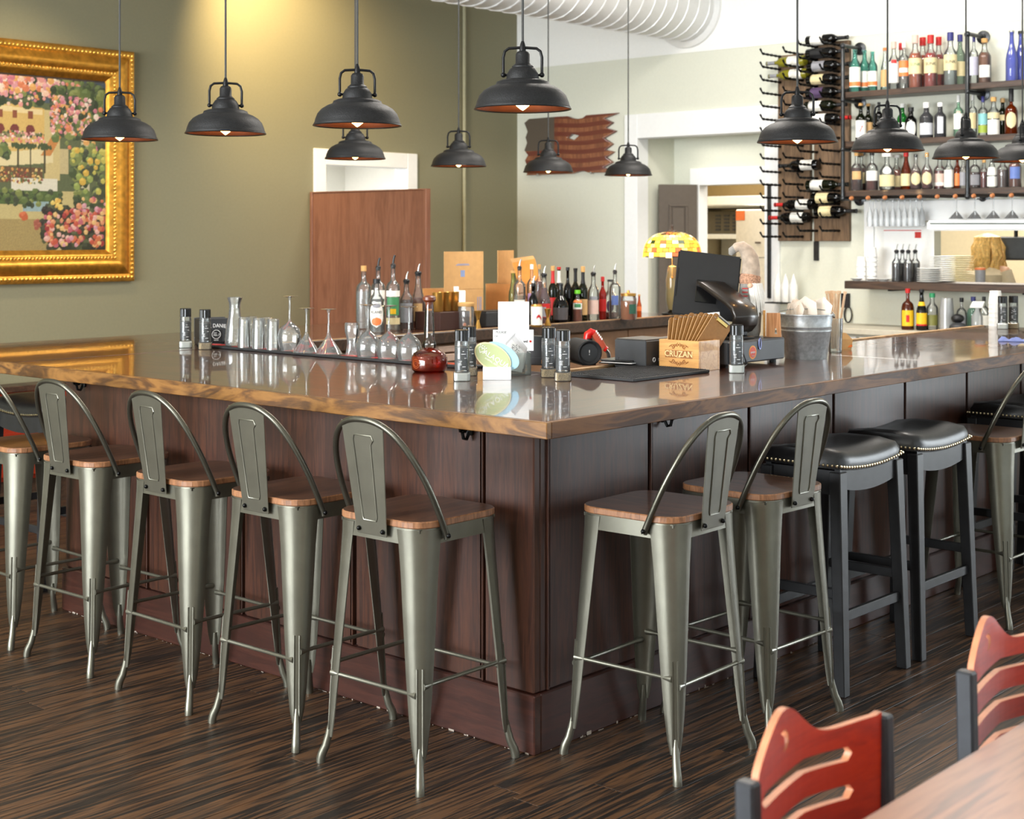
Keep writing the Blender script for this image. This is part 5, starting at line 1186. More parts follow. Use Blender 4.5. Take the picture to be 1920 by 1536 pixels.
# moulding profile: distance inward from the outer edge, projection from the wall
mp_ = [(0.0, 0.0), (0.0, 0.035), (0.012, 0.05), (0.03, 0.052), (0.05, 0.046), (0.075, 0.062), (0.11, 0.072), (0.14, 0.062), (0.16, 0.048), (0.175, 0.05), (0.19, 0.044), (0.205, 0.03), (0.222, 0.018), (0.222, 0.0)]
corn = [(FX0, FZ0, 1, 1), (FX1, FZ0, -1, 1), (FX1, FZ1, -1, -1), (FX0, FZ1, 1, -1)]
for i in range(4):
    a, b2 = corn[i], corn[(i+1) % 4]
    MB().rings([[Vector((c[0]+c[2]*d, -h-0.001, c[1]+c[3]*d)) for d, h in mp_] for c in (a, b2)]).build('frame_rail', M_GOLD, t, smooth=True, ang=35)
for d, h, rr, step in ((0.030, 0.053, 0.011, 0.030), (0.166, 0.051, 0.010, 0.026)):
    bd = MB()
    x0, x1, z0, z1 = FX0+d, FX1-d, FZ0+d, FZ1-d
    nx = int((x1-x0)/step); nz_ = int((z1-z0)/step)
    for k in range(nx+1):
        x = x0+(x1-x0)*k/nx
        if x > 1.5:
            for z in (z0, z1): bd.ball((x, -h, z), rr, 6)
    for k in range(nz_+1): bd.ball((x1, -h, z0+(z1-z0)*k/nz_), rr, 6)
    tag(bd.build('carved_beading', M_GOLDL, t, smooth=True), kind='stuff')
# canvas: a flat print painted dab by dab into a colour attribute
NXc, NZc = 240, 230
cv = bpy.data.meshes.new('canvas')
X_ = [1.45+(CX1-1.45)*i/NXc for i in range(NXc+1)]; Z_ = [CZ0+(CZ1-CZ0)*j/NZc for j in range(NZc+1)]
verts = [(x, -0.02, z) for z in Z_ for x in X_]
faces = [(j*(NXc+1)+i, j*(NXc+1)+i+1, (j+1)*(NXc+1)+i+1, (j+1)*(NXc+1)+i) for j in range(NZc) for i in range(NXc)]
cv.from_pydata(verts, [], faces)
import numpy as np
# picture coordinates: u 0..1 from the left frame edge of the photograph to the right canvas edge, v 0..1 bottom to top
U = np.array([(x-1.754)/(CX1-1.754) for x in X_]); V = np.array([(z-CZ0)/(CZ1-CZ0) for z in Z_])
UU, VV = np.meshgrid(U, V)
C = np.zeros((NZc+1, NXc+1, 3))
rg = np.random.RandomState(3)
def srgb(c): g = sum(c)/3.0; return np.array(lin(tuple((x*0.82+g*0.18)*0.84 for x in c))[:3])
def fillp(mask, c, var=0.12):
    n = rg.rand(*mask.shape)[..., None]
    C[mask] = (srgb(c)*(1-var+2*var*n))[mask]
fillp(UU > -9, (92, 104, 62)); fillp(VV > 0.86, (70, 86, 104), 0.2)
fillp((VV < 0.36) & (UU < 0.75), (206, 186, 116), 0.1); fillp((VV < 0.2) & (UU < 0.5), (176, 150, 84), 0.15)
fillp((VV > 0.52) & (VV < 0.85-0.06*UU) & (UU < 0.42), (226, 184, 92), 0.08); fillp((VV > 0.42) & (VV < 0.82) & (UU > 0.42) & (UU < 0.56), (214, 190, 120), 0.08)
fillp((VV > 0.80-0.03*UU) & (VV < 0.83-0.03*UU) & (UU < 0.4), (240, 214, 150), 0.05)
fillp((VV > 0.655) & (VV < 0.685) & (UU < 0.4), (150, 140, 90), 0.2); fillp((VV > 0.60) & (VV < 0.625) & (UU < 0.4), (236, 206, 140), 0.05)
for u0 in (0.0, 0.13, 0.27): fillp((abs(UU-u0-0.02) < 0.022) & (abs(VV-0.785) < 0.022), (150, 72, 36), 0.2)
for u0 in (0.0, 0.13, 0.27): fillp(((UU-u0-0.02)**2/0.0016+(VV-0.70)**2/0.0009 < 1) , (128, 44, 36), 0.2)
fillp((VV > 0.49+0.06*UU) & (VV < 0.565+0.08*UU) & (UU < 0.5), (232, 214, 156), 0.06); fillp((VV > 0.40) & (VV < 0.49) & (UU < 0.4), (110, 74, 40), 0.35)
fillp((VV > 0.36) & (VV < 0.43) & (UU > 0.12) & (UU < 0.54), (226, 220, 196), 0.08); fillp((VV > 0.28) & (VV < 0.36) & (UU < 0.58), (78, 104, 44), 0.35)
fillp((VV > 0.46) & (VV < 0.60) & (UU > 0.56) & (UU < 0.64), (204, 184, 126), 0.1); fillp((VV > 0.2) & (VV < 0.72) & (UU > 0.76) & (UU < 0.84), (206, 196, 156), 0.08)
fillp((VV > 0.24) & (VV < 0.30) & (UU > 0.22) & (UU < 0.5), (146, 178, 182), 0.12); fillp((abs(UU-0.52-(VV-0.66)*0.9) < 0.045) & (VV > 0.56) & (VV < 0.70), (214, 132, 52), 0.1)
for u0 in (0.18, 0.29, 0.42): 
    fillp((abs(UU-u0) < 0.007) & (VV > 0.46) & (VV < 0.60), (74, 66, 36), 0.1)
    for k in range(30):
        a = rg.rand()*PI; q = rg.rand()*0.05; fillp((UU-u0-q*1.3*math.cos(a))**2+((VV-0.6-q*0.5*math.sin(a)))**2 < 0.00012, (66, 84, 40), 0.25)
def dabs(n, u0, u1, v0, v1, cols, r0, r1):
    for k in range(n):
        u = u0+(u1-u0)*rg.rand(); v = v0+(v1-v0)*rg.rand(); r = r0+(r1-r0)*rg.rand(); c = cols[rg.randint(len(cols))]
        d2 = (UU-u)**2+((VV-v)*1.46)**2; m = d2 < r*r
        fillp(m, c, 0.08); fillp(m & (VV > v+r*0.15) & (UU < u+r*0.2), tuple(min(255, x+22) for x in c), 0.05)
gre = [(64, 84, 38), (96, 118, 50), (46, 62, 30), (128, 140, 60), (60, 70, 44)]
flo = [(238, 150, 140), (246, 198, 168), (232, 120, 70), (240, 168, 80), (214, 108, 132), (250, 220, 200), (226, 150, 160)]
hot = [(226, 110, 60), (236, 150, 96), (214, 78, 50), (240, 176, 160), (204, 90, 110), (244, 190, 110), (176, 40, 40), (222, 150, 166)]
dabs(160, -0.3, 1.0, 0.84, 1.0, gre, 0.02, 0.05); dabs(150, -0.3, 0.8, 0.84, 1.0, flo, 0.009, 0.022); dabs(90, 0.0, 0.55, 0.9, 1.0, flo, 0.014, 0.032)
dabs(110, 0.5, 1.0, 0.66, 0.95, gre, 0.02, 0.05); dabs(150, 0.48, 0.86, 0.69, 0.9, flo, 0.009, 0.02); dabs(60, 0.62, 1.0, 0.6, 0.85, flo+gre, 0.014, 0.03)
dabs(120, 0.68, 1.0, 0.28, 0.62, gre, 0.016, 0.045); dabs(30, 0.68, 1.0, 0.36, 0.6, [(226, 178, 50), (200, 190, 70), (150, 170, 70)], 0.016, 0.034)
dabs(50, 0.0, 0.6, 0.27, 0.36, gre, 0.014, 0.032); dabs(24, -0.1, 0.1, 0.5, 0.64, gre, 0.02, 0.045)
dabs(170, 0.40, 1.0, 0.02, 0.26, [(46, 54, 30), (60, 60, 36), (40, 34, 26), (74, 84, 44)], 0.02, 0.05); dabs(150, 0.42, 0.98, 0.05, 0.25, hot, 0.014, 0.026); dabs(30, 0.7, 1.0, 0.18, 0.32, hot, 0.014, 0.028)
dabs(14, 0.48, 0.58, 0.26, 0.31, [(244, 206, 90), (236, 180, 60)], 0.012, 0.022); dabs(6, 0.2, 0.27, 0.2, 0.23, [(214, 92, 40)], 0.018, 0.03); dabs(6, 0.33, 0.38, 0.15, 0.19, [(176, 84, 60)], 0.016, 0.026)
dabs(90, 0.0, 0.4, 0.4, 0.48, [(220, 150, 60), (150, 60, 40), (96, 110, 50), (236, 200, 110)], 0.006, 0.014); dabs(60, 0.0, 0.42, 0.66, 0.69, gre+flo, 0.006, 0.014); dabs(40, -0.05, 0.42, 0.63, 0.66, flo, 0.008, 0.014)
ca = cv.color_attributes.new('picture', 'FLOAT_COLOR', 'POINT')
ca.data.foreach_set('color', np.concatenate([C, np.ones(C.shape[:2]+(1,))], axis=2).reshape(-1).astype(np.float32))
m, nt, b_ = new_mat('oil_painting'); at_ = nt.nodes.new('ShaderNodeAttribute'); at_.attribute_name = 'picture'
nt.links.new(at_.outputs['Color'], b_.inputs['Base Color']); b_.inputs['Roughness'].default_value = 0.45
cv.materials.append(m); co = bpy.data.objects.new('canvas', cv); COL.objects.link(co); co.parent = t
BOX('canvas_rest', paint('painting_rest', (150, 136, 84), 0.6, var=0.4, scale=8), t, CX0, 1.45, -0.0205, -0.0195, CZ0, CZ1); BOX('backing_board', M_SHELF, t, FX0+0.1, FX1-0.1, -0.012, 0, FZ0+0.1, FZ1-0.1)

# ================================================================ carved wooden flag on the back wall
fpx = [(986, 231), (994, 224), (1043, 220), (1066, 219), (1076, 223), (1086, 224), (1095, 222), (1101, 217), (1155, 213), (1131, 222), (1148, 230), (1134, 240), (1154, 246), (1131, 259), (1148, 270), (1133, 281), (1150, 285), (1135, 295), (1148, 304), (1130, 314), (1150, 322), (1124, 323), (1105, 323), (1096, 320), (1088, 321), (1074, 325), (990, 328), (994, 318), (987, 301), (993, 291), (986, 282), (991, 268), (988, 258), (992, 247)]
dpx = [(1063, 259), (1074, 250), (1089, 254), (1078, 264)]
def fl(q): p_ = on_x(q[0], q[1], XW-0.03); return (-p_.y, p_.z)
t = thing('wooden_flag', 'carved rippling wooden flag with a diamond hole on the back wall', 'wall art', (XW-0.03, 0, 0))
fo = [fl(q) for q in fpx]; fh = [fl(q) for q in dpx]
M_FLAG = wood('striped_flag_wood', (92, 52, 40), (128, 78, 54), (166, 112, 76), 'Y', 0.3, 0.5, 2.0, 8, 0.4, 0.2, False, 0.05)
nt = M_FLAG.node_tree; bs_ = nt.nodes['Principled BSDF']; src = bs_.inputs['Base Color'].links[0].from_socket
tcn = nt.nodes.new('ShaderNodeTexCoord'); sep = nt.nodes.new('ShaderNodeSeparateXYZ'); nt.links.new(tcn.outputs['Object'], sep.inputs[0])
def mth(op, a, b=None):
    n_ = nt.nodes.new('ShaderNodeMath'); n_.operation = op
    for k, v in enumerate((a, b)):
        if v is None: continue
        if isinstance(v, (int, float)): n_.inputs[k].default_value = v
        else: nt.links.new(v, n_.inputs[k])
    return n_.outputs[0]
st_ = mth('GREATER_THAN', mth('SINE', mth('MULTIPLY', mth('ADD', sep.outputs['Y'], mth('MULTIPLY', mth('SINE', mth('MULTIPLY', sep.outputs['X'], 9.0)), 0.008)), 2*PI/0.077)), 0.0)
can = mth('MULTIPLY', mth('LESS_THAN', sep.outputs['X'], -5.72), mth('GREATER_THAN', sep.outputs['Y'], 2.35))
def mixc(fac, a, b):
    n_ = nt.nodes.new('ShaderNodeMix'); n_.data_type = 'RGBA'; nt.links.new(fac, n_.inputs['Factor'])
    for s, v in (('A', a), ('B', b)):
        k = [i for i in n_.inputs if i.name == s and i.type == 'RGBA'][0]
        if isinstance(v, tuple): k.default_value = v
        else: nt.links.new(v, k)
    return [o for o in n_.outputs if o.type == 'RGBA'][0]
c1 = mixc(st_, src, lin((104, 52, 40))); c2 = mixc(can, c1, lin((88, 78, 68))); nt.links.new(c2, bs_.inputs['Base Color'])
plate('carved_board', M_FLAG, t, fo, [fh], 0.028, (0, 0, 0), (PI/2, 0, -PI/2), 0.004)
for px in (1010, 1110): MB().ball(Vector((-0.016, on_x(px, 325, XW-0.03).y, 2.135)), 0.012, 10).build('mounting_screw', M_STEEL, t, smooth=True)

# ================================================================ wine rack
t = thing('wine_rack', 'wall wine rack of two weathered boards with twisted iron pegs', 'wine rack', (XW, 0, 0))
BOX('board', M_BARN, t, -0.04, -0.001, 3.155, 3.44, 1.55, 3.0, 0.003); BOX('board', M_BARN, t, -0.04, -0.001, 2.82, 3.12, 1.55, 3.07, 0.003)
BOX('mounting_strap', M_PIPE, t, -0.012, -0.001, 3.095, 3.14, 1.40, 1.549, 0.002)
BOX('side_strip', M_PIPE, t, -0.045, -0.03, 3.505, 3.535, 1.1, 2.0, 0.002)
ROWS = [1.585+0.1005*i for i in range(15)]
def twist(ln=0.29):
    mb = MB(); rs = []
    for i in range(19):
        f = i/18; x = -ln*f; a = f*PI*5; r = 0.0105+0.003*math.sin(f*PI*10)
        z = 0.03*max(0, (f-0.86)/0.14)**1.5 + 0.012*(1-f)*0
        rs.append([Vector((x, r*math.cos(a+2*PI*k/4), z+r*math.sin(a+2*PI*k/4))) for k in range(4)])
    return mb.rings(rs)
pg0 = None
for ci, y in enumerate((3.415, 3.215, 3.09, 2.90)):
    for zi, z in enumerate(ROWS):
        zz = z if ci < 2 else z+0.045
        if pg0 is None: pg0 = twist().build('twisted_peg', M_TWIST, t, smooth=True, ang=60, loc=(-0.041, y, zz))
        else: again(pg0, t, (-0.041, y, zz))
WB = []   # (px centre, py centre, length px, neck direction +1 = neck to the right, glass, label, capsule, words)
WB = [(1540, 74, 92, 1, G_BLK, L_WHITE, L_BLACK, 'dark wine bottle with white label, topmost in the rack'),
      (1540, 98, 96, 1, G_BLK, L_BLACK, L_BLACK, 'all-black wine bottle, second from the top of the rack'),
      (1543, 122, 90, 1, G_BLK, L_GREY, L_BLACK, 'black wine bottle with narrow grey label, third from the top'),
      (1541, 146, 94, 1, G_BLK, L_CREAM, L_BLACK, 'black wine bottle with curved cream label, fourth from the top'),
      (1540, 169, 90, 1, G_BLK, L_PUR, L_BLACK, 'black wine bottle with purple label'),
      (1537, 193, 90, 1, G_DKG, L_WHITE, L_BLACK, 'dark green wine bottle with white label behind the pendant'),
      (1462, 125, 80, -1, G_OLIVE, L_WHITE, L_GREY, 'yellow-green white-wine bottle, upper of two'),
      (1466, 147, 78, -1, G_OLIVE, L_WHITE, L_GREY, 'yellow-green white-wine bottle, lower of two'),
      (1545, 229, 90, 1, G_BLK, L_WHITE, L_RED, 'dark wine bottle with red foil beside the pipe'),
      (1486, 316, 70, -1, G_BLK, L_WHITE, L_BLACK, 'dark wine bottle with white label on the lower left pegs'),
      (1540, 340, 84, 1, G_DKG, L_WHITE, L_BLACK, 'dark green wine bottle with patterned label on the lower right pegs'),
      (1550, 363, 84, 1, G_BLK, L_CREAM, L_BLACK, 'dark wine bottle with cream label, middle right'),
      (1556, 388, 84, 1, G_BLK, L_CREAM, L_BLACK, 'dark wine bottle with cream label, lowest on the right pegs'),
      (1478, 392, 78, -1, G_BLK, L_WHITE, L_RED, 'dark wine bottle with red foil and white label, upper of two at lower left'),
      (1468, 415, 78, -1, G_BLK, L_WHITE, L_RED, 'dark wine bottle with red foil and white label, lowest at lower left')]
for i, (px, py, lnpx, dr_, gm, lm, cm, words) in enumerate(WB):
    p = on_x(px, py, XW-0.19)
    # snap to the nearest peg row so that the bottle rests on two pegs
    rowz = ROWS if dr_ < 0 else [z+0.045 for z in ROWS]
    z = min(rowz, key=lambda q: abs(q+0.047-p.z))+0.046
    L_b = 0.345; r = 0.040
    b_ = bottle('wine_bottle', words, Vector((0, 0, 0)), L_b, r, 'wine', gm, None, 0.3, [(.12, .42, lm, 2.6), (.78, .96, cm, 3.14)], (cm, .006), None, 0.0, 'wine bottles in the rack')
    # bottle axis along the wall, neck towards -Y (right) or +Y (left), label to the room
    if dr_ > 0: Mx_ = Matrix(((0, 1, 0), (0, 0, -1), (-1, 0, 0)))
    else: Mx_ = Matrix(((0, 1, 0), (0, 0, 1), (1, 0, 0)))
    b_.rotation_euler = Mx_.to_euler()
    b_.location = (XW-0.10-0.09*((i*3) % 3)/2, p.y+dr_*L_b/2, z)

# ================================================================ bottle shelves
XS = 6.62
t = thing('bottle_shelf_unit', 'three-tier dark wood bottle shelf on black iron pipes', 'shelf', (0, 0, 0))
SZ = (2.655, 2.29, 1.925); SY0, SY1 = -0.4, 2.76
for z in SZ: BOX('shelf_board', M_SHELF, t, XS, XW-0.002, SY0, SY1, z-0.042, z, 0.002)
for y in (2.745, 1.775, 0.5):
    xx = XS-0.016
    MB().tube([(xx, y, 1.86), (xx, y, 2.985), (xx+0.012, y, 2.998), (xx+0.03, y, 3.0)], 0.0145, 10).build('pipe_post', M_PIPE, t, smooth=True)
    MB().tube([(xx, y, 3.0), (XW-0.006, y, 3.0)], 0.0145, 10).build('pipe_arm', M_PIPE, t, smooth=True)
    MB().ball((xx, y, 2.995), 0.023, 12).build('pipe_elbow', M_PIPE, t, smooth=True)
    MB().lathe([(0.048, 0.0), (0.048, 0.01), (0.024, 0.016), (0.022, 0.03)], 20, M=Matrix.Translation((XW-0.004, y, 3.0)) @ Matrix.Rotation(-PI/2, 4, 'Y')).build('pipe_flange', M_PIPE, t, smooth=True)
    for z in SZ:
        MB().tube([(xx, y, z-0.06), (XW-0.006, y, z-0.06)], 0.0145, 10).build('pipe_arm', M_PIPE, t, smooth=True)
        MB().ball((xx, y, z-0.06), 0.021, 12).build('pipe_tee', M_PIPE, t, smooth=True)
        MB().lathe([(0.048, 0.0), (0.048, 0.01), (0.024, 0.016), (0.022, 0.03)], 20, M=Matrix.Translation((XW-0.004, y, z-0.06)) @ Matrix.Rotation(-PI/2, 4, 'Y')).build('pipe_flange', M_PIPE, t, smooth=True)
M_PEG = paint('turned_peg_orange', (188, 120, 72), 0.5)
for k in range(20):
    y = 2.68-k*0.135
    MB().lathe([(0.010, 0.0), (0.017, 0.006), (0.014, 0.02), (0.009, 0.03)], 12, M=Matrix.Translation((XS+0.005, y, 1.868)) @ Matrix.Rotation(-PI/2, 4, 'Y')).build('rack_knob', M_PEG, t, smooth=True)
    BOX('glass_rail', M_SHELF, t, XS+0.02, XW-0.01, y-0.006, y+0.006, 1.862, 1.8825)
# hanging stemware under the lowest shelf
hg = [(0.0, 0.0), (0.034, 0.0), (0.03, -0.004), (0.004, -0.012), (0.0035, -0.08), (0.012, -0.09), (0.036, -0.12), (0.038, -0.15), (0.030, -0.195)]
ft_ = [(0.0, 0.0), (0.034, 0.0), (0.03, -0.004), (0.004, -0.012), (0.0035, -0.06), (0.018, -0.10), (0.022, -0.15), (0.020, -0.20)]
mg = [(0.0, 0.0), (0.034, 0.0), (0.03, -0.004), (0.004, -0.012), (0.0035, -0.09), (0.008, -0.098), (0.058, -0.15)]
G_HANG = glass('hanging_glass', (240, 243, 245), 0.30, 0.8)
H0 = {}
def hang(kind, prof, x, y, label, group):
    if kind not in H0:
        o = MB().lathe(prof, 18, capa=False, capb=False).build(kind, G_HANG, None, smooth=True, ang=50); tag(o, label, 'glass', group); H0[kind] = o
    else: o = H0[kind].copy(); COL.objects.link(o)
    o.location = (x, y, 1.861)
for k in range(9):
    y = 2.56-k*0.046
    for x in (6.67, 6.76): hang('hanging_flute', ft_, x, y, 'clear champagne flute hanging upside down at the left of the glass rack', 'flutes hanging under the lowest shelf')
for k in range(7):
    hang('hanging_martini_glass', mg, 6.70, 1.90-k*0.135, 'clear martini glass hanging upside down at the right of the glass rack', 'martini glasses hanging under the lowest shelf')

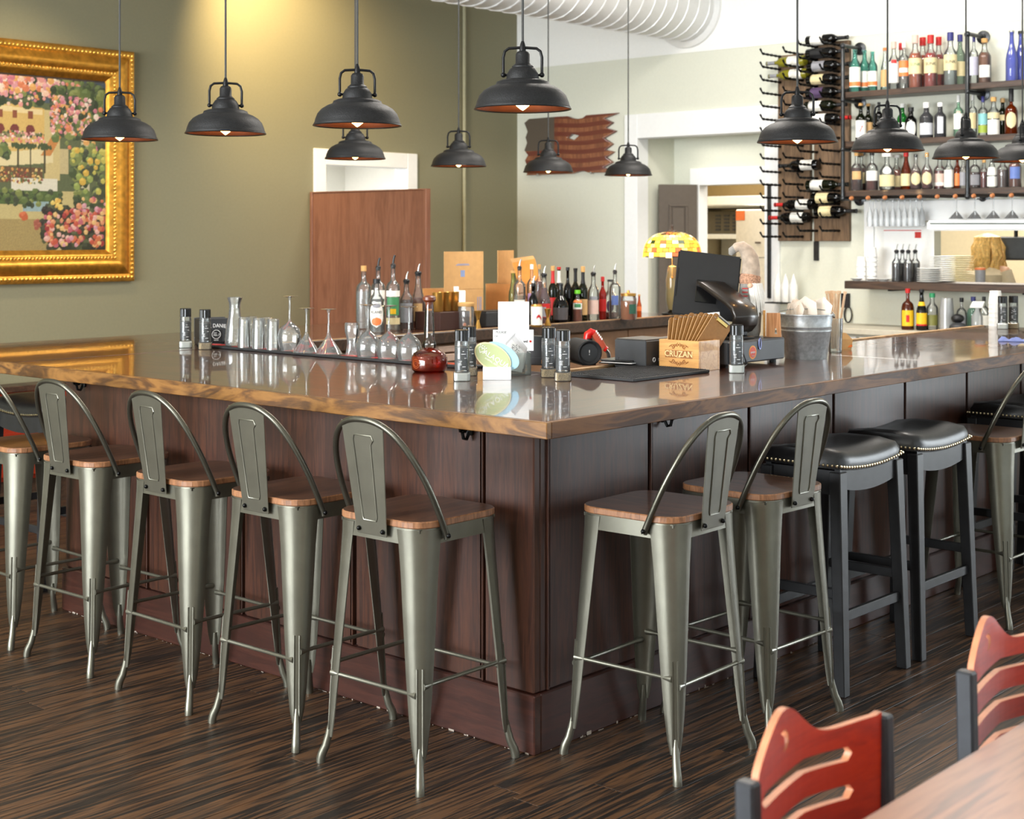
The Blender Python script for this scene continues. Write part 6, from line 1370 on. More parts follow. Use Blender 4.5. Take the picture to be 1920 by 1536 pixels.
def on_shelf(px, z, top, wpx, x=6.73):
    p = on_x(px, 300, x); D = depth(p); zt = 1.6+(HOR-top)/FPX*D
    return Vector((p.x, p.y, z+0.0006)), max(zt-z, 0.12), wpx/2*D/FPX
RW = [ # shelf, px, top px, width, style, glass, liquid, level, labels, cap, words, text, x
 (0, 1603, 93, 22, 'spirit', G_TEAL, None, .3, [(.12, .58, L_WHITE), (.14, .24, L_ORG, 1.15, .0016)], None, 'pale teal gin bottle with white and orange label, leftmost on the top shelf', None, 6.70),
 (0, 1621, 94, 20, 'spirit', G_TEAL, None, .3, [(.12, .5, L_WHITE), (.14, .24, L_ORG, 1.15, .0016)], None, 'pale teal gin bottle, second from left on the top shelf', None, 6.77),
 (0, 1636, 97, 18, 'spirit', G_TEAL, None, .3, [(.12, .5, L_WHITE), (.14, .24, L_ORG, 1.15, .0016)], None, 'pale teal gin bottle, third from left on the top shelf', None, 6.70),
 (0, 1659, 92, 16, 'taper', CL, None, .3, [(.1, .5, L_TAN)], (L_ORG, .02), 'clear bottle with tan label on the top shelf', None, 6.76),
 (0, 1676, 84, 20, 'spirit', CL, None, .3, [(.15, .62, L_WHITE), (.58, .66, L_RED, .5, .0016)], (L_PINK, .05), 'clear vodka bottle with white label and pink cap on the top shelf', None, 6.70),
 (0, 1690, 86, 20, 'spirit', CL, None, .3, [(.15, .6, L_WHITE)], (L_RED, .05), 'clear vodka bottle with red cap on the top shelf', None, 6.77),
 (0, 1695, 82, 20, 'tall', CL, None, .3, [(.28, .62, L_ORG), (.36, .46, L_WHITE, 1.0, .0016)], (M_WCAP, .05), 'clear bottle with orange label and white cap on the top shelf', None, 6.69),
 (0, 1716, 73, 25, 'spirit', CL, liquid((226, 104, 24), .5), .70, [(.28, .60, L_CREAM, 1.25)], (L_PINK, .06), 'orange vodka bottle with cream label and pink cap', ('SUNK', .47, .03, L_GREEN), 6.70),
 (0, 1730, 77, 24, 'spirit', CL, liquid((226, 92, 30), .5), .70, [(.28, .60, L_CREAM, 1.25)], (L_RED, .06), 'orange vodka bottle behind the pink-capped one', None, 6.79),
 (0, 1745, 73, 25, 'spirit', CL, liquid((214, 40, 16), .5), .70, [(.28, .60, L_CREAM, 1.25)], (L_RED, .06), 'bright red vodka bottle with cream label', ('SUNK', .47, .03, L_BLACK), 6.70),
 (0, 1760, 76, 22, 'spirit', CL, liquid((206, 30, 14), .5), .70, [(.28, .60, L_CREAM, 1.25)], (L_RED, .06), 'bright red vodka bottle on the right of its twin', None, 6.78),
 (0, 1782, 68, 25, 'spirit', CL, liquid((206, 212, 210), .25), .5, [(.30, .62, L_CREAM, 1.25)], (M_NAVY, .06), 'clear vodka bottle with cream label and navy cap', ('SUNK', .47, .03, L_BLACK), 6.69),
 (0, 1800, 71, 20, 'spirit', glass('pale_sage_glass', (190, 206, 190), .2), None, .3, [(.2, .5, L_CREAM)], (M_NAVY, .05), 'pale green vodka bottle with navy cap beside the pipe', None, 6.77),
 (0, 1826, 73, 16, 'tall', CL, None, .3, [(.2, .6, paint('lavender_label', (206, 206, 226), .5))], (M_NAVY, .04), 'clear bottle with lavender label right of the pipe', None, 6.74),
 (0, 1846, 76, 24, 'spirit', CL, liquid((168, 92, 18), .4), .72, [(.14, .42, L_WHITE, .9)], (M_CORK, .03), 'square-shouldered amber bourbon bottle with white label, alone on the top shelf', None, 6.73),
 (0, 1897, 59, 22, 'taper', G_BLUE, None, .3, [], (M_STEEL, .01), 'frosted blue vodka bottle at the right of the top shelf', None, 6.70),
 (0, 1914, 60, 22, 'taper', G_BLUE, None, .3, [], (L_BLACK, .02), 'frosted blue vodka bottle at the right picture edge', None, 6.76),
 (1, 1614, 190, 20, 'wine', G_DKG, None, .3, [(.10, .56, L_WHITE, 1.3)], (M_CORK, .02), 'dark bottle with white label and red numeral, leftmost on the middle shelf', ('7', .32, .07, L_RED), 6.70),
 (1, 1628, 192, 18, 'wine', G_DKG, None, .3, [(.10, .52, L_TAN)], (M_CORK, .02), 'dark bottle with tan label, second on the middle shelf', None, 6.77),
 (1, 1648, 194, 16, 'tall', G_BLK, None, .3, [(.15, .4, L_WHITE, .8)], (L_BLACK, .02), 'slim black bottle behind the pendant on the middle shelf', None, 6.72),
 (1, 1692, 198, 20, 'spirit', G_GREEN, None, .3, [(.12, .5, L_WHITE, .8)], (M_WCAP, .03), 'bright green bottle with white cap on the middle shelf', None, 6.77),
 (1, 1708, 205, 22, 'spirit', G_BLK, None, .3, [(.06, .62, L_WHITE, .9, .001, True)], (L_BLACK, .03), 'black bottle with white pointed label on the middle shelf', None, 6.70),
 (1, 1737, 197, 25, 'spirit', glass('smoky_glass', (90, 90, 94), .4), None, .3, [(.10, .45, paint('silver_label', (206, 208, 214), .4), 1.2)], (M_WCAP, .04), 'smoky silver bottle with white cap, left of its twin', None, 6.70),
 (1, 1763, 196, 22, 'spirit', glass('smoky_glass', (90, 90, 94), .4), None, .3, [(.12, .62, paint('silver_label', (206, 208, 214), .4), .5)], (M_WCAP, .03), 'dark smoky bottle with narrow silver label on the middle shelf', None, 6.70),
 (1, 1797, 178, 18, 'tall', glass('mint_glass', (176, 216, 190), .2), None, .3, [(.2, .6, L_WHITE), (.6, .66, L_PINK, .4, .0016)], (M_WCAP, .05), 'mint green bottle with white label beside the pipe', None, 6.73),
 (1, 1824, 180, 16, 'tall', CL, None, .3, [(.2, .6, L_CREAM, .8)], (M_WCAP, .04), 'clear bottle with cream strip right of the pipe on the middle shelf', None, 6.74),
 (1, 1843, 186, 18, 'tall', CL, None, .3, [(.08, .28, paint('lime_label', (150, 170, 60), .5)), (.3, .6, paint('aqua_label', (130, 190, 190), .5))], (M_NAVY, .04), 'clear bottle with aqua and lime label on the middle shelf', None, 6.72),
 (1, 1863, 186, 22, 'spirit', CL, None, .3, [(.02, .42, L_WHITE, 1.3), (.46, .62, L_CREAM, 1.3)], (M_CORK, .03), 'clear square bottle with large white label on the middle shelf', None, 6.71),
 (1, 1880, 188, 18, 'spirit', G_DKG, None, .3, [(.42, .58, L_CREAM)], (L_TAN, .03), 'dark green bottle with cream band on the middle shelf', None, 6.79),
 (1, 1896, 172, 24, 'squat', G_AMB, liquid((214, 130, 20), .5), .62, [(.14, .56, L_CREAM, .8, .001, True)], (L_BLACK, .09), 'amber bottle with long black neck and cream arched label', None, 6.70),
 (2, 1606, 285, 22, 'squat', CL, liquid((92, 24, 12), .5), .62, [(.30, .52, L_TAN, .8)], (M_CORK, .03), 'dark bourbon bottle leftmost on the lowest shelf', None, 6.69),
 (2, 1615, 288, 22, 'squat', CL, liquid((110, 34, 16), .5), .62, [(.2, .5, L_CREAM, .6)], (M_CORK, .02), 'dark bourbon bottle with figured label on the lowest shelf', None, 6.76),
 (2, 1635, 286, 23, 'squat', CL, liquid((140, 40, 20), .45), .34, [(.26, .52, L_WHITE, 1.1)], (L_BLACK, .03), 'bourbon bottle with white label and black cap on the lowest shelf', None, 6.70),
 (2, 1663, 290, 30, 'round', CL, None, .3, [(.10, .42, L_CREAM, 1.1), (.44, .66, L_WHITE, .6, .001, True)], (M_WCAP, .03, 2.2), 'round decanter bottle with large cream label on the lowest shelf', None, 6.69),
 (2, 1681, 293, 24, 'round', CL, liquid((176, 70, 20), .45), .6, [(.1, .42, L_CREAM, 1.1)], (M_WCAP, .02, 2.0), 'round amber decanter bottle behind the cream-labelled one', None, 6.78),
 (2, 1699, 285, 20, 'taper', G_AMB, None, .3, [(.10, .42, L_CREAM, 1.2)], (L_RED, .06), 'amber bottle with square cream label and red neck', None, 6.70),
 (2, 1717, 292, 22, 'round', CL, liquid((120, 30, 20), .5), .55, [(.12, .50, L_CREAM, .85, .001, True)], (L_BLACK, .02), 'dark bottle with oval cream label, left of the pair', None, 6.69),
 (2, 1738, 290, 22, 'round', CL, liquid((130, 24, 20), .5), .55, [(.12, .50, L_CREAM, .85, .001, True)], (M_CORK, .03), 'dark bottle with oval cream label, right of the pair', None, 6.69),
 (2, 1762, 296, 22, 'spirit', CL, liquid((150, 30, 26), .5), .6, [(.10, .5, L_PINK, 1.1), (.12, .22, L_WHITE, 1.1, .0016)], (L_BLACK, .02), 'ruby bottle with pink label on the lowest shelf', None, 6.72),
 (2, 1779, 294, 18, 'spirit', CL, None, .3, [(.06, .6, L_WHITE, 1.2)], (M_STEEL, .02), 'bottle almost covered by a white label on the lowest shelf', None, 6.70),
 (2, 1795, 296, 14, 'spirit', G_AMB, None, .3, [(.1, .5, L_ORG, .7)], (M_CORK, .02), 'slim amber bottle with orange label on the lowest shelf', None, 6.72),
 (2, 1806, 298, 14, 'spirit', CL, None, .3, [(.1, .55, L_GREY, 1.0)], (M_STEEL, .02), 'slim bottle with pale grey label beside the pipe on the lowest shelf', None, 6.74),
 (2, 1828, 292, 22, 'squat', CL, liquid((96, 40, 40), .5), .5, [(.1, .42, L_GREY, .8)], (M_STEEL, .04), 'dark bottle with silver-grey label right of the pipe on the lowest shelf', None, 6.70),
 (2, 1845, 302, 14, 'spirit', CL, liquid((150, 20, 16), .5), .6, [], (M_CORK, .02), 'small red bottle on the lowest shelf', None, 6.74),
 (2, 1860, 290, 18, 'taper', CL, None, .3, [(.04, .34, L_WHITE, 1.2), (.38, .62, L_WHITE, 1.2)], (L_RED, .04), 'waisted bottle with two white labels on the lowest shelf', None, 6.70),
 (2, 1880, 296, 22, 'spirit', CL, liquid((120, 66, 56), .4), .6, [], (M_WCAP, .02), 'ribbed clear bottle of pale rose liquor on the lowest shelf', None, 6.71),
 (2, 1903, 288, 24, 'spirit', CL, liquid((150, 66, 26), .5), .7, [(.25, .6, L_BLUE, .8)], (M_WCAP, .03), 'brown bottle with blue label at the right of the lowest shelf', None, 6.70),
]
PS = [list(on_shelf(q[1], SZ[q[0]], q[2], q[3], q[12])) for q in RW]
for k in range(3): relax([PS[i] for i in range(len(RW)) if RW[i][0] == k], 6.655, 6.825)
for i_, (s, px, tp, wd, sty, gm, lq, lv, labs, cap, words, tx, xx) in enumerate(RW):
    p, h, r = PS[i_]; h = min(h, 0.275) if s else h
    bottle('liquor_bottle', words, p, h, r, sty, gm, lq, lv, labs, cap, None, None, ['bottles on the top shelf', 'bottles on the middle shelf', 'bottles on the lowest shelf'][s], tx)

# ================================================================ kitchen hatch, floating shelf and back counter
t4 = thing('trim_5', 'white casing post and head of the kitchen hatch', None); st(t4)
p0 = on_x(1622, 450, XW).y; p1 = on_x(1640, 450, XW).y
BOX('casing', M_TRIM, t4, XW-0.02, XW-0.0005, p1, p0, 1.262, 1.85, 0.003)
BOX('casing', M_TRIM, t4, XW-0.018, XW-0.0005, -0.3, p1-0.0005, 1.70, 1.85, 0.003)
st(BOX('wall_board', M_WHITE, None, XW-0.004, XW-0.0008, on_x(1752, 440, XW).y, p1-0.002, 1.27, 1.69), 'white board beside the kitchen hatch')
t = thing('wall_poster', 'white notice poster with a red and white banner by the hatch', 'poster', (XW-0.0045, 0, 0))
ya, yb = on_x(1658, 440, XW).y, on_x(1728, 440, XW).y
BOX('sheet', M_PAPER, t, -0.002, 0, yb, ya, 1.30, 1.645); BOX('red_line', M_RED, t, -0.0028, -0.0021, yb, ya, 1.628, 1.634); BOX('red_block', M_RED, t, -0.0028, -0.0021, yb, yb+0.05, 1.575, 1.62)
# white canopy box over the hatch
t = thing('hatch_canopy', 'long white boxy canopy above the kitchen hatch', 'canopy', (0, 0, 0))
yc = on_x(1738, 420, XW-0.12).y
BOX('housing', M_TRIM, t, XW-0.13, XW-0.021, -0.4, yc, 1.628, 1.702, 0.012, seg=2); MB().tube([(XW-0.133, -0.35, 1.68), (XW-0.133, 0.8, 1.673), (XW-0.133, yc-0.03, 1.68)], 0.004, 8).build('cable', paint('green_grey_cable', (70, 90, 80), .5), t, smooth=True)
BOX('nameplate', L_GREY, t, XW-0.1315, XW-0.1302, 1.12, 1.20, 1.638, 1.646)
# floating shelf
t = thing('floating_shelf', 'thick dark walnut floating shelf below the kitchen hatch', 'shelf', (0, 0, 0))
yf = on_x(1583, 530, 6.5).y
BOX('board', M_SHELF, t, 6.5, XW-0.001, -0.4, yf, 1.205, 1.262, 0.003)
for y in (yf-0.3, yf-1.3): BOX('bracket', M_IRON, t, 6.62, XW-0.001, y-0.015, y+0.015, 1.19, 1.2045)
FZ = 1.2625
def fs(px, x=6.66): p = on_x(px, 520, x); p.z = FZ; return p
def cupstack(px, n, lb, x=6.66):
    t = thing('cup_stack', lb, 'cups', fs(px, x), 0, 'stacks of white cups on the floating shelf')
    for i in range(n): MB().lathe([(0.040, i*0.035), (0.030, i*0.035+0.07), (0.0, i*0.035+0.07)], 20, capa=True).build('cup', M_WCAP, t, smooth=True, ang=50)
cupstack(1615, 4, 'short stack of upturned white cups at the left end of the floating shelf'); cupstack(1635, 6, 'tall stack of upturned white cups on the floating shelf')
for i, px in enumerate((1606, 1634, 1656)):
    t = thing('white_dish', ['flat white dish at the left end of the floating shelf', 'flat white dish before the tall cup stack', 'small white ramekin on the floating shelf'][i], 'dish', fs(px, 6.56), 0); MB().lathe([(0.02, 0), (0.045, 0.016), (0.047, 0.018), (0.02, 0.005)], 24).build('bowl', M_WCAP, t, smooth=True); MB().lathe([(0.022, -0.0), (0.022, 0.002)], 20).build('foot_ring', M_WCAP, t)
for i, px in enumerate((1681, 1692, 1703, 1716)):
    p = fs(px, 6.60+0.085*(i % 2)); bottle('syrup_bottle', ['black syrup bottle with pourer, leftmost on the floating shelf', 'black syrup bottle with pourer, second from left', 'black syrup bottle with pourer, third from left', 'black syrup bottle with pourer beside the bowls'][i], p, 0.215, 0.034, 'spirit', CL, liquid((40, 26, 44), .6), .62, [], None, 'silver', None, 'dark syrup bottles on the floating shelf')
def platestack(px, n, r, lb, nm, dz, m=M_WCAP, x=6.64):
    t = thing(nm, lb, 'plates', fs(px, x), 0)
    for i in range(n): MB().lathe([(r*0.55, i*dz), (r, i*dz+0.006), (r, i*dz+0.0088), (r*0.6, i*dz+0.004)], 28).build('plate', m, t, smooth=True)
platestack(1743, 8, 0.088, 'stack of white bowls on the floating shelf', 'bowl_stack', 0.013, x=6.595)
platestack(1767, 14, 0.090, 'tall stack of white plates on the floating shelf', 'plate_stack', 0.0135, x=6.775)
# back counter
t = thing('back_counter', 'low pale counter along the back wall', 'counter', (0, 0, 0))
M_PALE = paint('pale_counter', (196, 190, 172), .5)
BOX('worktop', M_PALE, t, 6.28, XW-0.001, -0.4, 3.2, 0.89, 0.93, 0.003); BOX('cabinet_body', M_PALE, t, 6.34, XW-0.001, -0.38, 3.18, 0.0, 0.8895)
for k in range(5): BOX('cabinet_door', M_TRIM, t, 6.32, 6.3395, -0.36+k*0.71, 0.33+k*0.71, 0.08, 0.87, 0.003)
def bc(px, x=6.5): p = on_x(px, 615, x); p.z = 0.9305; return p
BC = [(1702, 545, 24, 'squat', G_AMB, liquid((150, 40, 14), .5), .66, [(.10, .50, L_YEL, 1.0), (.2, .38, L_RED, .25, .0016)], (L_RED, .03), 'cinnamon whisky bottle with yellow label and red cap on the back counter', 6.5),
      (1728, 545, 20, 'taper', G_BLK, None, .3, [(.12, .44, L_YEL, 1.2), (.12, .16, L_RED, 1.2, .0016), (.62, .72, L_YEL, 3.1)], (L_BLACK, .02), 'black coffee liqueur bottle with yellow label on the back counter', 6.5),
      (1748, 546, 22, 'spirit', CL, None, .3, [(.14, .44, paint('olive_label', (120, 120, 60), .5), 1.0)], (paint('green_cap', (40, 140, 90), .4), .03), 'clear bottle with green cap on the back counter', 6.55),
      (1803, 562, 20, 'squat', CL, None, .3, [(.1, .5, L_GREY, .8)], (L_BLACK, .03), 'grey-labelled bottle on the back counter', 6.6),
      (1825, 560, 24, 'squat', glass('sea_green_glass', (120, 160, 140), .35), None, .3, [], (M_NAVY, .03), 'sea green bottle with navy cap on the back counter', 6.62),
      (1845, 560, 18, 'tall', CL, None, .3, [(.2, .5, L_WHITE)], (L_BLACK, .03), 'clear bottle with black cap on the back counter', 6.62)]
PB = relax([[bc(q[0], q[-1]-0.06), 0, q[2]/2*10.4/FPX] for q in BC], 6.33, 6.8)
for k_, (px, tp, wd, sty, gm, lq, lv, labs, cap, words, xx) in enumerate(BC):
    p = PB[k_][0]; p.z = 0.9305; D = depth(p); h = min(1.6+(HOR-tp)/FPX*D-0.9305, 0.285 if p.x < 6.46 else 0.245)
    bottle('liquor_bottle', words, p, h, wd/2*D/FPX, sty, gm, lq, lv, labs, cap, None, None, 'bottles on the back counter')
t = thing('plastic_cup_stack', 'stack of clear plastic cups on the back counter', 'cups', bc(1775, 6.48), 0)
for i in range(6): MB().lathe([(0.050, i*0.024), (0.040, i*0.024+0.11), (0.0, i*0.024+0.11)], 22, capa=False).build('cup', glass('cloudy_plastic', (236, 238, 238), .3), t, smooth=True, ang=50)
p = bc(1832, 6.42)
t = thing('spray_bottle', 'white-triggered spray bottle on the back counter', 'spray bottle', p, face(p))
MB().lathe([(0.035, 0), (0.038, 0.01), (0.038, 0.11), (0.016, 0.15), (0.014, 0.17)], 18).build('bottle_body', glass('cloudy_plastic', (236, 238, 238), .3), t, smooth=True)
MB().rings([[Vector((x, y, z)) for x, y, z in ((-0.05, -0.014, 0.17), (0.035, -0.014, 0.17), (0.035, 0.014, 0.17), (-0.05, 0.014, 0.17))], [Vector((x, y, z)) for x, y, z in ((-0.03, -0.012, 0.215), (0.05, -0.012, 0.215), (0.05, 0.012, 0.215), (-0.03, 0.012, 0.215))]]).build('trigger_head', M_WCAP, t, bevel=0.004)
MB().tube([(0.03, 0, 0.18), (0.045, 0, 0.155), (0.06, 0, 0.13)], 0.006, 8).build('trigger', M_WCAP, t, smooth=True)
p = bc(1797, 6.38)
t = thing('grey_pouch', 'dark grey soft pouch beside the spray bottle', 'pouch', p, face(p))
MB().ball((0, 0, 0.035), 0.062, 18, 0.56).build('pouch_body', M_CHAR, t, smooth=True); MB().ball((-0.005, 0.02, 0.095), 0.045, 16, 0.7).build('pouch_flap', M_BLK, t, smooth=True)
# white squeeze bottles on a small wire shelf, coiled cable on the wall
t = thing('wire_wall_shelf', 'small wire shelf on the back wall behind the bucket', 'shelf', (XW-0.001, 0, 0))
y0, y1 = on_x(1505, 565, 6.76).y, on_x(1447, 565, 6.76).y
for k in range(8): MB().tube([(-0.20, y0+(y1-y0)*k/7, 1.075), (0, y0+(y1-y0)*k/7, 1.075)], 0.003, 6).build('wire', M_PIPE, t)
for x in (-0.20, -0.1, -0.005): MB().tube([(x, y0-0.01, 1.071), (x, y1+0.01, 1.071)], 0.004, 6).build('rail', M_PIPE, t)
for i, px in enumerate((1458, 1473, 1488)):
    p = on_x(px, 560, 6.74); p.z = 1.0785
    q = thing('squeeze_bottle', ['white squeeze bottle behind the gnome, left of three', 'white squeeze bottle behind the gnome, middle of three', 'white squeeze bottle behind the gnome, right of three'][i], 'bottle', p, 0, 'white squeeze bottles on the wire shelf')
    MB().lathe([(0.03, 0), (0.033, 0.01), (0.033, 0.13), (0.024, 0.15)], 18).build('bottle_body', M_WCAP, q, smooth=True); MB().lathe([(0.0245, 0.1502), (0.022, 0.165), (0.005, 0.215), (0.003, 0.22)], 16).build('nozzle_cap', M_WCAP, q, smooth=True)
pc = on_x(1590, 585, XW-0.02)
t = thing('coiled_cable', 'black cable coiled on the back wall behind the straws', 'cable', pc, 0)
MB().tube([(0, 0.03*math.cos(a)*(1+0.1*math.sin(a*0.3)), 0.06*math.sin(a)-0.02) for a in [2*PI*i/20 for i in range(44)]], 0.005, 6).build('coil', M_BLK, t, smooth=True); BOX('wall_plate', M_BLK, t, -0.005, 0.018, -0.01, 0.06, 0.03, 0.14, 0.003)
# ================================================================ kitchen beyond
M_WSTEEL = paint('pale_steel', (206, 204, 196), 0.35, 0.5, 0.05)
t = thing('steel_range', 'stainless steel cooker with grill and shelf seen through the kitchen door', 'cooker', (9.0, 0, 0))
BOX('body', M_WSTEEL, t, 0, 0.7, 4.4, 5.75, 0, 1.20, 0.004); BOX('upstand', M_WSTEEL, t, 0.5, 0.7, 4.4, 5.75, 1.2005, 1.555, 0.004); BOX('over_shelf', M_WSTEEL, t, -0.05, 0.7, 4.4, 5.75, 1.556, 1.605, 0.004)
BOX('grill_box', paint('dark_olive_steel', (74, 66, 50), 0.5, 0.4), t, 0.0, 0.6, 4.85, 5.75, 1.6055, 1.83, 0.004)
for k in range(5):
    for j in range(3): BOX('grill_slot', M_BLK, t, -0.006, -0.001, 5.22+0.1*j, 5.28+0.1*j, 1.64+k*0.034, 1.658+k*0.034)
BOX('hood', M_WSTEEL, t, -0.1, 0.7, 4.3, 5.78, 1.86, 1.975, 0.01); MB().tube([(-0.11, 4.3, 1.88), (-0.11, 5.78, 1.88)], 0.012, 8).build('hood_rail', M_STEEL, t, smooth=True)
BOX('hood_front', paint('olive_brown_panel', (104, 84, 44), 0.6), t, 0.1, 0.7, 4.3, 5.78, 1.976, 2.4)
for y in (4.6, 5.0, 5.35): BOX('leg_gap', M_BLK, t, -0.004, -0.001, y, y+0.025, 0.9, 1.19)
t = thing('tall_fridge', 'tall beige fridge with an orange notice seen through the kitchen door', 'fridge', (8.3, 0, 0))
BOX('body', paint('fridge_beige', (206, 192, 170), .4), t, 0, 0.6, 4.28, 4.79, 0, 1.83, 0.01); BOX('door_seam', M_CHAR, t, -0.003, -0.0005, 4.29, 4.78, 1.39, 1.395); BOX('handle', M_SHELF, t, -0.02, -0.001, 4.52, 4.57, 1.52, 1.535); BOX('orange_notice', paint('orange_notice', (206, 100, 40), .6), t, -0.003, -0.001, 4.69, 4.785, 1.73, 1.82)
t = thing('kitchen_counter', 'steel kitchen counter behind the hatch', 'counter', (7.1, 0, 0))
BOX('worktop', M_STEEL, t, 0.0, 0.35, -0.8, 2.6, 1.19, 1.23, 0.003)
for y in (-0.6, 0.8, 2.4): BOX('leg', M_STEEL, t, 0.03, 0.07, y, y+0.04, 0, 1.1895)
t = thing('plate_stack_cream', 'stack of cream plates on the kitchen counter behind the hatch', 'plates', (7.27, on_x(1800, 500, 7.27).y, 1.2305))
for i in range(16): MB().lathe([(0.05, i*0.0135), (0.1, i*0.0135+0.006), (0.1, i*0.0135+0.009), (0.06, i*0.0135+0.004)], 24).build('plate', M_OFFW, t, smooth=True)
t = thing('kitchen_monitor', 'black order monitor hanging in the kitchen', 'monitor', (8.0, on_x(1905, 470, 8.0).y, 0), face((8.0, 2, 0)))
BOX('display_shell', M_BLK, t, -0.13, 0.13, -0.02, 0.02, 1.40, 1.585, 0.01); BOX('display_glass', paint('dim_screen', (70, 74, 80), .2), t, -0.115, 0.115, -0.0225, -0.0205, 1.42, 1.57); MB().tube([(0, 0, 1.58), (0, 0, 2.6)], 0.015, 10).build('ceiling_rod', M_IRON, t, smooth=True)
t = thing('seasoning_tub', 'orange-lidded grey tub on the kitchen counter', 'tub', (7.22, on_x(1838, 505, 7.22).y, 1.2305))
MB().lathe([(0.035, 0), (0.038, 0.11)], 18).build('tub_body', L_GREY, t, smooth=True); MB().lathe([(0.039, 0.1105), (0.039, 0.125)], 18).build('lid', L_ORG, t, smooth=True)
# cook with long blonde hair, back to the hatch: one skinned body, hair and clothes as parts
pp = on_x(1852, 470, 7.85)
t = thing('person', 'cook with long wavy blonde hair and pale top, standing in the kitchen', 'person', (pp.x, pp.y, 0), face(pp, PI-0.5))
J = {'pel': (0, 0, 0.92, .12), 'wai': (0, 0.0, 1.05, .105), 'che': (0, 0.0, 1.24, .125), 'nek': (0, 0.0, 1.36, .05), 'hd0': (0, -0.01, 1.43, .07), 'hd1': (0, -0.015, 1.50, .085), 'hd2': (0, -0.01, 1.57, .06),
     'shl': (-.15, 0, 1.31, .055), 'ell': (-.20, -.02, 1.06, .042), 'hal': (-.19, -.18, 0.96, .032), 'shr': (.15, 0, 1.31, .055), 'elr': (.20, -.02, 1.06, .042), 'har': (.19, -.18, 0.96, .032),
     'hil': (-.09, 0, .88, .09), 'knl': (-.10, -.01, .48, .06), 'anl': (-.10, .01, .09, .042), 'tol': (-.10, -.13, .04, .035), 'hir': (.09, 0, .88, .09), 'knr': (.10, -.01, .48, .06), 'anr': (.10, .01, .09, .042), 'tor': (.10, -.13, .04, .035)}
fing = []
for s, nm in ((-1, 'hal'), (1, 'har')):
    hx, hy, hz, _ = J[nm]
    J['pa'+nm] = (hx, hy-.07, hz, .030)
    for k, (dx, ln) in enumerate(((-.026, .060), (-.009, .070), (.009, .066), (.026, .052))):
        J['f%d' % k+nm] = (hx+dx, hy-.075-ln*.6, hz-.012, .0095); J['g%d' % k+nm] = (hx+dx, hy-.075-ln, hz-.035, .008); fing += [('pa'+nm, 'f%d' % k+nm), ('f%d' % k+nm, 'g%d' % k+nm)]
    J['th'+nm] = (hx-s*.035, hy-.06, hz-.012, .010); J['tt'+nm] = (hx-s*.045, hy-.095, hz-.02, .009); fing += [(nm, 'th'+nm), ('th'+nm, 'tt'+nm), (nm, 'pa'+nm)]
E = [('pel', 'wai'), ('wai', 'che'), ('che', 'nek'), ('nek', 'hd0'), ('hd0', 'hd1'), ('hd1', 'hd2'), ('che', 'shl'), ('shl', 'ell'), ('ell', 'hal'), ('che', 'shr'), ('shr', 'elr'), ('elr', 'har'), ('pel', 'hil'), ('hil', 'knl'), ('knl', 'anl'), ('anl', 'tol'), ('pel', 'hir'), ('hir', 'knr'), ('knr', 'anr'), ('anr', 'tor')]+fing
ks = list(J); me = bpy.data.meshes.new('body'); me.from_pydata([J[k][:3] for k in ks], [(ks.index(a), ks.index(b)) for a, b in E], [])
bo = bpy.data.objects.new('body', me); COL.objects.link(bo); bo.parent = t
sk_ = bo.modifiers.new('skin', 'SKIN'); sk_.use_smooth_shade = True
for i, k in enumerate(ks): me.skin_vertices[0].data[i].radius = (J[k][3],)*2
me.skin_vertices[0].data[ks.index('pel')].use_root = True
bo.modifiers.new('sub', 'SUBSURF').levels = 2; bo.modifiers['sub'].render_levels = 2
me.materials.append(paint('skin', (222, 176, 148), .55))
MB().lathe([(0.150, 0.90), (0.135, 1.05), (0.158, 1.22), (0.165, 1.29), (0.12, 1.345), (0.06, 1.375)], 24, capa=False, capb=False).build('pale_top', paint('cream_fabric', (236, 222, 198), .85), t, smooth=True)
for s in (-1, 1): MB().tube([(s*.13, 0, 1.31), (s*.18, -.01, 1.18), (s*.2, -.02, 1.08)], [.066, .058, .056], 14).build('sleeve', paint('cream_fabric', (236, 222, 198), .85), t, smooth=True)
for s in (-1, 1): MB().tube([(s*.085, 0, .95), (s*.1, -.01, .5), (s*.1, .01, .10)], [.11, .078, .062], 14).build('trouser_leg', M_CHAR, t, smooth=True)
hr = MB(); hr.ball((0, 0.0, 1.515), 0.098, 18, 0.98)
for i in range(70):
    a = R.uniform(0.15, 2*PI-0.15-0.3)-PI/2+0.15+0.15; r0 = 0.088*math.sqrt(R.random())
    x0, y0 = 0.05*math.cos(a), 0.05*math.sin(a); rr = 0.096+0.012*R.random(); le = 0.30+0.12*R.random()
    if math.sin(a) < -0.75: continue
    pth = [(x0*0.4, y0*0.4, 1.60), (rr*0.8*math.cos(a), rr*0.8*math.sin(a), 1.575), (rr*math.cos(a), rr*math.sin(a), 1.50)]
    for k in range(1, 6): pth.append((rr*(1+0.1*k/5)*math.cos(a)+0.012*math.sin(k*1.9+i), rr*(1+0.08*k/5)*math.sin(a)+0.01*math.cos(k*1.7+i), 1.50-le*k/5))
    pth = [(x_+0.010*math.sin(z_*40+i), y_+0.008*math.cos(z_*37+i*2), z_) for x_, y_, z_ in pth]; hr.tube(pth, [.006, .014, .017, .019, .018, .016, .012, .003], 6)
tag(hr.build('hair', paint('blonde_hair', (226, 184, 112), .5, var=.25, scale=60), t, smooth=True), kind='stuff')
for s in (-1, 1): MB().ball((s*.03, -.085, 1.505), .009, 8).build('eye', M_BLK, t, smooth=True)
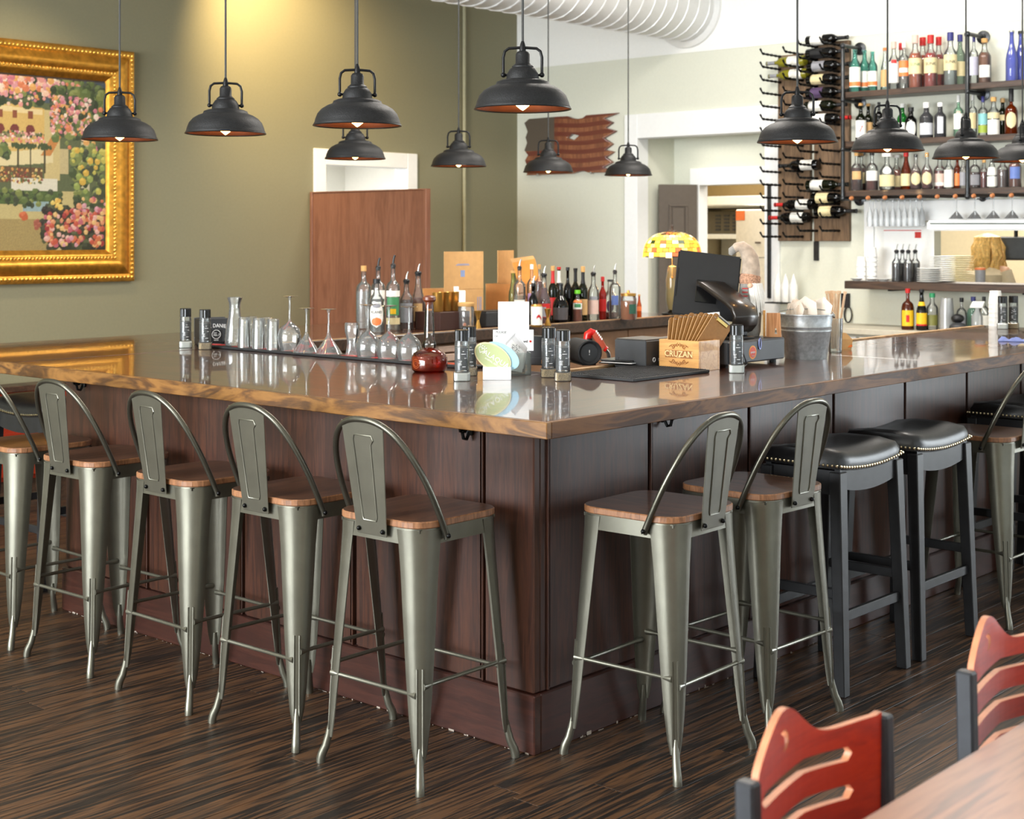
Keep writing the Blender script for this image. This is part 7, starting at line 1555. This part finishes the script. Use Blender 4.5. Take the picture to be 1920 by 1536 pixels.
MB().tube([(0, -.088, 1.50), (0, -.108, 1.475), (0, -.09, 1.468)], [.008, .012, .008], 8).build('nose', paint('skin', (222, 176, 148), .55), t, smooth=True); BOX('mouth', paint('lips', (176, 96, 88), .5), t, -.02, .02, -.088, -.078, 1.44, 1.447, 0.002)

# ================================================================ dining table and cherry chairs in the foreground
t = thing('dining_table', 'reddish wooden dining table at the bottom right', 'table', (-0.55, -2.10, 0))
BOX('table_top', M_TABLE, t, -1.2, 1.3, -0.45, 0.43, 0.728, 0.76, 0.004, seg=2)
MB().lathe([(0.05, 0.06), (0.05, 0.727)], 20).build('pedestal', M_IRON, t, smooth=True); MB().lathe([(0.3, 0.0), (0.3, 0.02), (0.06, 0.0598)], 28).build('foot', M_IRON, t, smooth=True)
ch_ = thing('cherry_chair', '', 'chair', (0, 0, 0), 0, 'cherry chairs at the dining table')
# front faces local -Y; back panel in the XZ plane
def hump(x): return 0.828+0.067*math.exp(-((x+0.075)/0.075)**2)-0.02*math.exp(-((x+0.195)/0.03)**2)
ol = [(-0.178, 0.50), (0.178, 0.50), (0.182, 0.60), (0.186, 0.832)]+[(0.186-0.372*i/30, hump(0.186-0.372*i/30)) for i in range(1, 30)]+[(-0.186, 0.79), (-0.182, 0.60)]
def slot(x0, x1, z, h, rise): return [(x0, z-h), (x0+(x1-x0)*.5, z-h+rise), (x1-h, z-h), (x1, z), (x1-h, z+h), (x0+(x1-x0)*.5, z+h+rise), (x0, z+h), (x0-h, z)]
moon = [(-0.092, 0.862), (-0.078, 0.866), (-0.068, 0.858), (-0.066, 0.846), (-0.072, 0.836), (-0.084, 0.832), (-0.078, 0.842), (-0.079, 0.854)]
holes = [moon, slot(-0.150, 0.115, 0.782, 0.011, 0.012), slot(-0.150, 0.118, 0.722, 0.011, 0.012), slot(-0.150, 0.118, 0.662, 0.011, 0.012), slot(-0.150, 0.118, 0.602, 0.011, 0.012)]
bk_ = plate('back_panel', M_REDW, ch_, ol, holes, 0.012, (0, 0, 0), (PI/2, 0, 0), 0.0)
bm_ = bmesh.new(); bm_.from_mesh(bk_.data)
for k in range(1, 16): bmesh.ops.bisect_plane(bm_, geom=bm_.verts[:]+bm_.edges[:]+bm_.faces[:], plane_co=(-0.186+0.372*k/16, 0, 0), plane_no=(1, 0, 0))
for v in bm_.verts: v.co.z -= 0.022*(1-(v.co.x/0.186)**2)
bm_.to_mesh(bk_.data); bm_.free()
bk_.data.materials.append(M_PLY)
for p_ in bk_.data.polygons:
    if abs(p_.normal.z) < 0.6: p_.material_index = 1
for s in (-1, 1):
    MB().rings([[Vector((s*0.198+dx*0.013, 0.0+dy*0.016+oy, z)) for dx, dy in ((-1,-1),(1,-1),(1,1),(-1,1))] for z, oy in ((0.0, 0.05), (0.42, -0.01), (0.62, -0.004), (0.815, 0.0), (0.825, 0.0))]).build('back_post', M_FRAME, ch_, bevel=0.004)
    MB().rings([[Vector((s*0.198+dx*0.013, -0.40+dy*0.013, z)) for dx, dy in ((-1,-1),(1,-1),(1,1),(-1,1))] for z in (0.0, 0.435)]).build('front_leg', M_FRAME, ch_, bevel=0.003)
    BOX('side_rail', M_FRAME, ch_, s*0.198-0.01, s*0.198+0.01, -0.386, -0.026, 0.40, 0.432)
MB().prism([(x, y-0.205) for x, y in rrect(0.40, 0.40, 0.04, 4)], 0.436, 0.462).build('seat', M_REDW, ch_, bevel=0.005)
CH = [((-1.2, -1.565), 'cherry red slatted chair back in front, nearest the camera'), ((-0.49, -1.565), 'cherry red slatted chair back at the right picture edge')]
for i, ((x, y), lb) in enumerate(CH):
    if i == 0: ch_.location = (x, y, 0); ch_['label'] = lb
    else: dup(ch_, (x, y, 0), 0, lb)
# red upholstered booth seen under the far left end of the bar
t = thing('red_booth', 'red upholstered booth bench seen beneath the far left bar end', 'booth', (1.55, 5.6, 0))
M_VINYL = paint('dark_red_vinyl', (146, 44, 22), .4)
BOX('seat_cushion', M_VINYL, t, -1.0, 0.7, -0.35, 0.25, 0.15, 0.46, 0.03, seg=2); BOX('back_cushion', M_VINYL, t, -1.0, 0.7, 0.26, 0.42, 0.2, 0.60, 0.03, seg=2); BOX('plinth', M_SHELF, t, -0.98, 0.68, -0.30, 0.40, 0, 0.149); BOX('top_rail', M_SHELF, t, -1.0, 0.7, 0.26, 0.44, 0.6005, 0.64, 0.004)
